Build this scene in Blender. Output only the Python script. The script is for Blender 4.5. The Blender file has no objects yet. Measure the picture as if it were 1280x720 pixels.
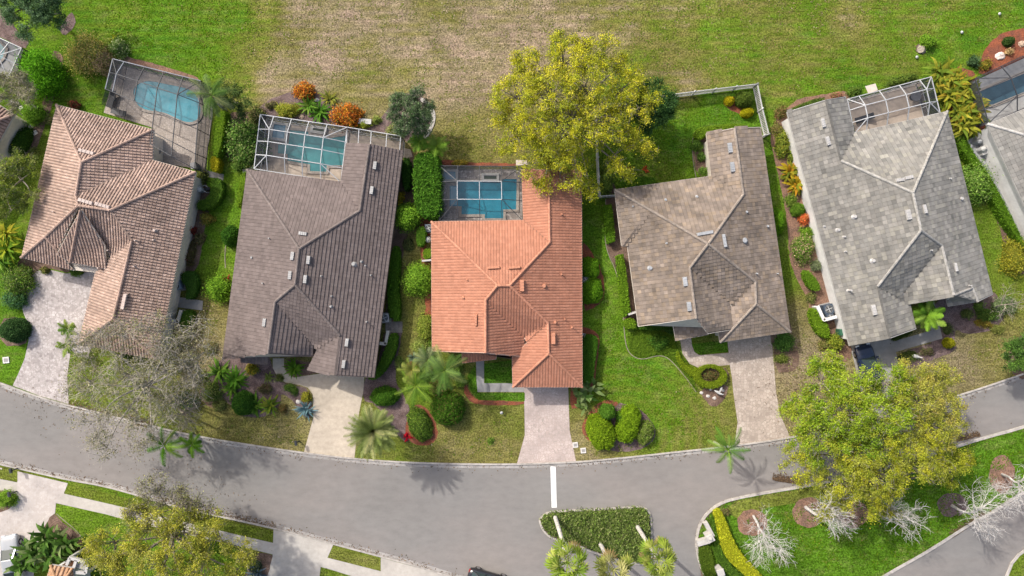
import bpy, bmesh, math, random
import numpy as np
from mathutils import Vector
from mathutils.geometry import tessellate_polygon

rng = np.random.default_rng(7)
random.seed(7)
H = 71.0                      # drone height above the lawn
F = 853.333                   # focal length of the survey photograph, pixels at 1280 wide
SC = bpy.context.scene
COL = SC.collection
ROOT = {}

def W(u, v, z=0.0):
    """survey pixel -> point at height z (straight-down photograph)"""
    k = (H - z) / F
    return ((u - 640.0) * k, (360.0 - v) * k, z)
def W2(u, v, z=0.0):
    p = W(u, v, z); return (p[0], p[1])
M = 1.0 / (F / H)             # metres per pixel on the ground

# ------------------------------------------------------------------ materials
MATS = {}
def _nt(name):
    m = bpy.data.materials.new(name); m.use_nodes = True
    nt = m.node_tree
    b = nt.nodes['Principled BSDF']
    return m, nt, b
def N(nt, kind, **kw):
    n = nt.nodes.new(kind)
    for k, v in kw.items(): setattr(n, k, v)
    return n
def mat(name, col, rough=0.8, noise=0.15, scale=3.0, bump=0.0, bscale=30.0, attr=False, metal=0.0, spec=0.3,
        stretch=(1, 1, 1), col2=None, scale2=0.35, big=0.12, speck=0.0, sscale=12.0, speckcol=(0.02, 0.018, 0.015)):
    """colour (or per-vertex colour) varied by fine and coarse noise, optional specks and bump"""
    if name in MATS: return MATS[name]
    m, nt, b = _nt(name); L = nt.links.new
    b.inputs['Roughness'].default_value = rough
    b.inputs['Metallic'].default_value = metal
    b.inputs['Specular IOR Level'].default_value = spec
    tc = N(nt, 'ShaderNodeTexCoord')
    mp = N(nt, 'ShaderNodeMapping'); mp.inputs['Scale'].default_value = stretch
    L(tc.outputs['Object'], mp.inputs['Vector'])
    if attr:
        a = N(nt, 'ShaderNodeAttribute', attribute_name='Col'); base = a.outputs['Color']
        if col != (1, 1, 1):
            mx = N(nt, 'ShaderNodeMix', data_type='RGBA', blend_type='MULTIPLY'); mx.inputs[0].default_value = 1
            L(base, mx.inputs[6]); mx.inputs[7].default_value = (*col, 1); base = mx.outputs[2]
    else:
        r = N(nt, 'ShaderNodeRGB'); r.outputs[0].default_value = (*col, 1); base = r.outputs[0]
    if col2:
        n2 = N(nt, 'ShaderNodeTexNoise'); n2.inputs['Scale'].default_value = scale2; n2.inputs['Detail'].default_value = 5
        L(mp.outputs[0], n2.inputs['Vector'])
        cr = N(nt, 'ShaderNodeMapRange'); cr.inputs[1].default_value = 0.42; cr.inputs[2].default_value = 0.6
        L(n2.outputs[0], cr.inputs[0])
        mx = N(nt, 'ShaderNodeMix', data_type='RGBA'); L(cr.outputs[0], mx.inputs[0]); L(base, mx.inputs[6]); mx.inputs[7].default_value = (*col2, 1)
        base = mx.outputs[2]
    for sc, amt in ((scale, noise), (scale * 0.12, big)):
        if amt <= 0: continue
        n = N(nt, 'ShaderNodeTexNoise'); n.inputs['Scale'].default_value = sc; n.inputs['Detail'].default_value = 6; n.inputs['Roughness'].default_value = 0.65
        L(mp.outputs[0], n.inputs['Vector'])
        mr = N(nt, 'ShaderNodeMapRange'); mr.inputs[1].default_value = 0.3; mr.inputs[2].default_value = 0.7
        mr.inputs[3].default_value = 1 - amt * 1.6; mr.inputs[4].default_value = 1 + amt * 1.6
        L(n.outputs[0], mr.inputs[0])
        mx = N(nt, 'ShaderNodeMix', data_type='RGBA', blend_type='MULTIPLY'); mx.inputs[0].default_value = 1
        L(base, mx.inputs[6]); L(mr.outputs[0], mx.inputs[7]); base = mx.outputs[2]
    if speck > 0:
        n = N(nt, 'ShaderNodeTexNoise'); n.inputs['Scale'].default_value = sscale; n.inputs['Detail'].default_value = 3
        L(tc.outputs['Object'], n.inputs['Vector'])
        mr = N(nt, 'ShaderNodeMapRange'); mr.inputs[1].default_value = 0.6; mr.inputs[2].default_value = 0.72; mr.inputs[4].default_value = speck
        L(n.outputs[0], mr.inputs[0])
        mx = N(nt, 'ShaderNodeMix', data_type='RGBA'); L(mr.outputs[0], mx.inputs[0]); L(base, mx.inputs[6]); mx.inputs[7].default_value = (*speckcol, 1)
        base = mx.outputs[2]
    L(base, b.inputs['Base Color'])
    if bump > 0:
        n = N(nt, 'ShaderNodeTexNoise'); n.inputs['Scale'].default_value = bscale; n.inputs['Detail'].default_value = 4
        L(mp.outputs[0], n.inputs['Vector'])
        bp = N(nt, 'ShaderNodeBump'); bp.inputs['Strength'].default_value = 0.8; bp.inputs['Distance'].default_value = bump
        L(n.outputs[0], bp.inputs['Height']); L(bp.outputs[0], b.inputs['Normal'])
    MATS[name] = m
    return m
def foliage_mat():
    if 'foliage' in MATS: return MATS['foliage']
    m, nt, b = _nt('foliage'); L = nt.links.new
    a = N(nt, 'ShaderNodeAttribute', attribute_name='Col')
    b.inputs['Roughness'].default_value = 0.7; b.inputs['Specular IOR Level'].default_value = 0.05
    L(a.outputs['Color'], b.inputs['Base Color'])
    t = N(nt, 'ShaderNodeBsdfTranslucent'); L(a.outputs['Color'], t.inputs['Color'])
    mx = N(nt, 'ShaderNodeMixShader'); mx.inputs[0].default_value = 0.34
    L(b.outputs[0], mx.inputs[1]); L(t.outputs[0], mx.inputs[2])
    L(mx.outputs[0], nt.nodes['Material Output'].inputs['Surface'])
    MATS['foliage'] = m; return m
def screen_mat(name, opac, col=(0.03, 0.036, 0.05)):
    if name in MATS: return MATS[name]
    m, nt, b = _nt(name); L = nt.links.new
    b.inputs['Base Color'].default_value = (*col, 1); b.inputs['Roughness'].default_value = 0.7
    t = N(nt, 'ShaderNodeBsdfTransparent')
    mx = N(nt, 'ShaderNodeMixShader'); mx.inputs[0].default_value = opac
    L(t.outputs[0], mx.inputs[1]); L(b.outputs[0], mx.inputs[2])
    L(mx.outputs[0], nt.nodes['Material Output'].inputs['Surface'])
    MATS[name] = m; return m

# ------------------------------------------------------------------ object helpers
def tag(o, label=None, cat=None, group=None, kind=None):
    if label: o['label'] = label
    if cat: o['category'] = cat
    if group: o['group'] = group
    if kind: o['kind'] = kind
    return o
def empty(name, loc, label, cat, group=None):
    o = bpy.data.objects.new(name, None); COL.objects.link(o); o.location = loc; o.empty_display_size = 0.3
    ROOT[o] = np.array(loc, float)
    return tag(o, label, cat, group)
def mk(name, verts, faces, m=None, parent=None, origin=None, colors=None, smooth=False, mats=None, mi=None):
    """one mesh object from world-space vertices; local to its thing's base"""
    v = np.asarray(verts, float).reshape(-1, 3)
    org = ROOT[parent] if parent is not None else (np.asarray(origin, float) if origin is not None else np.zeros(3))
    v = v - org
    me = bpy.data.meshes.new(name)
    if isinstance(faces, np.ndarray):
        nf, k = faces.shape
        me.vertices.add(len(v)); me.vertices.foreach_set('co', v.ravel())
        me.loops.add(nf * k); me.loops.foreach_set('vertex_index', faces.ravel().astype(np.int32))
        me.polygons.add(nf); me.polygons.foreach_set('loop_start', np.arange(0, nf * k, k, dtype=np.int32))
        me.polygons.foreach_set('loop_total', np.full(nf, k, dtype=np.int32))
        me.update(calc_edges=True)
    else:
        me.from_pydata([tuple(p) for p in v], [], [tuple(int(i) for i in f) for f in faces]); me.update()
    if colors is not None:
        at = me.color_attributes.new('Col', 'FLOAT_COLOR', 'POINT')
        c = np.ones((len(v), 4), np.float32); c[:, :3] = np.clip(colors, 0, 1); at.data.foreach_set('color', c.ravel())
    for mm in (mats or ([m] if m else [])): me.materials.append(mm)
    if mi is not None: me.polygons.foreach_set('material_index', np.asarray(mi, np.int32))
    if smooth: me.polygons.foreach_set('use_smooth', np.ones(len(me.polygons), bool))
    me.validate()
    o = bpy.data.objects.new(name, me); COL.objects.link(o)
    if parent is not None: o.parent = parent; ROOT[o] = org
    else: o.location = org; ROOT[o] = org
    return o
class MB:
    """collects simple solids into one mesh"""
    def __init__(s): s.v = []; s.f = []
    def add(s, v, f):
        b = len(s.v); s.v += [tuple(map(float, p)) for p in v]; s.f += [tuple(b + int(i) for i in q) for q in f]; return s
    def box(s, c, size, rz=0.0, taper=1.0):
        x, y, z = [k / 2 for k in size]; ca, sa = math.cos(rz), math.sin(rz); vs = []
        for dz, t in ((-z, 1), (z, taper)):
            for dx, dy in ((-x, -y), (x, -y), (x, y), (-x, y)):
                dx *= t; dy *= t
                vs.append((c[0] + dx * ca - dy * sa, c[1] + dx * sa + dy * ca, c[2] + dz))
        return s.add(vs, [(3, 2, 1, 0), (4, 5, 6, 7), (0, 1, 5, 4), (1, 2, 6, 5), (2, 3, 7, 6), (3, 0, 4, 7)])
    def bar(s, a, b, w, h=None):
        """square-section beam from a to b"""
        a = np.array(a, float); b = np.array(b, float); h = h or w
        d = b - a; l = np.linalg.norm(d)
        if l < 1e-6: return s
        d /= l; up = np.array((0, 0, 1.0)) if abs(d[2]) < 0.9 else np.array((1.0, 0, 0))
        e = np.cross(d, up); e /= np.linalg.norm(e); n = np.cross(e, d)
        vs = [p + i * e * w / 2 + j * n * h / 2 for p in (a, b) for i, j in ((-1, -1), (1, -1), (1, 1), (-1, 1))]
        return s.add(vs, [(3, 2, 1, 0), (4, 5, 6, 7), (0, 1, 5, 4), (1, 2, 6, 5), (2, 3, 7, 6), (3, 0, 4, 7)])
    def cyl(s, c, r, h, n=12, r2=None, cap=True):
        r2 = r if r2 is None else r2
        vs = [(c[0] + r * math.cos(2 * math.pi * i / n), c[1] + r * math.sin(2 * math.pi * i / n), c[2]) for i in range(n)]
        vs += [(c[0] + r2 * math.cos(2 * math.pi * i / n), c[1] + r2 * math.sin(2 * math.pi * i / n), c[2] + h) for i in range(n)]
        fs = [(i, (i + 1) % n, n + (i + 1) % n, n + i) for i in range(n)]
        if cap: fs += [tuple(range(n, 2 * n)), tuple(range(n - 1, -1, -1))]
        return s.add(vs, fs)
    def tube(s, pts, r, n=6):
        v, f = tube_arrays([(pts, r)], n); return s.add(v, f)
    def prism(s, poly, z0, z1):
        n = len(poly)
        if area2(poly) < 0: poly = poly[::-1]
        vs = [(x, y, z0) for x, y in poly] + [(x, y, z1) for x, y in poly]
        fs = [(i, (i + 1) % n, n + (i + 1) % n, n + i) for i in range(n)]
        fs += [tuple(n + i for i in t) for t in tess(poly)]
        return s.add(vs, fs)
    def build(s, name, m, parent=None, origin=None, smooth=False):
        return mk(name, s.v, s.f, m, parent, origin, smooth=smooth)
def area2(p):
    p = np.asarray(p)[:, :2]; x, y = p[:, 0], p[:, 1]
    return float(np.sum(x * np.roll(y, -1) - y * np.roll(x, -1)) / 2)
def tess(*loops):
    """triangles (counter-clockwise seen from above) of a polygon with optional holes"""
    tr = tessellate_polygon([[Vector((p[0], p[1], 0)) for p in l] for l in loops])
    flat = [p for l in loops for p in l]; out = []
    for a, b, c in tr:
        s = (flat[b][0] - flat[a][0]) * (flat[c][1] - flat[a][1]) - (flat[b][1] - flat[a][1]) * (flat[c][0] - flat[a][0])
        if abs(s) < 1e-9: continue
        out.append((a, b, c) if s > 0 else (a, c, b))
    return out
def offset(poly, d):
    """polygon shrunk by d (positive = inwards)"""
    p = np.array([q[:2] for q in poly], float); n = len(p); sg = 1 if area2(p) > 0 else -1
    out = []
    for i in range(n):
        a, b, c = p[i - 1], p[i], p[(i + 1) % n]
        d1 = (b - a) / max(np.linalg.norm(b - a), 1e-9); d2 = (c - b) / max(np.linalg.norm(c - b), 1e-9)
        n1 = np.array((-d1[1], d1[0])) * sg; n2 = np.array((-d2[1], d2[0])) * sg
        m = n1 + n2; l = m @ m
        if l < 0.3: out.append(b + n1 * d)
        else: out.append(b + m * (2 * d / l))
    return [tuple(q) for q in out]
def smooth_poly(pts, it=2, closed=True):
    p = [tuple(q) for q in pts]
    for _ in range(it):
        q = []; n = len(p)
        rngi = range(n) if closed else range(n - 1)
        if not closed: q.append(p[0])
        for i in rngi:
            a, b = p[i], p[(i + 1) % n]
            q.append(tuple(0.75 * x + 0.25 * y for x, y in zip(a, b))); q.append(tuple(0.25 * x + 0.75 * y for x, y in zip(a, b)))
        if not closed: q.append(p[-1])
        p = q
    return p
def sheet(name, px, z, m, smooth=0, label=None, cat=None, kind='structure', holes=None, jag=0.0):
    """flat ground sheet from an outline, lying z above the lawn"""
    if smooth: px = smooth_poly(px, smooth)
    p = [W2(*q) for q in px]
    if jag > 0:
        q = []
        for i in range(len(p)):
            a, b = np.array(p[i]), np.array(p[(i + 1) % len(p)]); k = max(1, int(np.linalg.norm(b - a) / 0.35))
            for j in range(k): q.append(tuple(a + (b - a) * j / k + rng.normal(0, jag, 2)))
        p = q
    loops = [p] + ([[W2(*q) for q in h] for h in holes] if holes else [])
    v = [(x, y, z) for l in loops for x, y in l]
    o = mk(name, v, tess(*loops), m)
    return tag(o, label, cat, kind=kind)
def strip_along(line, w0, w1, z0, z1, closed=False):
    """a kerb-like solid along a polyline: from offset w0 to offset w1 (left positive)"""
    p = np.array([q[:2] for q in line], float); n = len(p); nor = []
    for i in range(n):
        a = p[i - 1] if (i > 0 or closed) else p[i]; c = p[(i + 1) % n] if (i < n - 1 or closed) else p[i]
        d = c - a; d /= max(np.linalg.norm(d), 1e-9); nor.append((-d[1], d[0]))
    nor = np.array(nor); A = p + nor * w0; B = p + nor * w1
    v = [(*A[i], z0) for i in range(n)] + [(*B[i], z0) for i in range(n)] + [(*A[i], z1) for i in range(n)] + [(*B[i], z1) for i in range(n)]
    f = []
    for i in range(n if closed else n - 1):
        j = (i + 1) % n
        f += [(2 * n + i, 2 * n + j, 3 * n + j, 3 * n + i), (i, j, 2 * n + j, 2 * n + i), (n + j, n + i, 3 * n + i, 3 * n + j)]
    if not closed: f += [(0, 2 * n, 3 * n, n), (n - 1, 2 * n - 1, 4 * n - 1, 3 * n - 1)]
    return v, f
def recalc(o):
    bm = bmesh.new(); bm.from_mesh(o.data); bmesh.ops.recalc_face_normals(bm, faces=bm.faces); bm.to_mesh(o.data); bm.free(); return o
def tube_arrays(lines, n=5):
    """lines: [(points (k,3), radii (k) or float)] -> verts, faces of open tubes"""
    V = []; Fc = []; base = 0
    ang = np.arange(n) * 2 * math.pi / n; ca, sa = np.cos(ang), np.sin(ang)
    for pts, r in lines:
        p = np.asarray(pts, float); k = len(p)
        r = np.full(k, r, float) if np.isscalar(r) else np.asarray(r, float)
        d = np.gradient(p, axis=0); d /= np.maximum(np.linalg.norm(d, axis=1, keepdims=True), 1e-9)
        ref = np.array((0.31, 0.17, 0.93)) if abs(d[0] @ np.array((0.31, 0.17, 0.93))) < 0.95 else np.array((1.0, 0, 0))
        e = np.cross(d, ref); e /= np.maximum(np.linalg.norm(e, axis=1, keepdims=True), 1e-9); g = np.cross(d, e)
        ring = p[:, None, :] + r[:, None, None] * (e[:, None, :] * ca[None, :, None] + g[:, None, :] * sa[None, :, None])
        V.append(ring.reshape(-1, 3))
        i = np.arange(k - 1)[:, None] * n; j = np.arange(n)[None, :]; j2 = (j + 1) % n
        q = np.stack([i + j, i + j2, i + n + j2, i + n + j], -1).reshape(-1, 4) + base
        Fc.append(q); base += k * n
    return np.concatenate(V), np.concatenate(Fc)
# ------------------------------------------------------------------ houses
def unit(a): return a / max(np.linalg.norm(a), 1e-9)
class Roof:
    """roof planes from surveyed corners: eave corners have a height, ridge points get theirs from the pitch"""
    def __init__(s, nodes, faces, eave=2.9, pitch=0.47):
        s.px = {k: n[:2] for k, n in nodes.items()}
        s.z = {k: (n[2] if len(n) > 2 else None) for k, n in nodes.items()}
        s.z = {k: (eave if z == 'e' else z) for k, z in s.z.items()}
        s.faces = faces; s.eave = eave; fixed = {k for k, z in s.z.items() if z is not None}
        free = [k for k in nodes if k not in fixed]
        for k in free: s.z[k] = eave + 2
        pt = [pitch] * len(faces)
        def dist(f, k):
            a, q = [np.array(W(*s.px[e], s.z[e])) for e in faces[f][0]]; p = np.array(W(*s.px[k], s.z[k])); d = unit((q - a)[:2]); r = (p - a)[:2]
            return abs(d[0] * r[1] - d[1] * r[0]), a[2]
        for it in range(60):
            for k in free:
                zs = []
                for fi, (ev, ns) in enumerate(faces):
                    if ev is None or k not in ns: continue
                    dd, z0 = dist(fi, k); zs.append((z0 + pt[fi] * dd, len(ns)))
                if zs: s.z[k] = sum(z * w for z, w in zs) / sum(w for z, w in zs)
            if it < 6: continue
            for fi, (ev, ns) in enumerate(faces):        # each plane takes the pitch its ridge points agree on
                if ev is None or fi == 0: continue
                q = [(dist(fi, k), s.z[k]) for k in ns if k in free]; den = sum(x[0] ** 2 for x, z in q)
                if den > .5: pt[fi] = min(.75, max(.3, sum((z - x[1]) * x[0] for x, z in q) / den))
        s.P = {k: np.array(W(*s.px[k], s.z[k])) for k in nodes}
        s.tris = []
        for ev, ns in faces:
            pts = [s.P[k] for k in ns]; s.tris.append([[pts[i] for i in t] for t in tess(pts)])
    def at(s, u, v):
        """point of the roof seen at a survey pixel, and its plane gradient"""
        best = None
        cam = np.array((0, 0, H)); d = np.array(W(u, v, 0)) - cam
        for tr in s.tris:
            for a, b, c in tr:
                n = np.cross(b - a, c - a); den = n @ d
                if abs(den) < 1e-9: continue
                t = n @ (a - cam) / den; p = cam + t * d
                m = np.array([b[:2] - a[:2], c[:2] - a[:2]]).T
                if abs(np.linalg.det(m)) < 1e-9: continue
                w = np.linalg.solve(m, p[:2] - a[:2])
                if w.min() > -0.02 and w.sum() < 1.02 and (best is None or p[2] > best[0][2]):
                    n = n / n[2]; best = (p, np.array((-n[0], -n[1])))
        return best
def zin(trs, P):
    """height of the triangle set above 2-D points"""
    z = np.zeros(len(P)); best = np.full(len(P), -1e9)
    for a, b, c in trs:
        m = np.array([b[:2] - a[:2], c[:2] - a[:2]]).T
        if abs(np.linalg.det(m)) < 1e-9: continue
        w = np.linalg.solve(m, (P - a[:2]).T); w0 = 1 - w.sum(0); mn = np.minimum(np.minimum(w[0], w[1]), w0)
        zz = a[2] * w0 + b[2] * w[0] + c[2] * w[1]; u = mn > best; z[u] = zz[u]; best[u] = mn[u]
    return z
def tiles(R, col, var, w=0.30, l=0.30, prof='barrel', hgt=0.06, step=0.03):
    V = []; Q = []; C = []; base = 0
    if prof == 'barrel': xo = np.array((-0.40, -0.20, 0.20, 0.40)) * w; ho = np.array((0.0, 1, 1, 0.0)) * hgt
    elif prof == 'low': xo = np.array((-0.42, -0.30, 0.30, 0.42)) * w; ho = np.array((0.0, 1, 1, 0.0)) * hgt
    else: xo = np.array((-0.485, -0.47, 0.47, 0.485)) * w; ho = np.array((0.0, 1, 1, 0.0)) * hgt
    for (ev, ns), trs in zip(R.faces, R.tris):
        pts = np.array([R.P[k] for k in ns]); A = np.c_[pts[:, :2], np.ones(len(pts))]
        if ev is not None:
            a, b = R.P[ev[0]], R.P[ev[1]]; e = unit((b - a)[:2]); d = np.array((-e[1], e[0]))
            cen = pts[:, :2].mean(0)
            if (cen - a[:2]) @ d > 0: d = -d
        else:
            g = np.linalg.lstsq(A, pts[:, 2], rcond=None)[0][:2]; d = -unit(g)
        e = np.array((d[1], -d[0]))
        s_ = pts[:, :2] @ e; t_ = pts[:, :2] @ d; n = len(ns)
        tmax = t_.max(); k0 = math.floor(s_.min() / w); cnt = 0
        rows = []
        for k in range(k0, math.ceil(s_.max() / w) + 1):
            sc = (k + 0.5) * w; xs = []
            for i in range(n):
                j = (i + 1) % n
                if (s_[i] - sc) * (s_[j] - sc) < 0:
                    f = (sc - s_[i]) / (s_[j] - s_[i]); xs.append(t_[i] + f * (t_[j] - t_[i]))
            xs.sort()
            for t0, t1 in zip(xs[::2], xs[1::2]):
                j = math.floor((tmax - t1) / l)
                while tmax - j * l > t0:
                    lo = min(tmax - j * l, t1); hi = max(tmax - (j + 1) * l, t0); j += 1
                    if lo - hi > 0.07: rows.append((sc, lo, hi))
        if not rows: continue
        r = np.array(rows); m = len(r)
        st = np.zeros((m, 8, 2)); st[:, :4, 0] = r[:, 0, None] + xo; st[:, 4:, 0] = r[:, 0, None] + xo
        st[:, :4, 1] = r[:, 1, None]; st[:, 4:, 1] = r[:, 2, None]
        xy = st[..., 0, None] * e + st[..., 1, None] * d
        z = zin(trs, xy.reshape(-1, 2)).reshape(m, 8) + 0.006
        jz = rng.normal(0, 0.002, (m, 1))
        z[:, :4] += ho + np.array((0, step, step, 0)) + jz; z[:, 4:] += ho * 0.9 + 0.004 + jz
        V.append(np.concatenate([xy, z[..., None]], -1).reshape(-1, 3))
        o = base + np.arange(m)[:, None] * 8
        for q in ((0, 1, 5, 4), (1, 2, 6, 5), (2, 3, 7, 6), (3, 2, 1, 0)): Q.append(o + np.array(q))
        base += m * 8
        tone = 1 + rng.normal(0, var, (m, 1))
        c = np.array(col)[rng.integers(0, len(col), m)] * tone
        C.append(np.repeat(c[:, None, :], 8, 1).reshape(-1, 3))
    V = np.concatenate(V); Q = np.concatenate(Q); C = np.concatenate(C)
    return V, Q, C
def edge_map(R):
    E = {}
    for fi, (ev, ns) in enumerate(R.faces):
        for i in range(len(ns)):
            a, b = ns[i], ns[(i + 1) % len(ns)]; E.setdefault(frozenset((a, b)), []).append(fi)
    return E
def house(label, R, outline, tile_m, under, wall_m, trim_m, cols, var, prof='barrel', w=0.3, l=0.3, hgt=0.06, step=0.03, cap_col=None, cap_r=0.14,
          gables=(), vents=(), pipes=(), turbines=(), openings=(), vent_m=None, porch=(), base=0.0, name='house', inset=0.45, group='tiled-roof houses of the street'):
    out = [R.P[k] for k in outline]; cx = np.mean([p[0] for p in out]); cy = np.mean([p[1] for p in out])
    t = empty(name, (cx, cy, 0), label, 'house', group)
    # walls with gable ends
    loop = offset(out, inset); zt = R.eave - 0.05
    b = MB(); n = len(loop); sg = area2(loop) > 0
    vs = [(x, y, 0) for x, y in loop] + [(x, y, zt) for x, y in loop]
    b.add(vs, [(i, (i + 1) % n, n + (i + 1) % n, n + i) for i in range(n)])
    for a, r, c in gables:
        pa, pr, pc = [R.P[k].copy() for k in (a, r, c)]; din = np.array((cx, cy)) - (pa + pc)[:2] / 2
        e = unit((pc - pa)[:2]); nn = np.array((-e[1], e[0])); nn = nn if nn @ din > 0 else -nn
        off = nn * 0.12
        tri = []
        for p in (pa, pr, pc): tri.append((p[0] + off[0], p[1] + off[1], p[2] - 0.06))
        b.add(tri, [(0, 1, 2)])
    wall = b.build('wall', wall_m, t); recalc(wall)
    # openings: (edge index, position 0..1, width, height, sill, kind)
    for ei, f, ww, hh, z0, kind in openings:
        a = np.array(loop[ei % n]); c = np.array(loop[(ei + 1) % n]); e = unit(c - a); nn = np.array((e[1], -e[0])) * (1 if sg else -1)
        p = a + (c - a) * f
        rz = math.atan2(e[1], e[0])
        fr = MB(); ctr = p + nn * 0.02; fr.box((ctr[0], ctr[1], z0 + hh / 2), (ww, 0.08, hh), rz)
        pm = {'garage': mat('garage_white', (0.62, 0.60, 0.55), 0.5, 0.05), 'door': mat('door_brown', (0.10, 0.05, 0.03), 0.4, 0.1)}.get(kind, trim_m)
        fo = fr.build({'garage': 'garage_door', 'door': 'door'}.get(kind, 'window'), pm, t)
        if kind == 'window':
            g = MB(); q = p + nn * 0.045
            for sx in (-1, 1): g.box((q[0] + e[0] * sx * ww * 0.235, q[1] + e[1] * sx * ww * 0.235, z0 + hh / 2), (ww * 0.42, 0.06, hh * 0.86), rz)
            g.build('pane', mat('window_glass', (0.02, 0.03, 0.035), 0.05, 0.0, big=0, spec=0.6), fo)
        elif kind == 'garage':
            g = MB(); q = p + nn * 0.045
            for r_ in range(4):
                for k_ in range(4): g.box((q[0] + e[0] * ww * (k_ - 1.5) * .24, q[1] + e[1] * ww * (k_ - 1.5) * .24, z0 + hh * (0.14 + 0.24 * r_)), (ww * .2, 0.06, hh * .17), rz)
            g.build('door_panel', pm, fo)
        else:
            g = MB(); q = p + nn * 0.1 + e * ww * 0.36; g.cyl((q[0], q[1], z0 + 1.0), 0.03, 0.09, 8); g.build('handle', mat('steel', (0.5, 0.5, 0.5), 0.3, 0.0, metal=1.0), fo)
    # roof: deck and tiles in one mesh
    V = []; Fs = []
    for trs in R.tris:
        for tr in trs:
            k = len(V); V += [p - np.array((0, 0, 0.01)) for p in tr]; Fs.append((k, k + 1, k + 2))
    tv, tq, tc = tiles(R, cols, var, w, l, prof, hgt, step)
    nv = len(V); faces = [f for f in Fs] + (tq + nv).tolist()
    ucol = np.tile(np.array(under), (nv, 1))
    roof = mk('roof', np.concatenate([np.array(V), tv]), faces, tile_m, t, colors=np.concatenate([ucol, tc]))
    # ridge caps and valleys
    E = edge_map(R); capl = []; vall = []; fasl = []; gutl = []
    for ed, fs in E.items():
        a, c = [R.P[k] for k in ed]
        if len(fs) == 2:
            i, j = fs
            def pl(f):
                pts = np.array([R.P[k] for k in R.faces[f][1]]); return np.linalg.lstsq(np.c_[pts[:, :2], np.ones(len(pts))], pts[:, 2], rcond=None)[0], pts.mean(0)
            (g1, c1), (g2, c2) = pl(i), pl(j)
            convex = (g2[0] * c1[0] + g2[1] * c1[1] + g2[2]) > c1[2] - 0.02
            ln = np.linalg.norm(c - a); k = max(2, int(ln / 0.36))
            if convex:
                cap = MB()
                for q in range(k):
                    p0 = a + (c - a) * q / k; p1 = a + (c - a) * min((q + 1.08) / k, 1); up = np.array((0, 0, 0.03 + (hgt * 0.5 if prof != 'flat' else 0)))
                    v, f = tube_arrays([([p0 + up, p1 + up], [cap_r * 1.05, cap_r * 0.92])], 8); cap.add(v, f)
                capl.append(cap)
            else:
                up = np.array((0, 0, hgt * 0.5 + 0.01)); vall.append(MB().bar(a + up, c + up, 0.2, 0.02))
        else:
            lo = min(a[2], c[2])
            dn = np.array((0, 0, 0.09))
            (gutl if abs(a[2] - c[2]) < 0.12 else fasl).append(MB().bar(a - dn, c - dn, 0.05, 0.19))
    cap_m = mat(tile_m.name + '_cap', cap_col or cols[0], 0.8, 0.2, 4.0, big=0.15)
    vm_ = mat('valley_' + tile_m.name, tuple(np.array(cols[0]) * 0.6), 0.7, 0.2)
    for q in capl: q.build('ridge_cap', cap_m, roof)
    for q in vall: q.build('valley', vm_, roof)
    for q in gutl: q.build('gutter', trim_m, t)
    for q in fasl: q.build('fascia', trim_m, t)
    so = offset(out, 0.03)
    mk('soffit', [(x, y, R.eave - 0.16) for x, y in so], [tuple(reversed(q)) for q in tess(so)], trim_m, t)
    # small roof fittings
    vm = vent_m or mat('vent_white', (0.31, 0.305, 0.295), 0.5, 0.05)
    for u, v, ln, wd, along in vents:
        h = R.at(u, v)
        if h is None: continue
        p, g = h; d = unit(np.array((-g[0], -g[1]))); e = np.array((d[1], -d[0])); ax = e if along == 'e' else d
        rz = math.atan2(ax[1], ax[0]); vb = MB()
        vb.box((p[0], p[1], p[2] + 0.16), (ln, wd, 0.2), rz, 0.92)
        for q in (-0.25, 0, 0.25): vb.box((p[0] + ax[0] * ln * q, p[1] + ax[1] * ln * q, p[2] + 0.275), (0.03, wd * 0.9, 0.03), rz)
        vb.build('roof_vent', vm, roof)
    for u, v, r, hh in pipes:
        h = R.at(u, v)
        if h is None: continue
        p, g = h; vb = MB(); vb.cyl((p[0], p[1], p[2] - 0.05), r * 1.9, 0.14, 10, r * 1.2); vb.cyl((p[0], p[1], p[2] + 0.02), r, hh, 10); vb.build('vent_pipe', vm, roof)
    return t

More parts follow.
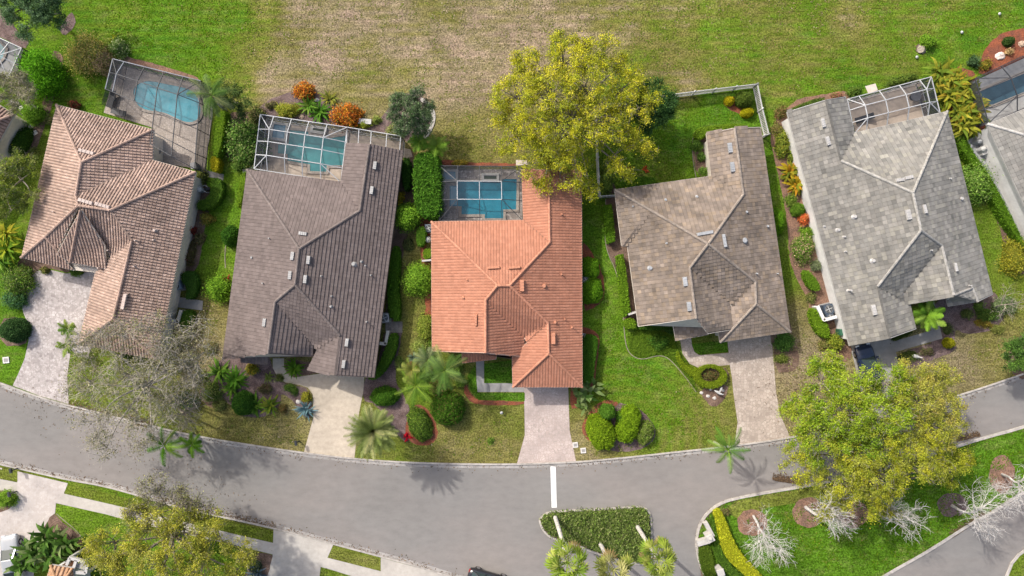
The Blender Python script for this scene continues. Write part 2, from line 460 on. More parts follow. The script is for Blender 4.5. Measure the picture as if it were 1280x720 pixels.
# ------------------------------------------------------------------ pool cages
def cage(label, rail, sl, tl, z0, z1, frame_m, inset=(1, 1, 1, 1), group='screened pool cages', base_px=None, light=None, light_m=None, wall=(1, 1, 1, 1), beam=0.07, roof_op=0.22, shape=1.2, skip=None):
    """rail: px of the top rail corners TL, TR, BR, BL at z0; beams at fractions sl (across) and tl (down); walls on flagged sides (top,right,bottom,left)"""
    c = [np.array(W(*p, z0)) for p in rail]
    t = empty('pool_cage', tuple(np.mean(c, 0) * (1, 1, 0)), label, 'pool cage', group)
    wid = (np.linalg.norm(c[1] - c[0]) + np.linalg.norm(c[2] - c[3])) / 2; dep = (np.linalg.norm(c[3] - c[0]) + np.linalg.norm(c[2] - c[1])) / 2
    def P(s, q):
        p = (c[0] * (1 - s) + c[1] * s) * (1 - q) + (c[3] * (1 - s) + c[2] * s) * q
        ds = [q * dep if inset[0] else 99, (1 - s) * wid if inset[1] else 99, (1 - q) * dep if inset[2] else 99, s * wid if inset[3] else 99]
        f = min(1, min(ds) / shape); return p + np.array((0, 0, (z1 - z0) * f))
    G = [[P(s, q) for q in tl] for s in sl]; ns, nt_ = len(sl), len(tl)
    fr = MB(); fl = MB(); pan = MB()
    ok = lambda i, j: not (skip and skip(sl[i], tl[j]))
    for i in range(ns):
        for j in range(nt_):
            if i + 1 < ns and j + 1 < nt_ and not (skip and skip((sl[i] + sl[i + 1]) / 2, (tl[j] + tl[j + 1]) / 2)):
                pan.add([G[i][j], G[i][j + 1], G[i + 1][j + 1], G[i + 1][j]], [(0, 1, 2, 3)])
            for a, b in ((i + 1, j), (i, j + 1)):
                if a < ns and b < nt_ and not (skip and skip((sl[i] + sl[a]) / 2 + 1e-3, (tl[j] + tl[b]) / 2 + 1e-3) and skip((sl[i] + sl[a]) / 2 - 1e-3, (tl[j] + tl[b]) / 2 - 1e-3)):
                    inner = light and light(i, j, a, b)
                    (fl if inner else fr).bar(G[i][j], G[a][b], beam, beam * 1.2)
    for (i, j), (a, b) in (((0, 0), (1, 1)), ((ns - 1, 0), (ns - 2, 1)), ((ns - 1, nt_ - 1), (ns - 2, nt_ - 2)), ((0, nt_ - 1), (1, nt_ - 2))):
        k = {(0, 0): (0, 3), (ns - 1, 0): (0, 1), (ns - 1, nt_ - 1): (2, 1), (0, nt_ - 1): (2, 3)}[(i, j)]
        if inset[k[0]] and inset[k[1]] and not (skip and skip((sl[i] + sl[a]) / 2, (tl[j] + tl[b]) / 2)): fr.bar(G[i][j], G[a][b], beam, beam)
    wl = MB()
    sides = ([(i, 0) for i in range(ns)], [(ns - 1, j) for j in range(nt_)], [(i, nt_ - 1) for i in range(ns)], [(0, j) for j in range(nt_)])
    for k, sd in enumerate(sides):
        if not wall[k]: continue
        for q, (i, j) in enumerate(sd):
            p = G[i][j]
            if skip and skip(sl[i], tl[j]): continue
            fr.bar(p, (p[0], p[1], 0.1), beam * 0.8)
            if q + 1 < len(sd):
                r = G[sd[q + 1][0]][sd[q + 1][1]]
                wl.add([p, r, (r[0], r[1], 0.12), (p[0], p[1], 0.12)], [(0, 1, 2, 3)])
                fr.bar((p[0], p[1], 1.0), (r[0], r[1], 1.0), beam * 0.6); fr.bar((p[0], p[1], 0.16), (r[0], r[1], 0.16), beam * 0.7)
    fr.build('frame', frame_m, t)
    if fl.v: fl.build('roof_beam', light_m, t)
    pan.build('roof_screen', screen_mat('screen_roof', roof_op), t)
    if wl.v: wl.build('wall_screen', screen_mat('screen_wall', 0.62), t)
    return t
def pool(label, px, water_m, spa=(), ledge=None, planter=None, smooth=0, ztop=0.12):
    if smooth: px = smooth_poly(px, smooth)
    p = [W2(*q) for q in px]
    if area2(p) < 0: p = p[::-1]
    c = np.mean(p, 0); t = empty('swimming_pool', (c[0], c[1], 0), label, 'swimming pool', 'backyard swimming pools')
    o = offset(p, -0.28); n = len(p); z1 = ztop + 0.05
    v = [(x, y, z1) for x, y in p] + [(x, y, z1) for x, y in o] + [(x, y, 0.01) for x, y in p] + [(x, y, 0.01) for x, y in o]
    f = [(i, n + i, n + (i + 1) % n, (i + 1) % n) for i in range(n)] + [(i, (i + 1) % n, 2 * n + (i + 1) % n, 2 * n + i) for i in range(n)] + [(n + (i + 1) % n, n + i, 3 * n + i, 3 * n + (i + 1) % n) for i in range(n)]
    recalc(mk('coping', v, f, mat('coping', (0.26, 0.23, 0.20), 0.8, 0.15), t))
    mk('water', [(x, y, ztop + 0.012) for x, y in p], tess(p), water_m, t)
    for q in ([ledge] if ledge else []):
        l = offset([W2(*k) for k in q], 0.05); b = MB(); b.prism(l, 0.06, ztop + 0.016); b.build('shallow_ledge', mat('water_ledge', (0.10, 0.26, 0.33), 0.08, 0.05, spec=0.6), t)
    for q, zz, kind in spa:
        l = [W2(*k) for k in q]
        if area2(l) < 0: l = l[::-1]
        i_ = offset(l, 0.26); b = MB(); n = len(l)
        b.add([(x, y, zz) for x, y in l] + [(x, y, zz) for x, y in i_] + [(x, y, 0.02) for x, y in l] + [(x, y, 0.08) for x, y in i_],
              [(i, (i + 1) % n, n + (i + 1) % n, n + i) for i in range(n)] + [(2 * n + i, 2 * n + (i + 1) % n, (i + 1) % n, i) for i in range(n)] + [(n + i, n + (i + 1) % n, 3 * n + (i + 1) % n, 3 * n + i) for i in range(n)])
        so = b.build('spa' if kind == 'spa' else 'raised_basin', mat('spa_rim', (0.36, 0.35, 0.32), 0.6, 0.1), t)
        mk('spa_water', [(x, y, zz - 0.08) for x, y in i_], tess(i_), mat('spa_water', (0.10, 0.22, 0.28), 0.06, 0.1, spec=0.6) if kind == 'spa' else mat('dark_basin_water', (0.035, 0.05, 0.03), 0.1, 0.3, 6.0), so)
    return t
# ------------------------------------------------------------------ plants
G_LUSH = [(.055, .125, .012), (.085, .165, .018), (.040, .095, .012), (.11, .20, .02)]
G_DARK = [(.022, .055, .014), (.035, .075, .018), (.05, .10, .022), (.03, .065, .02)]
G_MID = [(.05, .10, .016), (.075, .14, .02), (.10, .17, .025), (.04, .08, .015)]
G_LIME = [(.12, .22, .012), (.15, .26, .015), (.09, .18, .012), (.18, .28, .02)]
G_YEL = [(.27, .26, .014), (.22, .23, .015), (.18, .20, .016), (.32, .295, .028), (.135, .155, .016)]
G_OLIVE = [(.14, .145, .045), (.18, .18, .06), (.10, .11, .035), (.22, .21, .08)]
G_GREY = [(.19, .19, .11), (.14, .15, .07), (.24, .22, .15), (.10, .12, .05)]
CROTON = [(.31, .09, .012), (.36, .13, .014), (.20, .05, .012), (.10, .09, .018), (.38, .19, .02), (.14, .06, .02)]
GOLD = [(.36, .26, .015), (.28, .24, .02), (.14, .18, .02), (.42, .22, .02), (.18, .20, .02)]

def leafquads(c, size, up=0.35, aspect=0.5, out=None):
    n = len(c); nr = rng.normal(0, 1, (n, 3)); nr /= np.linalg.norm(nr, axis=1, keepdims=True)
    nr[:, 2] += up
    if out is not None: nr += out
    nr /= np.maximum(np.linalg.norm(nr, axis=1, keepdims=True), 1e-6)
    a = rng.normal(0, 1, (n, 3)); t1 = np.cross(nr, a); t1 /= np.maximum(np.linalg.norm(t1, axis=1, keepdims=True), 1e-6); t2 = np.cross(nr, t1)
    s = (size * rng.uniform(0.6, 1.3, n))[:, None]
    v = np.stack([c - t1 * s / 2, c + t2 * s * aspect / 2 - t1 * s * .05, c + t1 * s / 2, c - t2 * s * aspect / 2 - t1 * s * .05], 1).reshape(-1, 3)
    return v, np.arange(4 * n).reshape(-1, 4)
def pick(pal, n, jit=0.12, bias=None):
    pal = np.array(pal); c = pal[rng.integers(0, len(pal), n)] if bias is None else pal[bias]
    return c * (1 + rng.normal(0, jit, (n, 1)))
def leaves_obj(name, c, size, pal, parent=None, origin=None, up=0.35, aspect=0.5, out=None, cidx=None, extra=None, gain=1.25):
    v, f = leafquads(c, size, up, aspect, out); col = np.repeat(pick(np.array(pal) * gain, len(c), 0.2, cidx), 4, 0)
    if extra is not None:
        ev, ef, ec = extra; f = np.concatenate([f, ef + len(v)]); v = np.concatenate([v, ev]); col = np.concatenate([col, ec])
    return mk(name, v, f, foliage_mat(), parent, origin, colors=col)
BARK = dict(palegrey=(.42, .40, .365), twiggrey=(.31, .285, .245), grey=(.17, .15, .12), white=(.47, .45, .43), brown=(.10, .075, .055), palm=(.30, .27, .23), pale=(.27, .235, .19))
def bark(k): return mat('bark_' + k, BARK[k], 0.9, 0.3, 5.0, 0.02, 20.0)
def curve_pts(a, b, sag=0.12, k=5):
    a = np.array(a, float); b = np.array(b, float); t = np.linspace(0, 1, k)[:, None]; ln = np.linalg.norm(b - a)
    w = rng.normal(0, sag * ln * 0.4, 3); return a + (b - a) * t + np.sin(t * math.pi) * w + np.array((0, 0, 1)) * np.sin(t * math.pi) * ln * 0.08
def branches(big, small, bk, t):
    v, f = tube_arrays(big, 6)
    if small:
        v2, f2 = tube_arrays(small, 3); f = np.concatenate([f, f2 + len(v)]); v = np.concatenate([v, v2])
    mk('trunk', v, f, bark(bk), t, smooth=True)
def tree(label, base, blobs, ncl, nleaf, lsize, pal, cat='tree', group=None, name='tree', tr=0.2, bk='grey', sig=0.42, twig=0, fork=0.35, up=0.35, flat=0.6, cpal=0.85, shell=0.5, aspect=0.62, gain=1.75):
    """blobs: (u, v, z, radius m, vertical radius m). Trunk, limbs to every leaf clump, and a crown of separate leaves"""
    bx = np.array(W(*base, 0)); t = empty(name, tuple(bx), label, cat, group)
    C = [np.array(W(u, v, z)) for u, v, z, r, rz in blobs]; R = np.array([b[3] for b in blobs]); RZ = np.array([b[4] for b in blobs])
    zc = np.mean([c[2] for c in C]); top = bx + (np.mean(C, 0) - bx) * np.array((.5, .5, 0)) ; top[2] = max(zc * fork, 0.5)
    lines = [(curve_pts(bx - np.array((0, 0, .1)), top, 0.05, 6), np.linspace(tr * 1.15, tr * .75, 6))]
    cl = []; ob = []
    wts = R ** 2; wts = wts / wts.sum()
    for c, r, rz, wt in zip(C, R, RZ, wts):
        hub = c - np.array((0, 0, rz * 0.5)); lines.append((curve_pts(top, hub, 0.15, 7), np.linspace(tr * .5, tr * .16, 7)))
        m = max(5, int(r * r * 2.9)); d = rng.normal(0, 1, (m, 3)); d /= np.linalg.norm(d, axis=1, keepdims=True); d[:, 2] = np.where(d[:, 2] < -0.3, -d[:, 2], d[:, 2])
        lobes = c + d * (rng.uniform(max(shell, .45), 1.12, (m, 1)) ** 0.8) * np.array((r, r, rz)) * .86; lr = rng.uniform(.35, .9, m) * min(1, .45 + r * .3); lobes[:, 2] += rng.normal(0, .35, m)
        for q, s in zip(lobes, lr):
            lines.append((curve_pts(hub, q - (0, 0, s * .3), 0.2, 4), np.linspace(tr * .15, tr * .05, 4)))
            kk = max(3, int(ncl * 1.9 * wt / m)); dd = rng.normal(0, 1, (kk, 3)); dd /= np.linalg.norm(dd, axis=1, keepdims=True); dd[:, 2] = np.where(dd[:, 2] < -.2, -dd[:, 2] * .6, dd[:, 2])
            p = q + dd * rng.uniform(.55, 1.15, (kk, 1)) * s * np.array((1, 1, .7)); cl.append(p); ob.append(dd)
            for w_ in p[::2]: lines.append((np.array([q - (0, 0, s * .3), w_]), np.array((tr * .045, .012))))
    cl = np.concatenate(cl); ob = np.concatenate(ob); k = len(cl)
    tw = []
    if twig:
        for q in cl:
            for _ in range(twig):
                d = rng.normal(0, 1, 3); d[2] += 0.5; d = unit(d) * rng.uniform(.5, 1.2) * sig * 2.2
                tw.append((curve_pts(q, q + d, 0.25, 3), np.linspace(.022, .007, 3)))
                tw.append((curve_pts(q + d * .55, q + d * .55 + unit(rng.normal(0, 1, 3)) * .45, 0.2, 3), np.linspace(.014, .006, 3)))
    branches(lines, tw, bk, t)
    wt_ = rng.uniform(.35, 1.6, k); idx = np.repeat(np.arange(k), np.maximum(1, (wt_ / wt_.sum() * nleaf).astype(int)))
    off = rng.normal(0, .78, (len(idx), 3)); loose = rng.random(len(idx)) < .3; off[loose] *= 1.9
    cr_ = (sig * np.sqrt(wt_) * .62)[idx][:, None]; c = cl[idx] + off * cr_ * np.array((1, 1, flat)); outn = ob[idx] * .8 + off * .15
    cb = rng.integers(0, len(pal), k)[idx]; mix = rng.random(len(idx)) < cpal; ci = np.where(mix, cb, rng.integers(0, len(pal), len(idx)))
    leaves_obj('crown', c, lsize, pal, t, up=up, out=outn, cidx=ci, aspect=aspect, gain=gain)
    return t
def bare_tree(label, base, tip, z, spread, group=None, bk='white', levels=5, tr=0.13, name='bare_tree', seed=0, moss=None, nb=(3, 4), cat='tree', lean=0.0, twr=.0105):
    """leafless tree: recursive branching"""
    rr = np.random.default_rng(seed + 100)
    bx = np.array(W(*base, 0)); tp = np.array(W(*tip, z)); t = empty(name, tuple(bx), label, cat, group)
    lines = []; ends = []
    def grow(p, d, ln, r, lv):
        k = 5; pts = [p]; dd = d.copy()
        for i in range(k):
            dd = unit(dd + rr.normal(0, 0.13, 3) + np.array((0, 0, 0.05))); pts.append(pts[-1] + dd * ln / k)
        lines.append((np.array(pts), np.linspace(r, max(r * 0.62, twr * .6), k + 1)))
        if lv <= 0: ends.append(pts[-1]); return
        m = rr.integers(*nb) + (1 if lv > 2 else 0); ph = rr.uniform(0, 6.28)
        for q in range(m):
            a = rr.uniform(.4, .85) * spread; ph += 2.4 + rr.normal(0, .4)
            ref = np.array((1.0, 0, 0)) if abs(dd[0]) < .8 else np.array((0, 1.0, 0)); e = unit(np.cross(dd, ref)); g = np.cross(dd, e)
            nd = unit(dd * math.cos(a) + (e * math.cos(ph) + g * math.sin(ph)) * math.sin(a)); s = pts[-1] if q == 0 else pts[rr.integers(2, k + 1)]
            grow(s, nd, ln * rr.uniform(.62, .85), max(r * rr.uniform(.5, .66), twr), lv - 1)
    hgt = np.linalg.norm(tp - bx); d0 = unit(tp - bx)
    tk = 0.30 * hgt; lines.append((np.array([bx - (0, 0, .1), bx + d0 * tk * .5, bx + d0 * tk]), np.array((tr * 1.2, tr, tr * .9))))
    grow(bx + d0 * tk, d0, hgt * .26, tr * .85, levels)
    big = [l for l in lines if l[1][0] > .03]; small = [l for l in lines if l[1][0] <= .03]
    branches(big, small, bk, t)
    if moss: leaves_obj('crown', np.repeat(np.array(ends), moss[0], 0) + rr.normal(0, .25, (len(ends) * moss[0], 3)), moss[1], moss[2], t)
    return t
def frond_lines(c, az, el0, L, droop, k=9):
    s = np.linspace(0, 1, k); el = el0 - droop * s ** 1.3; d = np.stack([np.cos(el) * math.cos(az), np.cos(el) * math.sin(az), np.sin(el)], 1)
    st = L / (k - 1); p = np.vstack([c, c + np.cumsum(d[1:] * st, 0)]); return p, d
def palm(label, base, top, z, L, nf, pal, lw=0.05, ll=0.55, tr=0.14, el=(1.1, -0.2), droop=1.1, name='palm_tree', group=None, cat='palm tree', nl=20, bk='palm', trunk=True, skirt=0):
    bx = np.array(W(*base, 0)); c = np.array(W(*top, z)); t = empty(name, tuple(bx), label, cat, group)
    if trunk:
        pts = curve_pts(bx - np.array((0, 0, .1)), c, 0.02, 12); rad = np.linspace(tr * 1.25, tr * .85, 12); rad[-3:] *= (1.0, 1.15, .8)
        v, f = tube_arrays([(pts, rad)], 10); mk('trunk', v, f, bark(bk), t, smooth=True)
    V = []; Cc = []; pal_ = np.array(pal)
    for i in range(nf):
        az = i * 2.39996 + rng.normal(0, .12); fr = (i + .5) / nf; e0 = el[0] + (el[1] - el[0]) * fr + rng.normal(0, .08); Lf = L * rng.uniform(.85, 1.08) * (0.75 + .25 * math.sin(math.pi * min(1, fr + .2)))
        p, d = frond_lines(c, az, e0, Lf, droop * rng.uniform(.75, 1.2)); col = pal_[rng.integers(0, len(pal_))] * rng.uniform(.85, 1.3)
        side = np.array((-math.sin(az), math.cos(az), 0)); roll = rng.normal(0, .25)
        # midrib
        for k in range(len(p) - 1):
            w0 = .035 * (1 - k / len(p)) + .008; V += [p[k] - side * w0, p[k] + side * w0, p[k + 1] + side * w0 * .8, p[k + 1] - side * w0 * .8]; Cc += [col * (1.15, 1.05, .8)] * 4
        sN = np.linspace(.14, 1, nl); px_ = np.array([np.interp(sN, np.linspace(0, 1, len(p)), p[:, q]) for q in range(3)]).T; dx = np.array([np.interp(sN, np.linspace(0, 1, len(p)), d[:, q]) for q in range(3)]).T
        for sgn in (-1, 1):
            for q in range(nl):
                pr = math.sin(math.pi * min(1, .22 + .78 * sN[q])) ** .6 * .85 + .15; ln = ll * pr * rng.uniform(.85, 1.1)
                up_ = np.cross(dx[q], side) * -1; sd = side * sgn * math.cos(roll * sgn) + np.array((0, 0, 1)) * (-.25 + rng.normal(0, .12))
                dr = unit(sd * .8 + dx[q] * .62); wv = dx[q] * lw
                a = px_[q]; m = a + dr * ln * .5; e_ = a + dr * ln + np.array((0, 0, -.12 * ln))
                V += [a - wv * .5, a + wv * .5, e_ + wv * .15, e_ - wv * .15]; Cc += [col * rng.uniform(.85, 1.15)] * 4
    V = np.array(V); mk('crown', V, np.arange(len(V)).reshape(-1, 4), foliage_mat(), t, colors=np.array(Cc))
    return t
def fan_palm(label, base, top, z, pal, nf=26, rad=.95, pet=1.05, group=None, tr=.15):
    bx = np.array(W(*base, 0)); c = np.array(W(*top, z)); t = empty('fan_palm', tuple(bx), label, 'palm tree', group)
    pts = curve_pts(bx - np.array((0, 0, .1)), c, .02, 14); rd = np.linspace(tr * 1.5, tr, 14); rd[-3:-1] *= 1.5
    v, f = tube_arrays([(pts, rd)], 10); mk('trunk', v, f, bark('palegrey'), t, smooth=True)
    V = []; Cc = []; pal_ = np.array(pal)
    for i in range(nf):
        fr = (i + .5) / nf; az = i * 2.39996 + rng.normal(0, .25); e0 = 1.25 - 1.75 * fr + rng.normal(0, .12); d = np.array((math.cos(e0) * math.cos(az), math.cos(e0) * math.sin(az), math.sin(e0)))
        L = pet * rng.uniform(.75, 1.3); q = c + d * L - np.array((0, 0, .1)); side = np.array((-math.sin(az), math.cos(az), 0)); col = pal_[rng.integers(0, len(pal_))] * rng.uniform(.8, 1.3) * 1.25
        if fr > .88: col = np.array((.25, .19, .08)) * rng.uniform(.8, 1.2)
        V += [c - side * .03, c + side * .03, q + side * .025, q - side * .025]; Cc += [col * 1.3] * 4
        roll = rng.normal(0, .35); nn = unit(np.cross(side, d)); side2 = unit(side * math.cos(roll) + nn * math.sin(roll)); fd = unit(d - np.array((0, 0, .5)))
        ns = 13; r0 = rad * rng.uniform(.8, 1.15)
        for k in range(ns):
            a = (k / (ns - 1) - .5) * 3.9; r = r0 * (.7 + .3 * math.cos(a * .5)) * rng.uniform(.85, 1.08); dr = unit(fd * math.cos(a) + side2 * math.sin(a) - np.array((0, 0, .12 * abs(a)))); dr2 = unit(dr + np.array((0, 0, -.5)))
            wv = unit(np.cross(dr, nn)) * r * .085; fold = nn * .05 * (-1) ** k
            V += [q, q + dr * r * .6 + wv + fold, q + dr * r * .6 + dr2 * r * .42, q + dr * r * .6 - wv + fold]; Cc += [col * rng.uniform(.75, 1.25)] * 4
    V = np.array(V); mk('crown', V, np.arange(len(V)).reshape(-1, 4), foliage_mat(), t, colors=np.array(Cc))
    return t
def spiky(label, at, r, n, w, pal, z=0.0, name='spiky_plant', cat='plant', group=None, el=(1.4, .15), droop=1.0, taper=.15, base_r=.12):
    """rosette of arching strap leaves"""
    c0 = np.array(W(*at, 0)); V = []; Cc = []; pal_ = np.array(pal)
    for i in range(n):
        fr = (i + .5) / n; az = i * 2.39996 + rng.normal(0, .1); e0 = el[0] + (el[1] - el[0]) * fr + rng.normal(0, .07)
        c = c0 + np.array((rng.normal(0, base_r), rng.normal(0, base_r), z + .02)); L = r * rng.uniform(.8, 1.15) * (1.0 if fr > .3 else .8)
        p, d = frond_lines(c, az, e0, L, droop * rng.uniform(.7, 1.2), 6); side = np.array((-math.sin(az), math.cos(az), .1)); col = pal_[rng.integers(0, len(pal_))] * rng.uniform(.8, 1.2)
        ws = w * np.array((.45, .85, 1.0, .85, .5, taper * .3)) / 2
        for k in range(5):
            V += [p[k] - side * ws[k], p[k] + side * ws[k], p[k + 1] + side * ws[k + 1], p[k + 1] - side * ws[k + 1]]; Cc += [col * (.9 + .2 * k / 5)] * 4
    V = np.array(V); o = mk(name, V, np.arange(len(V)).reshape(-1, 4), foliage_mat(), origin=c0, colors=np.array(Cc)); return tag(o, label, cat, group)
def bush(label, at, rx, ry, h, pal, n=1600, ls=.16, rot=0.0, group=None, name='shrub', cat='shrub', clip=False, boxy=2.0, z0=0.0, core=(.02, .035, .01), up=.25, cl=0):
    """at and radii in survey pixels at the plant's middle height; clip = tightly trimmed surface, else loose clumps"""
    c = np.array(W(*at, h * .6)); org = np.array((c[0], c[1], z0)); a = rx * M; b = ry * M; ca, sa = math.cos(rot), math.sin(rot)
    if clip:
        d = rng.normal(0, 1, (n, 3)); d[:, 2] = np.abs(d[:, 2]); d /= np.linalg.norm(d, axis=1, keepdims=True)
        if boxy != 2: d /= (np.abs(d) ** boxy).sum(1, keepdims=True) ** (1 / boxy)
        lump = .055 * np.sin(d[:, 0] * 6 + rx) * np.sin(d[:, 1] * 5 + ry) + .035 * np.sin(d[:, 0] * 13 + d[:, 2] * 9) * np.sin(d[:, 1] * 12 + 2); shoot = np.where(rng.random(n) < .05, rng.uniform(.03, .13, n), 0)
        q = d * (1 + lump[:, None] + shoot[:, None] + rng.normal(0, .04, (n, 1))) * np.array((a, b, h)); out = d * .65
    else:
        n = int(n * 1.7); a *= 1.1; b *= 1.1; ls *= .92; k = cl or max(8, n // 90); d = rng.normal(0, 1, (k, 3)); d[:, 2] = np.abs(d[:, 2]) ; d /= np.linalg.norm(d, axis=1, keepdims=True)
        cc = d * rng.uniform(.45, .98, (k, 1)) * np.array((a, b, h)) * np.array((.86, .86, .88)); idx = rng.integers(0, k, n); sg = min(a, b) * .17 + .05
        q = cc[idx] + rng.normal(0, sg, (n, 3)); q[:, 2] = np.abs(q[:, 2]); out = d[idx] * .9
    q = np.stack([q[:, 0] * ca - q[:, 1] * sa, q[:, 0] * sa + q[:, 1] * ca, q[:, 2]], 1) + org
    # inner mass: mean leaf colour darkened to stand for the shade inside
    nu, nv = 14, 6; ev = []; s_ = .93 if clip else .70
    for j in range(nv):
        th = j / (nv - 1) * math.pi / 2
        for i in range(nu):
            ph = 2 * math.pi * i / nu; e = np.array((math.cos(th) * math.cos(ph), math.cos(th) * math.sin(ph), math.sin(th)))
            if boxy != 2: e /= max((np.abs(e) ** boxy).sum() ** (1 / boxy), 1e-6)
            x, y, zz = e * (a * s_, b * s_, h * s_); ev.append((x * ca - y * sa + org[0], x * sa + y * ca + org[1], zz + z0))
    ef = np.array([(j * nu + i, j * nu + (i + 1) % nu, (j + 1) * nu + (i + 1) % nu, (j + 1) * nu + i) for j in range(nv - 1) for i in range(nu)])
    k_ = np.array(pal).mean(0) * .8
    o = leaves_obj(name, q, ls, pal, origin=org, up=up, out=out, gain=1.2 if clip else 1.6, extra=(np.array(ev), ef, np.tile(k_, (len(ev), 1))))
    return tag(o, label, cat, group)
def hedge(label, px, h, pal, dens=60, ls=.13, group=None, name='hedge', cat='hedge', smooth=1, z0=0.0, rough=.05, holes=None):
    """clipped hedge filling an outline (survey pixels at its top)"""
    if smooth: px = smooth_poly(px, smooth)
    p = [W2(*q, h) for q in px]
    if area2(p) < 0: p = p[::-1]
    P_ = np.array(p); org = np.array((*P_.mean(0), z0)); hl = [[W2(*q, h) for q in smooth_poly(hh, 1)] for hh in (holes or [])]
    def tri_sample(loops, n):
        flat = np.array([q for l in loops for q in l]); T = np.array(tess(*loops)); A, B, C = flat[T[:, 0]], flat[T[:, 1]], flat[T[:, 2]]
        ar = np.abs((B[:, 0] - A[:, 0]) * (C[:, 1] - A[:, 1]) - (B[:, 1] - A[:, 1]) * (C[:, 0] - A[:, 0])) / 2; k = rng.choice(len(T), n, p=ar / ar.sum())
        r1, r2 = rng.random((2, n)); s = np.sqrt(r1); return (A[k].T * (1 - s) + B[k].T * s * (1 - r2) + C[k].T * s * r2).T, ar.sum()
    _, ar = tri_sample([p] + hl, 4); n = int(ar * dens * 3); top, _ = tri_sample([p] + hl, n)
    loops = [P_] + [np.array(q) for q in hl]; sv = []; so = []; edge_d = np.full(n, 9.0)
    for l in loops:
        for i in range(len(l)):
            a, b = l[i], l[(i + 1) % len(l)]; ln = np.linalg.norm(b - a)
            if ln < 1e-6: continue
            e = (b - a) / ln; nn = np.array((e[1], -e[0])); k = max(1, int(ln * h * dens * 2.2)); t = rng.random(k); zz = rng.random(k) * h
            sv.append(np.c_[a + (b - a) * t[:, None], zz]); so.append(np.tile((*nn, .2), (k, 1)))
            w = np.clip(((top - a) @ e) / ln, 0, 1); edge_d = np.minimum(edge_d, np.linalg.norm(top - (a + w[:, None] * (b - a)), axis=1))
    rd = min(.18, h * .4); zt = h - np.where(edge_d < rd, rd - np.sqrt(np.maximum(rd ** 2 - (rd - edge_d) ** 2, 0)), 0)
    lump = .5 * np.sin(top[:, 0] * 3.1 + 1) * np.sin(top[:, 1] * 2.7) + .5 * np.sin(top[:, 0] * 7 + top[:, 1] * 6)
    T3 = np.c_[top, zt + rng.normal(0, rough * .7, n) + lump * rough]; S = np.concatenate(sv); S[:, :2] += rng.normal(0, rough * .6, (len(S), 2))
    c = np.concatenate([T3, S]) + np.array((0, 0, z0)); out = np.concatenate([np.tile((0, 0, .45), (n, 1)), np.concatenate(so) * .6])
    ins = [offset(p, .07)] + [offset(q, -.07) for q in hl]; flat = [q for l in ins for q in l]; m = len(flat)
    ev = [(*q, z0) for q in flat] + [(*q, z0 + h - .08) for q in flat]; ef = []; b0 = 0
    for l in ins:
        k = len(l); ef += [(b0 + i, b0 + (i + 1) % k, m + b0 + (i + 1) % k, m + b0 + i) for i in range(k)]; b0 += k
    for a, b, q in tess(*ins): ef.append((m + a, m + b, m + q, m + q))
    v, f = leafquads(c, ls, .2, .55, out); col = np.repeat(pick(np.array(pal) * 1.15, len(c), .22), 4, 0); k_ = np.array(pal).mean(0) * .8  # inner body in darkened leaf colour, painted in for the shade within
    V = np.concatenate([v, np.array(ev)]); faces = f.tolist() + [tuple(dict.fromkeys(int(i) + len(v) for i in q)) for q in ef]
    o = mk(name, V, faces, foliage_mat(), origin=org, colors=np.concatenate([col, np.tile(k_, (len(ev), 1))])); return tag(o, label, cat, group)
# ------------------------------------------------------------------ ground
DRY = [(100,10,.2),(200,20,.15),(300,20,.2),(332,15,.55),(370,20,.8),(450,20,.85),(540,20,.75),(620,20,.85),(700,10,.8),(780,20,.6),(850,20,.5),(950,20,.5),(1050,20,.55),(1150,30,.45),(1250,20,.25),
 (190,60,.08),(260,80,.15),(326,70,.55),(400,60,.9),(500,60,.88),(600,60,.95),(660,50,.9),(840,70,.5),(900,80,.52),(1000,70,.42),(1100,70,.35),(1180,60,.25),(230,75,.1),(300,110,.4),(340,100,.85),
 (450,90,.65),(520,95,.65),(580,110,.85),(610,160,.62),(580,180,.55),(870,90,.55),(960,100,.45),(1040,100,.3),(850,180,.03),(900,140,.05),(820,210,.3),(790,190,.2),(930,150,.05),
 (275,300,.12),(265,260,.12),(265,400,.65),(258,440,.8),(270,330,.2),(515,310,.6),(515,380,.5),(510,430,.55),(745,300,.08),(750,250,.15),(760,430,.15),(775,480,.2),(830,520,.22),(880,530,.45),(730,560,.7),(860,550,.4),(800,460,.12),
 (600,520,.5),(630,560,.62),(575,560,.65),(620,505,.42),(500,565,.4),(530,480,.18),(640,530,.45),(590,540,.55),(300,540,.6),(360,540,.65),(340,505,.6),(375,500,.7),(975,350,.25),(990,400,.7),(1000,450,.85),(975,500,.75),(960,200,.12),(970,280,.2),(1000,480,.8),
 (1200,450,.78),(1160,470,.8),(1240,430,.62),(1235,300,.25),(1245,350,.3),(1200,590,.05),(1100,690,.08),(960,620,.4),(1020,700,.08),(1240,560,.08),(930,650,.2),(1150,640,.08),
 (15,450,.1),(15,380,.08),(90,150,.15),(60,190,.3),(100,635,.3),(250,640,.4),(445,695,.42),(130,650,.15),(60,120,.2),(105,125,.1),(10,590,.4),(320,690,.5),(140,480,.35),(200,510,.4)]
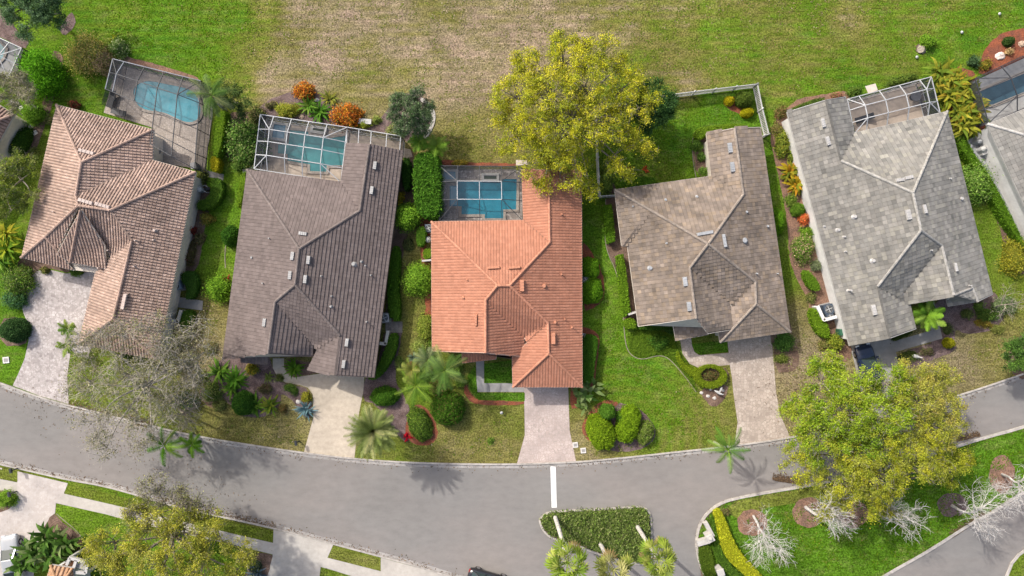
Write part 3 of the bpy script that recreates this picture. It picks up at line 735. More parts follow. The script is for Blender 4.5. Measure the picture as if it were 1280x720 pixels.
def ground():
    xs = np.concatenate([[-600, -300, -120], np.arange(-70, 70.1, .45), [120, 300, 600]]); ys = np.concatenate([[-600, -300, -90], np.arange(-42, 42.1, .45), [90, 300, 600]])
    X, Y = np.meshgrid(xs, ys); nx, ny = len(xs), len(ys)
    U = X / H * F + 640; Vv = 360 - Y / H * F
    k = np.array(DRY); d2 = (U[..., None] - k[:, 0]) ** 2 + (Vv[..., None] - k[:, 1]) ** 2 + 60
    w = 1 / d2 ** 1.6; D = (w * k[:, 2]).sum(-1) / w.sum(-1)
    fld = (Vv < 125) * 1.0
    D = D - .07 * (U > 880) * fld
    vn = rng.random((40, 90)); iu = np.clip((U + 200) / 22, 0, 87); iv = np.clip((Vv + 100) / 12, 0, 37); i0 = iu.astype(int); j0 = iv.astype(int); fu = iu - i0; fv = iv - j0
    pn = (vn[j0, i0] * (1 - fu) + vn[j0, i0 + 1] * fu) * (1 - fv) + (vn[j0 + 1, i0] * (1 - fu) + vn[j0 + 1, i0 + 1] * fu) * fv
    D = D + fld * (pn - .5) * np.where(U < 330, .15, .42)
    D = D + fld * (.10 * np.sin(Vv * .55 + .012 * U + 1.5 * np.sin(U * .013)) + .05 * np.sin(Vv * 1.13 - .02 * U + 2 * np.sin(U * .021)))        # mower passes along the field
    rr_ = np.hypot(U - 782, (Vv - 545) * 1.05); D = D + .11 * np.sin(rr_ * .42) * ((rr_ > 38) & (rr_ < 125) & (U > 735) & (U < 925) & (Vv > 440) & (Vv < 575))   # curved passes round the bed
    D = np.where((np.abs(Y) > 42.5) | (np.abs(X) > 70.5), .42, D)
    D = np.clip(D + rng.normal(0, .03, D.shape), 0, 1)
    st = np.array([0, .15, .35, .6, .8, 1.0]); cs = np.array([(.048, .118, .010), (.070, .138, .010), (.092, .122, .016), (.138, .126, .038), (.185, .152, .088), (.238, .178, .128)])
    c = np.stack([np.interp(D, st, cs[:, q]) for q in range(3)], -1)
    v = np.stack([X, Y, np.zeros_like(X)], -1).reshape(-1, 3)
    i = (np.arange(ny - 1)[:, None] * nx + np.arange(nx - 1)).reshape(-1); f = np.stack([i, i + 1, i + nx + 1, i + nx], 1)
    m, nt, b = _nt('lawn'); L = nt.links.new; b.inputs['Roughness'].default_value = .9; b.inputs['Specular IOR Level'].default_value = .0
    a = N(nt, 'ShaderNodeAttribute', attribute_name='Col'); tc = N(nt, 'ShaderNodeTexCoord'); base = a.outputs['Color']
    def noise(sc, det=5, st=(1, 1, 1), ro=.6):
        mp = N(nt, 'ShaderNodeMapping'); mp.inputs['Scale'].default_value = st; L(tc.outputs['Object'], mp.inputs[0])
        n = N(nt, 'ShaderNodeTexNoise'); n.inputs['Scale'].default_value = sc; n.inputs['Detail'].default_value = det; n.inputs['Roughness'].default_value = ro; L(mp.outputs[0], n.inputs['Vector']); return n.outputs[0]
    # worn, yellower patches
    def rng_(src, a0, a1, b0, b1):
        r = N(nt, 'ShaderNodeMapRange'); r.inputs[1].default_value = a0; r.inputs[2].default_value = a1; r.inputs[3].default_value = b0; r.inputs[4].default_value = b1; L(src, r.inputs[0]); return r.outputs[0]
    mx = N(nt, 'ShaderNodeMix', data_type='RGBA'); L(rng_(noise(.55, 7, (1, 1.5, 1), .7), .5, .72, 0, .42), mx.inputs[0]); L(base, mx.inputs[6]); mx.inputs[7].default_value = (.175, .150, .065, 1); base = mx.outputs[2]
    mx = N(nt, 'ShaderNodeMix', data_type='RGBA'); L(rng_(noise(.8, 6, (.5, 1.6, 1), .7), .54, .72, 0, .4), mx.inputs[0]); L(base, mx.inputs[6]); mx.inputs[7].default_value = (.06, .085, .014, 1); base = mx.outputs[2]
    for sc, st_, lo, hi in ((.16, (1, 1, 1), .84, 1.16), (1.6, (.35, 1.6, 1), .76, 1.24), (6, (1, 1, 1), .52, 1.48), (17, (1, 1, 1), .60, 1.40)):
        mx = N(nt, 'ShaderNodeMix', data_type='RGBA', blend_type='MULTIPLY'); mx.inputs[0].default_value = 1
        L(base, mx.inputs[6]); L(rng_(noise(sc, 5, st_), .37 if sc > 3 else .32, .63 if sc > 3 else .68, lo, hi), mx.inputs[7]); base = mx.outputs[2]
    L(base, b.inputs['Base Color'])
    bp = N(nt, 'ShaderNodeBump'); bp.inputs['Strength'].default_value = .9; bp.inputs['Distance'].default_value = .06; L(noise(14, 6), bp.inputs['Height']); L(bp.outputs[0], b.inputs['Normal'])
    o = mk('lawn', v, f, m, colors=c.reshape(-1, 3)); tag(o, kind='structure')
    return o
ground()
# blades of grass standing over the lawns: a thin uneven nap, one object
ASPH = mat('asphalt', (.172, .164, .155), .9, .055, 1.6, .012, 60, col2=(.188, .172, .160), scale2=.12, stretch=(.5, 1, 1), big=.055, speck=.3, sscale=9, speckcol=(.10, .095, .09))
CONC = mat('concrete_white', (.35, .325, .29), .85, .07, 2.0, .006, 40, big=.10)
CONCG = mat('concrete_grey', (.27, .262, .25), .85, .09, 1.5, .006, 40, col2=(.225, .215, .2), scale2=.4)
KERB = mat('kerb_concrete', (.33, .305, .275), .85, .16, 2.5, .01, 30, speck=.5, sscale=2.2, speckcol=(.12, .10, .085))
GUT = mat('gutter_concrete', (.26, .245, .23), .85, .15, 1.5, speck=.6, sscale=1.6, speckcol=(.10, .085, .07))
def paver(name, c1, c2, c3, sc=2.6, grout=(.16, .14, .12)):
    if name in MATS: return MATS[name]
    m, nt, b = _nt(name); L = nt.links.new; b.inputs['Roughness'].default_value = .9
    tc = N(nt, 'ShaderNodeTexCoord'); br = N(nt, 'ShaderNodeTexVoronoi'); br.inputs['Scale'].default_value = sc; br.inputs['Randomness'].default_value = .75; L(tc.outputs['Object'], br.inputs['Vector'])
    r = N(nt, 'ShaderNodeValToRGB'); r.color_ramp.elements[0].color = (*c1, 1); r.color_ramp.elements[1].color = (*c3, 1); e = r.color_ramp.elements.new(.5); e.color = (*c2, 1)
    sp = N(nt, 'ShaderNodeSeparateColor'); L(br.outputs['Color'], sp.inputs[0]); L(sp.outputs[0], r.inputs[0])
    n = N(nt, 'ShaderNodeTexNoise'); n.inputs['Scale'].default_value = .5; n.inputs['Detail'].default_value = 6; L(tc.outputs['Object'], n.inputs['Vector'])
    mr = N(nt, 'ShaderNodeMapRange'); mr.inputs[1].default_value = .3; mr.inputs[2].default_value = .7; mr.inputs[3].default_value = .82; mr.inputs[4].default_value = 1.18; L(n.outputs[0], mr.inputs[0])
    mx = N(nt, 'ShaderNodeMix', data_type='RGBA', blend_type='MULTIPLY'); mx.inputs[0].default_value = 1; L(r.outputs[0], mx.inputs[6]); L(mr.outputs[0], mx.inputs[7])
    d = N(nt, 'ShaderNodeTexVoronoi', feature='DISTANCE_TO_EDGE'); d.inputs['Scale'].default_value = sc; d.inputs['Randomness'].default_value = .75; L(tc.outputs['Object'], d.inputs['Vector'])
    g = N(nt, 'ShaderNodeMapRange'); g.inputs[1].default_value = .02; g.inputs[2].default_value = .07; L(d.outputs[0], g.inputs[0])
    m2 = N(nt, 'ShaderNodeMix', data_type='RGBA'); L(g.outputs[0], m2.inputs[0]); m2.inputs[6].default_value = (*grout, 1); L(mx.outputs[2], m2.inputs[7])
    L(m2.outputs[2], b.inputs['Base Color']); MATS[name] = m; return m
PAVE1 = paver('pavers_pink_grey', (.24, .21, .20), (.34, .305, .29), (.40, .365, .35), 4.2, (.26, .235, .22))
PAVE3 = paver('pavers_pink', (.34, .275, .245), (.37, .305, .275), (.40, .33, .30), 3.6, (.28, .235, .21))
PAVE4 = paver('pavers_tan', (.28, .23, .19), (.335, .28, .235), (.38, .325, .275), 3.4, (.24, .20, .165))
BEIGE = mat('concrete_beige', (.385, .33, .26), .85, .09, 2.5, .004, 60, big=.09)
DECK1 = paver('deck_stone_brown', (.28, .24, .20), (.33, .285, .245), (.38, .33, .285), 4.5, (.17, .145, .125))
DECK2 = mat('deck_tan', (.38, .32, .26), .85, .1, 3, big=.1)
DECK3 = paver('deck_stone_mottled', (.16, .14, .125), (.26, .235, .215), (.42, .38, .35), 4.5, (.13, .115, .105))
DECK5 = mat('deck_sand', (.36, .30, .245), .85, .08, 2, big=.1)
DECK6 = mat('deck_grey', (.30, .30, .295), .85, .08, 2, big=.1)
RED = mat('mulch_red', (.20, .062, .03), .95, .35, 9, .05, 16, col2=(.14, .05, .03), scale2=1.2)
BRN = mat('mulch_brown', (.10, .064, .046), .95, .35, 9, .05, 16, col2=(.15, .10, .075), scale2=1.0)
PUR = mat('mulch_purple_brown', (.135, .096, .09), .95, .4, 9, .05, 16, col2=(.09, .06, .055), scale2=1.4)
PNK = mat('mulch_terracotta', (.20, .115, .078), .95, .38, 9, .05, 16, col2=(.14, .085, .06), scale2=1.4)
UP = [(-160,428),(-60,460),(0,479),(42,495),(83,507),(125,517),(177,530),(226,542),(274,551),(326,559),(380,567),(443,574.5),(500,578.5),(553,580.5),(640,581.5),(720,578.5),(760,575),(800,571),(840,566.5),(893,561),(960,552.5),(1003,545),(1060,533),(1130,515),(1209,492),(1270,471.5),(1330,450),(1450,405)]
LO = [(-160,540),(-60,565),(0,579),(40,588),(83,598),(125,605),(160,614),(222,633),(297,649),(342,659),(380,669),(430,682),(475,694),(509,703),(566,720),(640,745),(700,775),(740,820),(750,900)]
ISL = [(1450,470),(1360,503),(1280,532),(1227,546),(1190,558),(1130,577),(1060,595),(1005,606),(961,613),(919,621),(902,626),(886,636),(873,653),(868,674),(870,695),(877,716),(890,742),(908,775),(940,800),(985,798),(1030,768),(1107,720),(1163,689),(1213,656),(1242,641),(1268,623),(1300,606),(1380,570),(1470,535)]
UP, LO, ISL = [smooth_poly(q, 2, False) for q in (UP, LO, ISL)]
road = UP + [(1500,380),(1500,900),(700,960)] + LO[::-1]
sheet('road', UP + [(1700,320),(1700,1000),(780,1000)] + LO[::-1] + [(-260,510),(-260,400)], .004, ASPH)
# the lawn island on the right sits on the road sheet: its own ground
isl = ISL + [(1600,480),(1600,420)]
def lawn_patch(name, px, z=.06, dry=.1, holes=None):
    p = [W2(*q) for q in px]; m = MATS.get('lawn_patch')
    st = np.array([0, .15, .35, .6, .8, 1.0]); cs = np.array([(.048, .118, .010), (.070, .138, .010), (.092, .122, .016), (.138, .126, .038), (.185, .152, .088), (.238, .178, .128)])
    c = [np.interp(dry, st, cs[:, q]) for q in range(3)]
    t = tess(p); o = mk(name, [(x, y, z) for x, y in p], t, bpy.data.materials['lawn'], colors=np.tile(c, (len(p), 1))); return tag(o, kind='structure')
lawn_patch('lawn', isl, .05, .08)
lawn_patch('lawn', [(1252,735),(1257,718),(1263,703),(1272,692),(1290,680),(1400,630),(1500,700),(1500,900),(1300,900)], .05, .3)
lawn_patch('lawn', [(905,638),(920,626),(960,618),(1005,611),(1060,600),(1100,590),(1090,608),(1020,625),(960,634),(925,650)], .054, .42)
def kerb(line, side, closed=False, w=.16, g=.34):
    p = [W2(*q) for q in line]
    v, f = strip_along(p, 0, side * w, 0.0, .12, closed); recalc(tag(mk('kerb', v, f, KERB), kind='structure'))
    if g:
        v, f = strip_along(p, -side * g, -side * .004, 0.0, .009, closed); recalc(tag(mk('gutter_strip', v, f, GUT), kind='structure'))
kerb(UP, 1); kerb(LO, -1); kerb(ISL, 1, w=.28, g=0)
kerb([(1240,760),(1252,735),(1257,718),(1263,703),(1272,692),(1290,680),(1400,630)], -1, w=.25, g=0)
MED = smooth_poly([(675,657),(673,650),(677,644),(684,640),(692,638),(748,635.5),(795,632.5),(803,632.5),(810,636),(814,643),(815.5,660),(815.5,680),(815,702),(811,705.5),(800,706),(785,704),(748,694),(721,682),(700,677.5),(687,672),(679,665)], 1)
kerb(MED, -1 if area2([W2(*q) for q in MED]) < 0 else 1, True, .2, 0)
sheet('median_bed', MED, .03, BRN)
sheet('stop_line', [(688,583),(694.5,583),(696,634.5),(689.5,634.5)], .011, mat('road_paint', (.62, .62, .61), .6, .08, 3, speck=.3, sscale=6, speckcol=(.3, .3, .3)))
# driveways, walks
sheet('driveway', [(16,482),(23,467),(31,448),(36,425),(35,405),(29,390),(26,375),(29,362),(36,350),(46,339),(58,336),(83,342),(118,338),(130,345),(112,440),(88,442),(84,470),(86,505),(50,495)], .014, PAVE1, 0)
sheet('driveway', [(355,448),(341,448),(341,462),(347,472),(357,478),(376,481.5),(385,484.6),(391,493),(391.7,522),(380,565),(443,573),(449,515),(454,490),(456,465),(400,455),(400,467),(380,470),(367.5,472),(359,467),(355,459)], .014, BEIGE)
sheet('driveway', [(655,478),(656,544),(646,580),(720,577),(712,538),(710,478)], .014, PAVE3)
sheet('driveway', [(912,410),(909.5,428),(911,441),(912,455.6),(915,473),(916.5,490),(922,528),(918,557),(988,547),(975,518),(970,490),(966,440),(962,405)], .014, PAVE4)
sheet('driveway', [(1060,425),(1066.5,448),(1086,530),(1140,514),(1126,460),(1119.6,440),(1116,415)], .014, CONCG)
sheet('front_walk', [(595,448),(605,448),(605,479),(655,479),(655,490),(596,490)], .014, CONCG)
sheet('front_walk', [(849,418),(863,418),(865,432),(868,440),(874,444),(911,441),(912,456),(874,460),(862,454.6),(853,442)], .014, PAVE4)
sheet('front_walk', [(1155,372),(1166,370),(1178,423),(1119.6,440),(1116,427),(1164,413)], .018, CONCG)
# far-side walks and drives
sheet('sidewalk', [(22,603),(80,617),(133,629),(180,640),(299,669),(341,678.5),(345,680),(341,693),(290,680.5),(180,656),(133,643),(71,629),(-80,600),(-80,583)], .014, CONC)
sheet('driveway', [(22,589),(85,604),(80,617),(70,629),(69,641),(62,652),(52,664),(45,690),(40,740),(-60,740),(-60,650),(0,640),(21,622)], .02, paver('pavers_cream', (.34, .305, .28), (.375, .34, .315), (.40, .365, .34), 3.6, (.36, .32, .29)))
sheet('driveway', [(342,662),(417,680),(409,698),(402,740),(325,740),(341,693)], .02, CONC)
sheet('sidewalk', [(409,697),(476,714),(520,727),(520,740),(455,725),(401,708)], .014, CONC)
sheet('driveway', [(476,697),(566,721.5),(620,745),(470,745),(476,714)], .02, CONC)
sheet('driveway', [(-40,575),(3,585),(2,590),(-40,583)], .02, CONC)
# decks, pads
sheet('pool_deck', [(147,80),(252,106),(266,125),(266,145),(256,212),(192,203),(192,160),(130,141)], .06, DECK1)
sheet('pool_deck', [(333,150),(434,166),(505,178),(503,192),(430,184),(428,234),(322,214)], .06, DECK2)
sheet('pool_deck', [(551,212),(651,212),(653,278),(551,278)], .06, DECK3)
sheet('pool_deck', [(1060,128),(1150,102),(1160,146),(1070,170)], .06, DECK5)
sheet('pool_deck', [(1212,104),(1330,50),(1330,140),(1236,166),(1228,150)], .06, DECK6)
sheet('pool_deck', [(-40,20),(2,48),(30,62),(20,95),(-40,85)], .06, DECK6)
sheet('side_pad', [(1205,178),(1226,166),(1236,162),(1290,290),(1275,296),(1262,280),(1240,230)], .03, mat('pad_grey', (.25, .255, .26), .85, .08, 2))
sheet('side_walk', [(213,370),(213,378),(222,384),(238,386),(253,388),(254,376),(236,373)], .03, CONCG)
sheet('side_walk', [(482,402),(503,402),(503,416),(482,415)], .03, paver('pavers_dim', (.16, .14, .13), (.2, .18, .165), (.24, .21, .19), 3.4))
sheet('side_walk', [(253,210),(262,214),(280,218),(279,226),(265,222),(255,220)], .03, CONCG)
sheet('side_walk', [(502,184),(513,187),(516,196),(508,198),(500,195)], .03, PAVE4)
sheet('paving_slab', [(1081,108),(1094,104.5),(1097,113),(1085,117)], .05, mat('slab_cream', (.42, .37, .32), .8, .05))
sheet('paving_slab', [(645,200),(658,200),(660,206),(645,207)], .05, MATS['slab_cream'])
sheet('paving_slab', [(303,212),(316,208),(316,216),(304,218)], .05, MATS['slab_cream'])
# planting beds
BEDS = [(PUR, [(318,152),(322,134),(345,120),(385,110),(415,127),(430,148),(470,152),(485,138),(495,120),(512,115),(535,124),(542,140),(541,155),(533,174),(512,180),(500,170),(433,160),(326,144)]),
 (BRN, [(503,190),(520,190),(520,265),(508,300),(505,312),(500,340),(497,400),(480,410),(487,330)]),
 (PUR, [(484,402),(504,402),(502,420),(495,455),(494,478),(504,492),(515,518),(516,545),(508,555),(498,545),(470,505),(452,500),(456,470),(468,470)]),
 (RED, [(528,232),(541,272),(541,300),(533,300),(532,325),(541,330),(542,445),(530,440),(530,395),(533,380),(524,300),(525,270)]),
 (RED, [(512,512),(522,504),(534,510),(544,526),(548,545),(540,556),(524,558),(511,551),(505,540)]),
 (RED, [(578,474),(583,478),(586,490),(597,500.5),(656,502),(656,506),(596,507),(581,496)]),
 (RED, [(505,470),(512,445),(516,440),(514,470),(510,480)]),
 (RED, [(727,300),(737,310),(753,338),(757,370),(746,384),(727,390)]), (RED, [(724,406),(740,412),(750,420),(748,445),(741,490),(724,490)]),
 (RED, [(726,538),(733,520),(745,505),(760,500),(775,503),(770,520),(757,545),(757,562),(735,552)]),
 (PUR, [(768,502),(795,508),(812,522),(822,542),(808,560),(780,566),(757,562),(757,540)]),
 (RED, [(714,481),(720,481),(724,510),(712,512)]),
 (BRN, [(757,240),(768,238),(778,305),(790,305),(803,408),(783,410),(776,380),(775,345),(757,312),(756,270)]),
 (BRN, [(756,222),(770,230),(769,243),(758,245)]),
 (BRN, [(878,170),(868,165),(865,180),(868,210),(878,225),(895,222),(888,175)]),
 (RED, [(903,128),(915,118),(922,132),(940,138),(936,148),(925,143),(910,136)]),
 (BRN, [(873,486),(912,478),(906,500),(893,511),(880,500)]), (BRN, [(866,462),(890,456),(912,462),(908,482),(880,486)]),
 (PNK, [(962,170),(970,148),(985,133),(1000,122),(1030,118),(1062,112),(1062,128),(990,148),(1004,205),(1066,432),(1062,452),(1050,452),(1030,425),(1012,398),(1010,375),(996,350),(985,320),(985,280),(974,225),(966,190)]),
 (BRN, [(966,425),(988,416),(1000,440),(998,460),(985,466),(970,466)]), (BRN, [(966,440),(960,400),(985,395),(992,420)]),
 (PUR, [(1163,368),(1240,360),(1256,385),(1252,405),(1235,415),(1205,418),(1196,410),(1193,425),(1196,438),(1165,450),(1132,462),(1128,458),(1120,441),(1177,426)]),
 (RED, [(1222,97),(1225,75),(1232,60),(1245,46),(1262,38),(1310,30),(1310,66),(1262,84)]), (RED, [(1175,135),(1190,80),(1225,92),(1240,160),(1200,168)]),
 (PUR, [(74,38),(78,30),(88,14),(94,20),(95,30),(88,40),(80,45)]), (PUR, [(-10,5),(8,15),(22,40),(38,52),(30,62),(12,52),(-10,40)]),
 (BRN, [(64,62),(78,66),(80,80),(68,125),(60,148),(42,195),(20,200),(46,150),(58,115)]),
 (BRN, [(246,212),(264,240),(262,262),(258,275),(254,300),(247,340),(222,348),(228,285)]),
 (BRN, [(20,330),(26,345),(30,360),(45,338),(58,334),(84,341),(115,340),(115,330),(30,318)]),
 (PUR, [(276,448),(336,442),(342,465),(355,479),(376,483),(385,486),(390,495),(390,522),(380,522),(366,500),(350,490),(352,505),(345,516),(325,522),(300,520),(285,502),(262,495),(262,460)]), (PNK, [(246,488),(262,480),(278,495),(270,512),(255,505)]),
 (BRN, [(357,447),(400,455),(400,466),(380,469),(368,470),(360,466),(356,459)]),
 (RED, [(548,205),(556,198),(575,203),(652,204),(652,208),(548,208)]), (PNK, [(150,69),(190,79),(246,95),(250,102),(190,88),(147,76)]),
 (BRN, [(280,140),(325,140),(320,210),(305,205),(282,200),(281,165)]),
 (BRN, [(872,655),(885,640),(900,632),(908,640),(905,660),(926,702),(940,735),(880,735),(871,690)]),
 (BRN, [(66,641),(72,645),(82,656),(96,664),(104,675),(100,690),(60,700),(45,690),(52,664)]), (BRN, [(341,693),(341,697),(330,735),(300,735),(318,690)]),
 (BRN, [(-10,612),(14,615),(22,622),(15,635),(0,641),(-10,641)]), (BRN, [(0,398),(22,396),(34,403),(36,420),(32,432),(0,432)]), (BRN, [(1268,425),(1290,410),(1300,470),(1270,475),(1258,450)]),
 (BRN, [(1216,180),(1222,178),(1285,300),(1290,340),(1270,345),(1250,290)])]
for q, (m, px) in enumerate(BEDS): sheet('planting_bed', px, .008 + .0004 * q, m, 1, jag=.03)
for u, v, ru, rv, m in ((940, 653, 19, 17, PNK), (1010, 640, 20, 19, PNK), (1066, 642, 20, 17, PNK), (1190, 631, 19, 15, PUR), (1252, 592, 16, 24, PNK), (1152, 61, 7, 7, PUR), (1010, 441, 0, 0, PNK)):
    if ru: sheet('planting_bed', [(u + ru * math.cos(a), v + rv * math.sin(a)) for a in np.linspace(0, 6.283, 24)[:-1]], .062 if v > 500 else .03, m, 0, jag=.05)
# grass plots between the pavings on the far side of the road
for px, d in (([(85,605.5),(133,616),(180,628),(222,638),(342,664),(341,678),(299,668.5),(180,639.5),(133,628.5),(80,616)], .35), ([(417,686),(476,700.5),(476,713),(410,696)], .45), ([(71,629.5),(133,643.5),(180,656.5),(290,681),(318,688),(300,740),(110,740),(100,678),(92,663),(78,650),(70,641)], .2), ([(401,708.5),(455,725),(440,745),(396,745)], .3), ([(3,587),(22,591),(22,602),(-20,595),(-20,583)], .4)):
    lawn_patch('lawn', px, .022, d)
lawn_patch('lawn', [(605,455),(640,450),(640,479),(606,479)], .02, .0); lawn_patch('lawn', [(597,491),(656,491),(656,501),(598,500),(588,488),(584,470),(594,456)], .021, .05)
lawn_patch('lawn', [(865,430),(909,425),(910,440),(874,443.5),(868,439)], .02, .05)
# edging strips
EDG = mat('edging_stone', (.19, .17, .12), .85, .15, 4)
for px in ([(757,248),(757,275),(756,300),(760,318),(770,338),(776,365),(779,395),(781,425),(785,440),(795,448),(806,449),(822,444),(833,446),(843,455),(860,475),(870,490)],
           [(868,165),(865,178),(866,200),(870,222)], [(283,300),(281,320),(282,335)], [(71,642),(82,652),(95,662),(104,674)]):
    v, f = strip_along([W2(*q) for q in smooth_poly(px, 2, False)], -.04, .04, 0, .05); recalc(tag(mk('edging', v, f, EDG), kind='structure'))
v, f = strip_along([W2(*q) for q in smooth_poly([(526,124),(535,129),(542,140),(542,152),(537,163),(531,173)], 2, False)], -.2, .2, 0, .09); recalc(tag(mk('edging', v, f, mat('edging_pale', (.33, .31, .28), .85, .2, 4)), kind='structure'))
v, f = strip_along([W2(*q) for q in smooth_poly([(446,146),(437,140),(425,134)], 1, False)], -.3, .3, 0, .03); recalc(tag(mk('side_walk', v, f, CONCG), kind='structure'))
# ------------------------------------------------------------------ houses
def tilemat(n, **k): return mat(n, (1, 1, 1), .82, k.pop('noise', .16), k.pop('scale', 2.0), attr=True, big=k.pop('big', .14), **k)
STUCCO = mat('stucco_cream', (.50, .46, .39), .9, .06, 3); STW = mat('stucco_white', (.60, .59, .57), .9, .05, 3); STT = mat('stucco_tan', (.42, .37, .30), .9, .06, 3)
TRW = mat('trim_white', (.37, .36, .345), .6, .05); TRB = mat('trim_brown', (.13, .10, .085), .6, .05); TRT = mat('trim_terracotta', (.40, .27, .21), .6, .05); TRC = mat('trim_cream', (.45, .40, .34), .6, .05)
WIN = lambda e, f, w=1.5, h=1.2, z=.9: (e, f, w, h, z, 'window')
GAR = lambda e, f, w=4.9: (e, f, w, 2.2, .02, 'garage')
DOOR = lambda e, f: (e, f, 1.0, 2.1, .02, 'door')

# 1 brown corrugated-tile house with the entry tower roof
n1 = dict(A=(71,131,'e'), B=(192,162,'e'), C=(191,200,'e'), D=(245,215,'e'), E=(197,450,'e'), Fz=(98,430,'e'), G=(119,341,'e'), L=(27,322,'e'), K=(92,338,'e'), R1=(102,203), Vt=(95,245), R2=(98,257), R3=(138,263), R4=(165,301), R5=(142,398), N1=(57,296), V1=(139,322), Q=(131,309,3.7), Vq=(72,313),
          Ap=(101,262,6.3), E1=(71,318,3.9), E2=(88,328,3.6), E3=(132,336,3.6), E4=(131,307,4.3), G2=(128,338,'e'))
R1_ = Roof(n1, [(('A','L'), ['A','R1','Vt','R2','N1','L']), (('A','B'), ['A','B','R1']), (('B','C'), ['B','C','Vt','R1']), (('C','D'), ['C','D','R3','R2','Vt']), (('D','E'), ['D','E','R5','R4','R3']),
                (('E','Fz'), ['E','Fz','R5']), (('Fz','G'), ['Fz','G','V1','R4','R5']), (None, ['R2','R3','R4','V1','Q']), (None, ['N1','R2','Vq']), (('L','K'), ['L','N1','Vq','K']), (None, ['Ap','E1','E2']), (None, ['Ap','E2','E3','E4'])])
house('wide house under a brown barrel-tile roof with tower-like entry roof', R1_, ['A','B','C','D','E','Fz','G','K','L'], tilemat('tiles_brown'), (.20, .14, .11), STUCCO, TRC,
      [(.31, .22, .175), (.285, .20, .158), (.325, .235, .19), (.27, .188, .15)], .07, 'barrel', .29, .32, .06, step=.035, cap_col=(.31, .215, .17), vent_m=mat('vent_pinkish', (.38, .31, .275), .5, .05),
      vents=[(109,190,1.6,.32,'e'), (108,252,1.5,.34,'e'), (129,257,1.5,.34,'e'), (156,377,1.6,.34,'e')], pipes=[(68,265,.06,.3),(194,288,.13,.25),(193,300,.07,.3),(169,333,.07,.3),(171,301,.07,.4),(137,313,.07,.4),(125,335,.08,.4)],
      openings=[WIN(0,.2), WIN(0,.45), GAR(5,.5), WIN(4,.5), WIN(8,.3), WIN(8,.7), DOOR(6,.5)])

# 2 dark grey-brown house
n2 = dict(A=(309,212,'e'), B=(426,227,'e'), C=(433,180,'e'), Cr=(462,181), D=(504,189,'e'), E=(468,472,'e'), Gb=(419,469), Fz=(384,462,'e'), Fx=(388,436,'e'), V=(396,438,3.3), X=(392,432,3.2), Y=(391,446,'e'), Z=(335,442), L=(278,449,'e'), Ra=(374,311), Rb=(369,356), Rc=(450,263), Rd=(425,419), Re=(344,377),
          b1=(301,440,2.85), b2=(335,442,2.85), b3=(333,456,2.5), b4=(301,453,2.5))
R2_ = Roof(n2, [(('A','L'), ['A','Ra','Rb','Re','Z','L']), (('A','B'), ['A','B','Rc','Ra']), (('B','C'), ['B','C','Cr','Rc']), (('D','E'), ['Cr','D','E','Gb','Rd','Rb','Ra','Rc']), (('Fz','Fx'), ['Rd','Gb','Fz','V']), (None, ['Rb','Rd','V','X','Re']), (('Y','X'), ['Re','Z','Y','X']), (None, ['b1','b2','b3','b4'])])
house('wide house under a dark grey-brown ribbed tile roof beside the terracotta one', R2_, ['A','B','C','D','E','Fz','Y','L'], tilemat('tiles_greybrown', noise=.10, big=.08), (.11, .09, .08), STT, TRB,
      [(.124, .099, .091), (.117, .093, .086), (.131, .105, .097), (.110, .087, .080)], .035, 'flat', .34, .335, .012, step=.075, cap_col=(.14, .115, .105),
      vents=[(379,292,.8,.33,'e'), (366,320,.8,.33,'e'), (386,325,.8,.33,'e'), (363,344,.8,.33,'e'), (382,349,.8,.33,'e'), (331,403,.8,.33,'e'), (434,428,.8,.33,'e'), (430,455,.8,.33,'e'), (469,207,.8,.33,'e'), (465,238,.8,.33,'e')],
      pipes=[(315,322,.1,.2),(337,298,.06,.3),(329,354,.06,.3),(402,345,.06,.3),(442,330,.17,.22),(452,327,.1,.3),(457,332,.07,.3),(464,344,.06,.4),(415,370,.06,.4),(414,383,.1,.3),(459,402,.06,.5)],
      gables=[('C','Cr','D'), ('E','Gb','Fz'), ('Y','Z','L')], openings=[WIN(7,.2), WIN(7,.45), WIN(7,.75), WIN(3,.2), WIN(3,.4,.9), WIN(3,.6), GAR(4,.45), DOOR(5,.5), WIN(6,.5,1.8)])

# 3 terracotta house
n3 = dict(A=(539,277,'e'), B=(654,275,'e'), C=(652,212,'e'), Cr=(686,212), D=(727,213,'e'), E=(728,484,'e'), Fz=(641,484,'e'), G=(640,447,'e'), V=(659,428,3.4), X=(655,422,3.2), Y=(656,446,'e'), Z=(607,441), L=(540,439,'e'), R1=(622,357), R2=(637,357), R3=(607,375), Rc=(687,303), R4=(685,404), R5=(686,442),
          p1=(577,442,2.75), p2=(621,440,2.75), p3=(620,449,2.5), p4=(578,454,2.4))
R3_ = Roof(n3, [(('A','L'), ['A','R1','R3','Z','L']), (('A','B'), ['A','B','Rc','R2','R1']), (('B','C'), ['B','C','Cr','Rc']), (('D','E'), ['Cr','D','E','R5','R4','R2','Rc']), (('E','Fz'), ['E','Fz','R5']), (('Fz','G'), ['Fz','G','V','R4','R5']), (None, ['R1','R2','R4','V','X','R3']), (('Y','X'), ['R3','Z','Y','X']), (None, ['p1','p2','p3','p4'])])
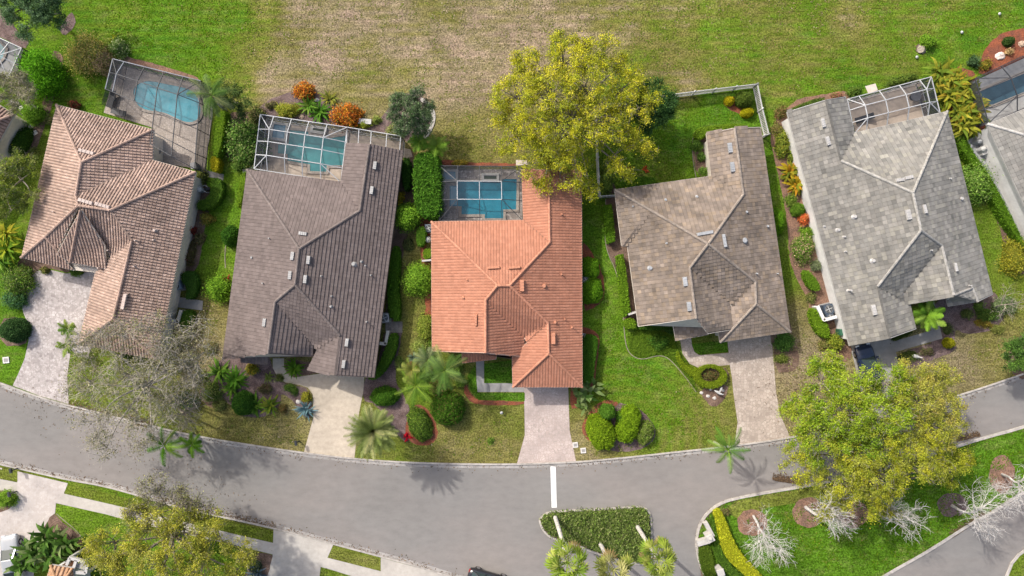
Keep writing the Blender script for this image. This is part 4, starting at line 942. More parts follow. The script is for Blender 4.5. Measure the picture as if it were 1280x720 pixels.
house('wide house under a bright terracotta tile roof in the middle of the row', R3_, ['A','B','C','D','E','Fz','G','Y','L'], tilemat('tiles_terracotta', noise=.07, big=.06), (.31, .135, .085), STUCCO, TRT,
      [(.318, .143, .089), (.307, .136, .084), (.33, .15, .095), (.296, .129, .079)], .03, 'barrel', .28, .335, .006, step=.032, cap_col=(.385, .175, .11), cap_r=.13,
      vents=[(617,334.5,1.2,.2,'e'), (643,334.5,1.2,.2,'e'), (652.5,357,1.15,.4,'e'), (691.5,423,1.15,.4,'e'), (595,400,1.15,.2,'e')], vent_m=mat('vent_terracotta', (.42, .19, .115), .6, .05),
      pipes=[(702,268,.07,.35),(702,343,.07,.35),(680,357.5,.16,.25),(694,403,.1,.25),(715,409,.07,.5),(584,350,.06,.25),(579,372,.1,.2),(706,399,.05,.3)],
      gables=[('C','Cr','D'), ('Y','Z','L')], openings=[WIN(8,.25), WIN(8,.6), WIN(0,.3,2.4,2.0,.1), WIN(0,.7,2.4,2.0,.1), WIN(3,.25,1.4), WIN(3,.5,.8), WIN(3,.75,1.4), GAR(4,.5), DOOR(6,.5), WIN(7,.7,1.8)])

# 4 tan weathered house
n4 = dict(A=(768,237,'e'), B=(889,220,'e'), C=(883,167,'e'), Cr=(918,160), D=(951,159,'e'), E=(988,415,'e'), Fz=(900,428,'e'), G=(896.5,404,'e'), V=(915,384,3.5), X=(912,379,3.5), Y=(916,412,3.4), Y2=(885,417,3.4+.9), Z=(870,398), L=(798,408,'e'), J2=(784,306,'e'), J1=(777,307,'e'), Rm=(885,305), Rn=(862,335), S=(815,264), Rc=(929,243), Rp=(944,352), Rq=(945,380),
          p1=(841,405,2.85), p2=(883,398,2.85), p3=(886,418,2.6), p4=(845,426,2.45))
R4_ = Roof(n4, [(('A','J1'), ['A','S','J2','J1']), (('A','B'), ['A','B','Rc','Rm','S']), (('B','C'), ['B','C','Cr','Rc']), (('D','E'), ['Cr','D','E','Rq','Rp','Rm','Rc']), (('J2','L'), ['S','Rm','Rn','Z','L','J2']), (('E','Fz'), ['E','Fz','Rq']), (('Fz','G'), ['Fz','G','V','Rp','Rq']), (None, ['Rm','Rp','V','X','Rn']), (('Y','X'), ['Rn','Z','Y2','Y','X']), (None, ['p1','p2','p3','p4'])])
house('wide house under a weathered tan flat-tile roof with a fenced back yard', R4_, ['A','B','C','D','E','Fz','G','L','J2','J1'], tilemat('tiles_tan', noise=.17, scale=.9, col2=None, big=.16), (.10, .078, .062), STUCCO, TRC,
      [(.172, .137, .108), (.158, .127, .102), (.19, .147, .108), (.148, .12, .099), (.18, .145, .118)], .085, 'flat', .38, .335, .02, step=.045, cap_col=(.215, .18, .15), vent_m=mat('vent_grey', (.29, .30, .31), .5, .05),
      vents=[(912,185,1.0,.42,'e'), (915,209,1.0,.42,'e'), (881,291.5,1.6,.3,'e'), (905,301,1.3,.3,'e'), (856,352,.9,.4,'e'), (861,383,.9,.4,'e')],
      pipes=[(813,335,.16,.22),(833,304,.07,.25),(832,250,.1,.2),(871,246,.1,.2),(930,301,.2,.28),(959,283,.1,.3),(945,342,.07,.4),(971,342,.06,.4),(791,258,.06,.2),(933,265,.1,.2)],
      gables=[('C','Cr','D'), ('Y','Z','L')], openings=[WIN(0,.3,2.2,2.0,.1), WIN(0,.7,2.2,2.0,.1), WIN(2,.5), WIN(3,.2), WIN(3,.45), WIN(3,.75,.9), GAR(4,.45), WIN(7,.3), WIN(7,.7), DOOR(6,.45)])

# 5 pale grey house
n5 = dict(A=(984,140,'e'), Cr=(1032,125), C=(1057,121,'e'), B=(1068,166,'e'), D=(1184,139,'e'), E=(1241,368,'e'), Bq=(1192,369), Fz=(1129,380,'e'), Fq=(1125,365,'e'), Vx=(1130,366,3.4), X=(1128,377,3.2), R1=(1051,201), R2=(1141,241), R3=(1151,288), R4=(1097,358), R5=(1177,307), Gm=(1112,423), L=(1062,432,'e'), Mz=(1145,411,'e'), Nz=(1138,381,'e'),
          q2=(1215,360), q3=(1222,377), q4=(1186,383,2.95), q5=(1184,375,3.0))
R5_ = Roof(n5, [(('A','L'), ['A','Cr','R1','R2','R3','R4','Gm','L']), (('C','B'), ['Cr','C','B','R1']), (('B','D'), ['B','D','R2','R1']), (('D','E'), ['D','E','q3','q2','Bq','R5','R3','R2']), (None, ['R3','R5','Vx','X','R4']), (('Mz','Nz'), ['R4','Gm','Mz','Nz','X']), (('Fz','Fq'), ['R5','Bq','Fz','Vx']), (None, ['Bq','q2','q3','q4','q5'])])
house('wide house under a pale grey flat-tile roof with white side walls', R5_, ['A','C','B','D','E','Fz','Nz','Mz','L'], tilemat('tiles_pale_grey', noise=.12, scale=1.2, big=.12), (.13, .125, .115), STW, TRW,
      [(.175, .167, .150), (.160, .154, .140), (.19, .18, .162), (.147, .142, .129), (.205, .195, .168)], .10, 'flat', .42, .36, .02, step=.04, cap_col=(.265, .255, .235), cap_r=.14, vent_m=mat('vent_offwhite', (.37, .36, .345), .5, .05),
      vents=[(1028,154,.9,.36,'e'), (1034,176.5,.9,.36,'e'), (1124,225,.8,.33,'e'), (1135,222,.8,.33,'e'), (1134.5,268.5,1.0,.45,'e'), (1155,261.5,.85,.3,'e'), (1091.5,387.5,1.05,.42,'e'), (1193.5,334,.85,.25,'e')],
      pipes=[(1068,271,.16,.22),(1047.5,287.5,.14,.22),(1054.5,296,.08,.3),(1056,314.5,.07,.35),(1091,326,.16,.22),(1060,363,.1,.7),(1201,248.5,.14,.25),(1163,313,.07,.3),(1211,357,.07,.4),(1187,223.5,.08,.25),(1030,283,.08,.2)],
      gables=[('A','Cr','C'), ('L','Gm','Mz'), ('E','Bq','Fz')], openings=[WIN(2,.5,3.0,2.0,.1), WIN(3,.3), WIN(3,.6), GAR(7,.5), DOOR(5,.5), WIN(4,.35)])

# 6 neighbour at the photo's right-hand edge
n6 = dict(A=(1234,155,'e'), B=(1340,385,'e'), C=(1390,92,'e'), C2=(1490,335,'e'), R1=(1342,187), R2=(1388,290))
R6_ = Roof(n6, [(('A','B'), ['A','R1','R2','B']), (('A','C'), ['A','C','R1']), (('C','C2'), ['C','C2','R2','R1']), (('B','C2'), ['B','C2','R2'])])
house('light grey tiled house cut off at the edge beside a dark-framed pool cage', R6_, ['A','C','C2','B'], tilemat('tiles_light_grey', noise=.1, scale=1.2), (.14, .135, .125), STW, TRW,
      [(.185, .18, .165), (.17, .165, .153), (.2, .192, .176)], .08, 'flat', .42, .36, .02, step=.04, cap_col=(.36, .35, .33), openings=[WIN(0,.5), WIN(1,.5)])
# 7 neighbour at the photo's left-hand edge
n7 = dict(A=(18,143,'e'), B=(-70,88,'e'), C=(-48,262,'e'), D=(-130,205,'e'), R=(-58,172))
R7_ = Roof(n7, [(('A','B'), ['A','B','R']), (('A','C'), ['A','C','R']), (('B','D'), ['B','D','R']), (('C','D'), ['C','D','R'])])
house('pinkish brown tiled house corner with a cream wall cut off at the edge', R7_, ['A','B','D','C'], MATS['tiles_brown'], (.13, .085, .065), STUCCO, TRW,
      [(.27, .19, .155), (.25, .175, .14)], .06, 'barrel', .335, .335, .08, cap_col=(.30, .22, .18), openings=[WIN(1,.5)])
# 8 across the street
n8 = dict(A=(64,706,'e'), B=(91,710,'e'), C=(100,770,'e'), D=(44,765,'e'), R=(74,735))
R8_ = Roof(n8, [(('A','B'), ['A','B','R']), (('B','C'), ['B','C','R']), (('C','D'), ['C','D','R']), (('D','A'), ['D','A','R'])])
house('small orange-tan tiled roof of a house across the street from the row', R8_, ['A','B','C','D'], tilemat('tiles_orange_tan', noise=.1), (.2, .12, .08), STW, TRW, [(.34, .20, .11), (.31, .18, .10), (.37, .23, .14)], .06, 'barrel', .42, .34, .1, openings=[DOOR(0,.5)], inset=.3)
t = empty('entry_trellis', W(102,712,0), 'white entry trellis frame beside the orange-tan roof across the street', 'trellis')
b = MB(); zt = 2.7
for a, c in (((88,697),(110,703)), ((110,703),(108,716)), ((95,715),(108,716)), ((88,697),(84,706)), ((96,700),(92,712))): b.bar(W(*a, zt), W(*c, zt), .28, .3)
b.build('frame', TRW, t); b = MB()
for q in ((88,697),(110,703),(108,716),(92,712)): p = W(*q, zt); b.box((p[0], p[1], zt / 2), (.25, .25, zt))
b.build('post', TRW, t); b = MB(); b.prism([W2(*q, zt - .2) for q in ((97,701),(108,704),(106,712),(94,709))], 2.5, 2.56); b.build('canopy', mat('canopy_grey', (.3, .29, .27), .8, .1), t)

# ------------------------------------------------------------------ pool cages and pools
BRZ = mat('bronze_frame', (.035, .037, .042), .5, .05); SIL = mat('silver_frame', (.15, .165, .19), .5, .05); WHF = mat('white_frame', (.36, .37, .38), .45, .04)
cage('dark bronze pool cage round the kidney-shaped pool behind the brown-tile house', [(141,73.5),(251,101),(243,211),(124,142)], [0,.13,.36,.58,.80,1], [0,.25,.55,.83,1], 2.7, 3.5, BRZ, inset=(1,1,0,1), wall=(1,1,0,1),
     skip=lambda s, q: (s < .56 and q > .56 + .22 * s), light=lambda i, j, a, b: i == 0 and a == 0 or j == 0 and b == 0 or (i == 1 and a == 1), light_m=SIL, roof_op=.16)
cage('white-framed pool cage notched into the dark grey-brown roof', [(325.4,143),(434,159),(426,228),(317.5,211)], [0,.155,.36,.56,.77,1], [0,.27,.49,.74,1], 2.75, 3.5, WHF, wall=(1,0,0,1), roof_op=.14)
cage('narrow white-framed lanai screen at the gable of the dark grey-brown roof', [(434,159),(501,170),(499.5,189),(433,180)], [0,.22,.45,.74,1], [0,1], 2.75, 2.75, WHF, inset=(0,0,0,0), wall=(1,1,0,0), roof_op=.16)
cage('dark pool cage with pale middle beams notched into the terracotta roof', [(549,207),(652,208),(653,275.5),(549,275.5)], [0,.225,.49,.755,1], [0,.30,.63,1], 2.75, 3.5, BRZ, inset=(1,1,1,1), wall=(1,0,0,1), light=lambda i, j, a, b: 1 <= i <= 3 and 1 <= a <= 3 and 1 <= j <= 2 and 1 <= b <= 2, light_m=WHF, roof_op=.16, beam=.06)  # middle bronze beams coloured pale, standing in for sky light on the flat top
cage('white-framed lanai cage behind the pale grey house', [(1059,124),(1164,96),(1175,141),(1068,167)], [0,.14,.38,.62,.86,1], [0,.32,.68,1], 2.75, 3.5, WHF, wall=(1,1,0,0), roof_op=.14)
cage('dark-framed pool cage at the edge beside the red mulch bed', [(1219,98),(1340,42),(1368,98),(1236,154)], [0,.27,.5,.75,1], [0,.3,.7,1], 2.75, 3.4, BRZ, wall=(1,0,0,1), roof_op=.10)
cage('white-framed pool cage corner cut off beside the round lime bush', [(-60,10),(2,46),(25,60),(9,97),], [0,.55,.8,1], [0,.5,1], 2.75, 3.3, WHF, wall=(1,0,1,0), roof_op=.12) if False else None
cage('white-framed pool cage corner cut off beside the round lime bush', [(-50,25),(27,60),(10,98),(-66,62)], [0,.3,.55,.8,1], [0,.5,1], 2.75, 3.3, WHF, wall=(1,1,1,0), roof_op=.12)
def water(name, col, c2): return mat(name, col, .06, .10, .8, .012, 4.0, spec=.5, col2=c2, scale2=.5)
pool('kidney-shaped turquoise pool inside the dark bronze cage', [(167,116),(170,108),(180,102),(193,102),(210,106),(228,109),(241,114),(248,122),(252,137),(250,147.5),(243,153),(232,153),(222,148.5),(207,141),(193,139),(180,137),(171,130)], water('water_turquoise', (.04, .21, .26), (.055, .235, .285)), smooth=2)
pool('green-blue pool with a raised spa inside the white-framed cage', [(363,163),(386,165),(386,170),(412,173),(433,170),(429,207),(409,207),(408,215),(388,214),(388,206),(360,201),(360,193),(348,192),(348,181),(361,180)], water('water_green', (.035, .155, .165), (.045, .18, .185)),
     spa=[([(341,152.5),(362,155),(359,178),(338,175)], .35, 'spa'), ([(390,157),(410,160),(408,169),(388,166)], .30, 'basin')])
pool('deep blue rectangular pool inside the dark cage of the terracotta house', [(572,227),(601,227),(601,228),(626,228),(628,224),(646,224),(645,262),(629,262),(629,273),(606,273),(606,268),(577,268),(577,258),(562,258),(562,232),(572,232)], water('water_blue', (.013, .135, .195), (.018, .155, .215)),
     spa=[([(551,212),(573,212),(573,228),(551,228)], .40, 'spa'), ([(602,217),(624,217),(624,227.5),(602,227.5)], .32, 'basin')], ledge=[(563,233),(573,233),(573,257),(563,257)])
pool('dark navy pool inside the dark-framed cage at the edge', [(1222,116),(1236,110),(1290,88),(1350,62),(1358,84),(1290,111),(1240,131),(1228,132)], water('water_navy', (.035, .075, .10), (.04, .085, .115)))
pool('pale turquoise pool corner inside the cut-off white-framed cage', [(-20,42),(2,55),(8,62),(5,72),(-2,80),(-30,70)], water('water_pale', (.12, .26, .28), (.14, .28, .30)))
# ------------------------------------------------------------------ big trees
tree('large yellow-green oak spreading over the field edge beside the terracotta house', (706,165), [(668,92,6.5,2.6,1.6),(706,78,7,2.6,1.7),(745,72,7,2.4,1.6),(645,120,6.2,2.4,1.5),(690,118,8,3.0,1.8),(735,112,8.2,3,1.8),(778,112,6.8,2.4,1.5),(655,160,6.2,2.6,1.5),(700,160,7.8,3,1.8),(745,158,7.6,2.8,1.7),(790,140,6.5,2.2,1.3),(672,195,5.6,2.3,1.4),(715,198,6,2.5,1.5),(770,192,5.6,1.7,1.1),(800,165,5.8,1.6,1.0),(700,218,5.0,1.6,1.0),(722,226,5,1.4,1.0),(640,175,5.4,1.5,1.0),(770,84,6.2,1.3,1.0),(632,128,5.2,1.0,.7),(628,150,5,.9,.6),(652,84,5.6,1.0,.7),(725,58,6.2,1.2,.8),(700,52,6,.8,.6),(795,98,5.8,1.1,.7),(812,126,5.4,1.0,.6),(806,188,5.2,.9,.6),(785,212,5,.9,.6),(680,228,4.8,1.0,.6),(738,236,4.6,.8,.5)],
     480, 98000, 0.140, G_YEL, tr=.32, bk='grey', sig=.36, twig=1, shell=.5, name='oak_tree', group='large oaks', fork=.45)
tree('dark green rounded tree half under the yellow-green oak by the white fence', (803,148), [(815,132,3.4,2.2,1.9),(806,142,3.2,1.8,1.6)], 170, 26000, .16, G_DARK, tr=.15, sig=.3, name='tree', shell=.75, up=.2)
tree('bright green full oak over the driveway of the pale grey house', (1075,505), [(1030,480,6.5,2.4,1.5),(1072,484,7,2.4,1.5),(1112,480,6.4,2.2,1.4),(1015,520,6.2,2.3,1.5),(1055,520,8,3,1.8),(1098,525,7.8,2.8,1.7),(1030,555,6.5,2.3,1.5),(1070,560,7,2.5,1.6),(1000,495,5.5,1.3,1.0),(1005,545,5.5,1.3,.9),(1040,456,5.6,1.1,.9),(985,512,5,.8,.6),(1122,505,6,1.1,.8),(1020,462,5.2,.9,.6)],
     300, 77000, 0.148, [(.115,.175,.012),(.15,.21,.016),(.085,.14,.012),(.18,.23,.02),(.165,.185,.02)], tr=.28, sig=.38, twig=1, shell=.5, name='oak_tree', group='large oaks', bk='pale')
tree('olive-yellow oak beside the street kerb with bare white trees below', (1098,612), [(1012,585,5.8,2.0,1.3),(1050,600,6.8,2.5,1.5),(1098,595,7.6,2.8,1.7),(1140,585,7.4,2.7,1.6),(1175,575,6.2,2.1,1.3),(1120,555,7.2,2.4,1.5),(1160,545,6.6,2.2,1.4),(1040,625,5.5,1.8,1.1),(1085,625,5.8,1.9,1.1),(1190,590,5,1.2,.8),(990,575,5,1.2,.8),(1075,580,7.2,2.2,1.4),(1045,562,7,1.5,1.0),(1102,548,7.4,1.3,.9),(1200,570,5,.8,.6),(1030,642,4.8,.8,.6),(1110,640,4.8,.9,.6)],
     330, 80500, 0.133, [(.20,.21,.016),(.16,.18,.018),(.245,.24,.022),(.125,.15,.016),(.19,.20,.035)], tr=.3, sig=.36, twig=1, shell=.5, name='oak_tree', group='large oaks')
tree('dull yellow oak in front of the bright green oak and beside the dry front lawn', (1158,515), [(1140,475,6,2.1,1.4),(1175,480,5.8,2.0,1.3),(1150,505,7,2.4,1.5),(1185,515,6.2,2.0,1.3),(1165,535,6.4,2.0,1.3),(1130,460,5,1.2,.8)],
     170, 38500, 0.129, [(.205,.205,.03),(.17,.18,.03),(.245,.24,.045),(.14,.155,.025),(.24,.21,.045)], tr=.2, sig=.36, twig=1, shell=.5, name='oak_tree', group='large oaks')
tree('sparse grey-olive tree half bare over the brown-tile house corner', (180,490), [(110,430,6.5,2.2,1.4),(150,420,7.5,2.2,1.4),(200,415,7.8,2.4,1.5),(240,420,6.8,2.2,1.4),(110,480,6.4,2.3,1.4),(155,470,8,2.8,1.6),(205,465,8.2,2.8,1.6),(245,460,6.8,2.2,1.4),(120,525,5.8,2.1,1.2),(165,515,7,2.4,1.4),(220,505,7,2.2,1.3),(130,560,5,1.6,.9),(185,548,5.4,1.6,1),(255,440,6,1.4,1)],
     230, 15000, .15, [(.23,.21,.12),(.18,.18,.08),(.26,.24,.15),(.14,.15,.055)], tr=.24, bk='twiggrey', sig=.6, twig=3, gain=1.3, shell=.3, name='tree')
tree('yellow-green oak overhanging the sidewalk across the street', (205,655), [(140,680,6.2,2.4,1.5),(180,665,7,2.6,1.6),(225,665,7.2,2.6,1.6),(270,672,6.4,2.2,1.4),(150,712,6,2.3,1.4),(200,710,7.4,2.8,1.7),(250,708,7,2.5,1.5),(300,690,5.6,1.8,1.1),(125,700,5.4,1.5,1),(295,714,5.8,1.8,1.2),(180,750,7,2.6,1.6),(240,752,7,2.6,1.6),(180,642,6.4,1.8,1.1),(226,640,6.4,1.7,1.1),(262,648,5.8,1.3,.9)],
     330, 73500, 0.125, [(.22,.21,.025),(.165,.175,.02),(.26,.25,.04),(.12,.14,.018),(.19,.19,.04)], tr=.28, sig=.36, twig=1, shell=.5, name='oak_tree', group='large oaks')
tree('thin-leaved grey-green branches of a sparse tree above the far kerb', (214,648), [(195,618,6.5,1.7,1.0),(232,622,6,1.7,1.0),(172,640,6,1.4,.9),(255,634,5.8,1.2,.8)], 90, 4200, .13, [(.17,.17,.06),(.12,.13,.04),(.2,.2,.09)], tr=.14, sig=.42, twig=5, shell=.3, name='tree')
tree('dark grey-green broad tree cut off at the field edge beside a mulch ring', (62,22), [(20,8,5,2.0,1.4),(55,6,5.6,2.2,1.5),(40,22,5,2,1.3),(72,14,5,1.7,1.2),(15,-15,5.5,2.2,1.4),(55,-15,5.5,2.2,1.4)], 170, 36750, 0.133, [(.045,.085,.03),(.065,.11,.045),(.03,.06,.02),(.09,.14,.07)], tr=.22, sig=.34, shell=.5, name='tree')
tree('greyish olive tree with fine leaves above the white pool cage corner', (22,118), [(10,112,4.2,1.5,1.1),(32,112,4.2,1.5,1.1),(18,126,3.8,1.4,1),(40,122,3.5,1.0,.8)], 90, 8000, .12, [(.16,.165,.075),(.12,.13,.05),(.2,.2,.11)], tr=.12, sig=.3, twig=3, name='tree', bk='pale')
tree('olive-green tree at the edge beside the brown-tile roof', (22,215), [(15,208,4.5,1.7,1.2),(38,212,4.2,1.4,1.0),(12,238,4.5,1.8,1.2),(32,245,4.2,1.4,1),(10,262,4,1.4,1)], 110, 22750, 0.117, [(.13,.165,.02),(.09,.12,.02),(.17,.19,.05),(.06,.09,.02)], tr=.15, sig=.3, name='tree', twig=1)
tree('dark oval tree inside the curved stone edging on the field side', (516,145), [(503,130,4.0,1.6,1.2),(521,130,4.2,1.6,1.2),(512,146,4.4,1.9,1.4),(527,152,3.6,1.4,1.0),(502,156,3.4,1.2,.9)], 240, 34000, .13, [(.045,.075,.03),(.07,.105,.045),(.03,.055,.02),(.10,.14,.07)], tr=.13, sig=.25, name='tree', shell=.5, twig=1)
tree('dark green leafy tree beside the palm behind the brown-tile house', (292,128), [(290,120,3.6,1.4,1.0),(302,132,3.4,1.2,.9)], 60, 6000, .15, [(.045,.075,.02),(.07,.10,.025),(.10,.12,.03),(.03,.05,.015)], tr=.12, sig=.26, name='tree')
tree('dark round tree at the edge of the dry lawn near the street', (1278,440), [(1275,430,4,1.6,1.2),(1290,445,4.2,1.8,1.3),(1272,455,3.6,1.3,1)], 100, 17500, 0.133, [(.04,.085,.015),(.06,.115,.02),(.03,.06,.014)], tr=.14, sig=.27, name='tree', shell=.6)
# bare trees
BG = 'leafless white-barked trees on the lawn island'
bare_tree('leafless white tree nearest the entrance monument on a mulch ring', (942,645), (962,682), 8.0, 1.05, BG, seed=1, levels=5)
bare_tree('leafless white tree leaning from the round orange-brown mulch ring', (1007,634), (1060,672), 9.0, 1.0, BG, seed=2, levels=5, tr=.16)
bare_tree('leafless white tree emerging from under the olive-yellow oak', (1096,640), (1122,660), 7.5, 1.05, BG, seed=5, levels=5)
bare_tree('leafless white tree from the purple mulch ring over the lower street', (1190,632), (1228,655), 8.5, 1.1, BG, seed=4, levels=5, tr=.14)
bare_tree('leafless white tree cut off beside the tall oval mulch ring', (1253,593), (1283,605), 7.5, 1.1, BG, seed=7, levels=5)
bare_tree('small leafless silver tree in the corner of the dry front lawn', (1244,385), (1255,376), 4.5, 1.15, None, seed=8, levels=4, tr=.08, bk='pale')
bare_tree('leafless grey tree tangled over the kerb above the street palm', (225,512), (238,530), 6.0, 1.2, None, seed=9, levels=5, tr=.14, bk='pale')
bare_tree('leafless grey tree beside the sparse olive tree in the planted corner', (232,470), (240,480), 6.0, 1.2, None, seed=12, levels=5, tr=.12, bk='pale', moss=(2, .10, G_GREY))

# ------------------------------------------------------------------ palms
DP = [(.16,.205,.06),(.21,.25,.09),(.125,.17,.045),(.27,.28,.13)]
palm('date palm with a full round pale green crown at the street kerb', (480,525), (467,538), 5.6, 2.9, 95, DP, lw=.06, ll=.46, tr=.3, el=(1.4,-.3), droop=.7, nl=30, group='palms')
PG = [(.10,.19,.02),(.14,.23,.03),(.07,.14,.02),(.19,.25,.05)]
palm('green queen palm with drooping fronds over the kerb by the tan driveway', (893,553), (910,562), 5.4, 2.6, 13, [(.06,.15,.02),(.09,.19,.03),(.13,.22,.04)], lw=.05, ll=.42, tr=.13, el=(1.0,-.5), droop=1.2, nl=30, group='palms')
palm('bright green palm under the bare grey tree at the street kerb', (217,540), (205,557), 4.6, 2.4, 11, [(.07,.19,.015),(.11,.25,.02),(.16,.28,.03)], lw=.06, ll=.45, tr=.12, el=(.9,-.5), droop=1.2, nl=28, group='palms')
palm('smaller green palm at the kerb beside the bright green palm', (240,541), (240,556), 3.4, 1.5, 11, [(.07,.16,.015),(.10,.2,.02)], lw=.07, ll=.38, tr=.1, el=(.9,-.4), droop=1.1, nl=22, group='palms')
palm('tall dark palm leaning over the corner of the kidney-pool cage', (282,138), (265,119), 6.0, 2.5, 17, [(.05,.105,.02),(.08,.15,.035),(.12,.19,.06),(.17,.20,.09)], lw=.07, ll=.55, tr=.13, el=(1.1,-.5), droop=1.2, group='palms')
palm('feathery palm at the corner of the terracotta roof', (560,460), (556,463), 4.6, 2.7, 19, [(.08,.16,.03),(.12,.2,.05),(.17,.22,.07),(.06,.12,.025)], lw=.05, ll=.5, tr=.12, el=(1.2,-.4), droop=1.2, nl=30, group='palms')
palm('grey-green palm between the red mulch strip and the feathery palm', (536,450), (535,450), 3.8, 1.9, 17, [(.11,.16,.07),(.15,.19,.09),(.09,.15,.04)], lw=.05, ll=.42, tr=.1, el=(1.2,-.3), droop=1.2, group='palms')
palm('bright young palm in front of the terracotta house lawn', (524,485), (520,482), 3.2, 2.3, 15, PG, lw=.06, ll=.45, tr=.1, el=(1.0,-.3), droop=1.0, group='palms')
palm('yellow-green palm beside the purple mulch next to the terracotta house', (517,465), (515,462), 3.0, 1.5, 14, [(.16,.2,.04),(.2,.22,.06),(.12,.17,.03)], lw=.05, ll=.4, tr=.09, el=(1.2,-.2), droop=1.1, group='palms')
palm('green fan-shaped palm over the walk of the pale grey house', (1158,398), (1158,394), 2.6, 1.9, 24, [(.09,.19,.02),(.13,.24,.025),(.16,.25,.04)], lw=.11, ll=.5, tr=.11, el=(1.35,-.2), droop=.9, nl=22, group='palms')
palm('small palm at the paver driveway edge near the brown garage roof', (88,413), (85,411), 2.0, 1.1, 11, PG, lw=.07, ll=.32, tr=.07, el=(1.1,-.1), droop=1.0, nl=18, group='palms')
palm('small palm just below its twin at the paver driveway edge', (87,435), (84,434), 1.8, 1.1, 11, [(.13,.2,.03),(.17,.24,.05)], lw=.07, ll=.32, tr=.07, el=(1.1,-.1), droop=1.0, nl=18, group='palms')
palm('fluffy green palm behind the tall ficus hedge', (527,178), (524,177), 3.0, 1.35, 16, [(.09,.19,.02),(.12,.22,.03)], lw=.06, ll=.4, tr=.08, el=(1.2,-.1), droop=1.1, group='palms')
palm('light green palm at the top corner of the tall ficus hedge', (545,185), (546,183), 2.8, 1.5, 16, [(.12,.22,.025),(.16,.25,.04)], lw=.06, ll=.42, tr=.08, el=(1.2,-.1), droop=1.1, group='palms')
FG = 'tall fan palms on the median'
FP = [(.13,.19,.02),(.17,.22,.03),(.10,.155,.02),(.22,.25,.05)]
fan_palm('tall fan palm at the narrow end of the median', (693.5,645), (709,703), 11.5, FP, group=FG)
fan_palm('tall fan palm in the middle of the median between two others', (750,679), (767,712), 8.4, [(.19,.2,.05),(.14,.17,.03),(.24,.23,.09)], group=FG, nf=22)
fan_palm('tall fan palm at the wide end of the median', (796,657), (823,698), 9.6, FP, group=FG)

# ------------------------------------------------------------------ hedges
hedge('low dark ground-cover hedge filling the median inside its kerb', offset([(u, v) for u, v in MED], 3.2), .45, [(.10,.155,.026),(.13,.19,.04),(.07,.115,.018),(.165,.215,.065),(.18,.195,.075)], 50, .22, smooth=0, rough=.22, name='median_hedge')
hedge('yellow-green curved hedge behind the entrance monument', [(893,640),(900,636),(908,652),(916,675),(930,697),(948,715),(965,735),(948,735),(928,716),(910,700),(901,680),(897,660)], .95, [(.36,.38,.018),(.42,.42,.025),(.28,.32,.018)], 60, .15, name='hedge')
hedge('green hedge strip between the yellow hedge and the monument', [(888,645),(892,643),(897,665),(902,688),(912,704),(932,724),(938,738),(918,730),(900,708),(893,690)], .6, G_LUSH, 60, .13)
hedge('square-clipped ground cover at the kerb below the monument', [(873,684),(884,678),(890,690),(893,704),(897,722),(884,728),(876,710)], .55, [(.09,.14,.014),(.07,.12,.012)], 60, .13)
hedge('bright clipped hedge along the kidney-pool cage', [(266,145),(280,136),(282,142),(274,196),(264,194)], 1.5, G_LIME, 60, .12)
hedge('short yellow hedge at the end of the bright hedge by the side walk', [(262,195),(274,197),(272,216),(262,212)], 1.3, [(.34,.30,.01),(.28,.27,.012)], 60, .12)
hedge('bright C-shaped hedge round the pool equipment', [(264,222),(275,223),(279,234),(276,248),(264,260),(252,263),(244,260),(246,251),(254,250),(261,244),(263,234)], 1.1, G_LUSH, 60, .12)
hedge('bright narrow hedge against the dark grey-brown eave', [(300,216),(308,214),(305,240),(298,262),(294,255)], 1.2, G_LIME, 60, .12)
hedge('dark hedge curving round the brown-tile house equipment', [(225,341),(238,338),(246,345),(246,362),(240,374),(230,374),(234,360),(226,352)], 1.0, [(.055,.13,.02),(.04,.10,.015)], 60, .12)
hedge('short hedge below the grey side walk of the brown-tile house', [(226,388),(242,388),(238,408),(222,412)], .9, [(.05,.12,.014),(.08,.16,.018)], 60, .12)
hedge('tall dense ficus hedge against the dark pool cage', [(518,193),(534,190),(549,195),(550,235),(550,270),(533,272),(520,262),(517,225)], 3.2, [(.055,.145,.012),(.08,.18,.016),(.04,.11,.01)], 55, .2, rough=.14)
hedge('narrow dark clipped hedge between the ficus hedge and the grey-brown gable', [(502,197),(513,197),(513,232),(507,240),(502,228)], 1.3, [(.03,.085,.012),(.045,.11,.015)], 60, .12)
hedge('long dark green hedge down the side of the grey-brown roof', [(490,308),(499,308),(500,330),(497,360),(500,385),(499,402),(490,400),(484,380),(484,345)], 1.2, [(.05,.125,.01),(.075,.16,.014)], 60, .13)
hedge('curved green hedge beside the beige driveway garage corner', [(486,418),(497,417),(495,438),(484,460),(470,475),(457,474),(470,462),(480,440)], 1.2, [(.05,.125,.012),(.08,.165,.016)], 60, .13)
hedge('small clipped hedge block at the terracotta wall by the pool equipment', [(521,284),(532,283),(532,300),(528,309),(520,306)], 1.3, [(.06,.15,.012),(.09,.18,.016)], 60, .12)
hedge('square lime bush against the terracotta wall below the equipment', [(528,312),(540,310),(540,324),(529,324)], 1.2, G_LIME, 60, .12)
hedge('long green hedge in red mulch beside the terracotta garage wall', [(727,419),(745,419),(748,428),(744,450),(741,478),(727,478)], 1.4, [(.045,.125,.01),(.06,.15,.012)], 60, .13)
hedge('upper straight lime hedge in the brown bed of the tan-roofed house', [(755,257),(764,255),(767,275),(769,301),(760,304),(757,285)], 1.1, [(.085,.19,.012),(.12,.23,.016)], 60, .15, smooth=0)
hedge('long straight lime hedge in the brown bed of the tan-roofed house', [(771,320),(779,318),(784,350),(788,390),(780,396),(776,370)], 1.1, [(.10,.2,.012),(.14,.24,.016)], 60, .16, smooth=0)
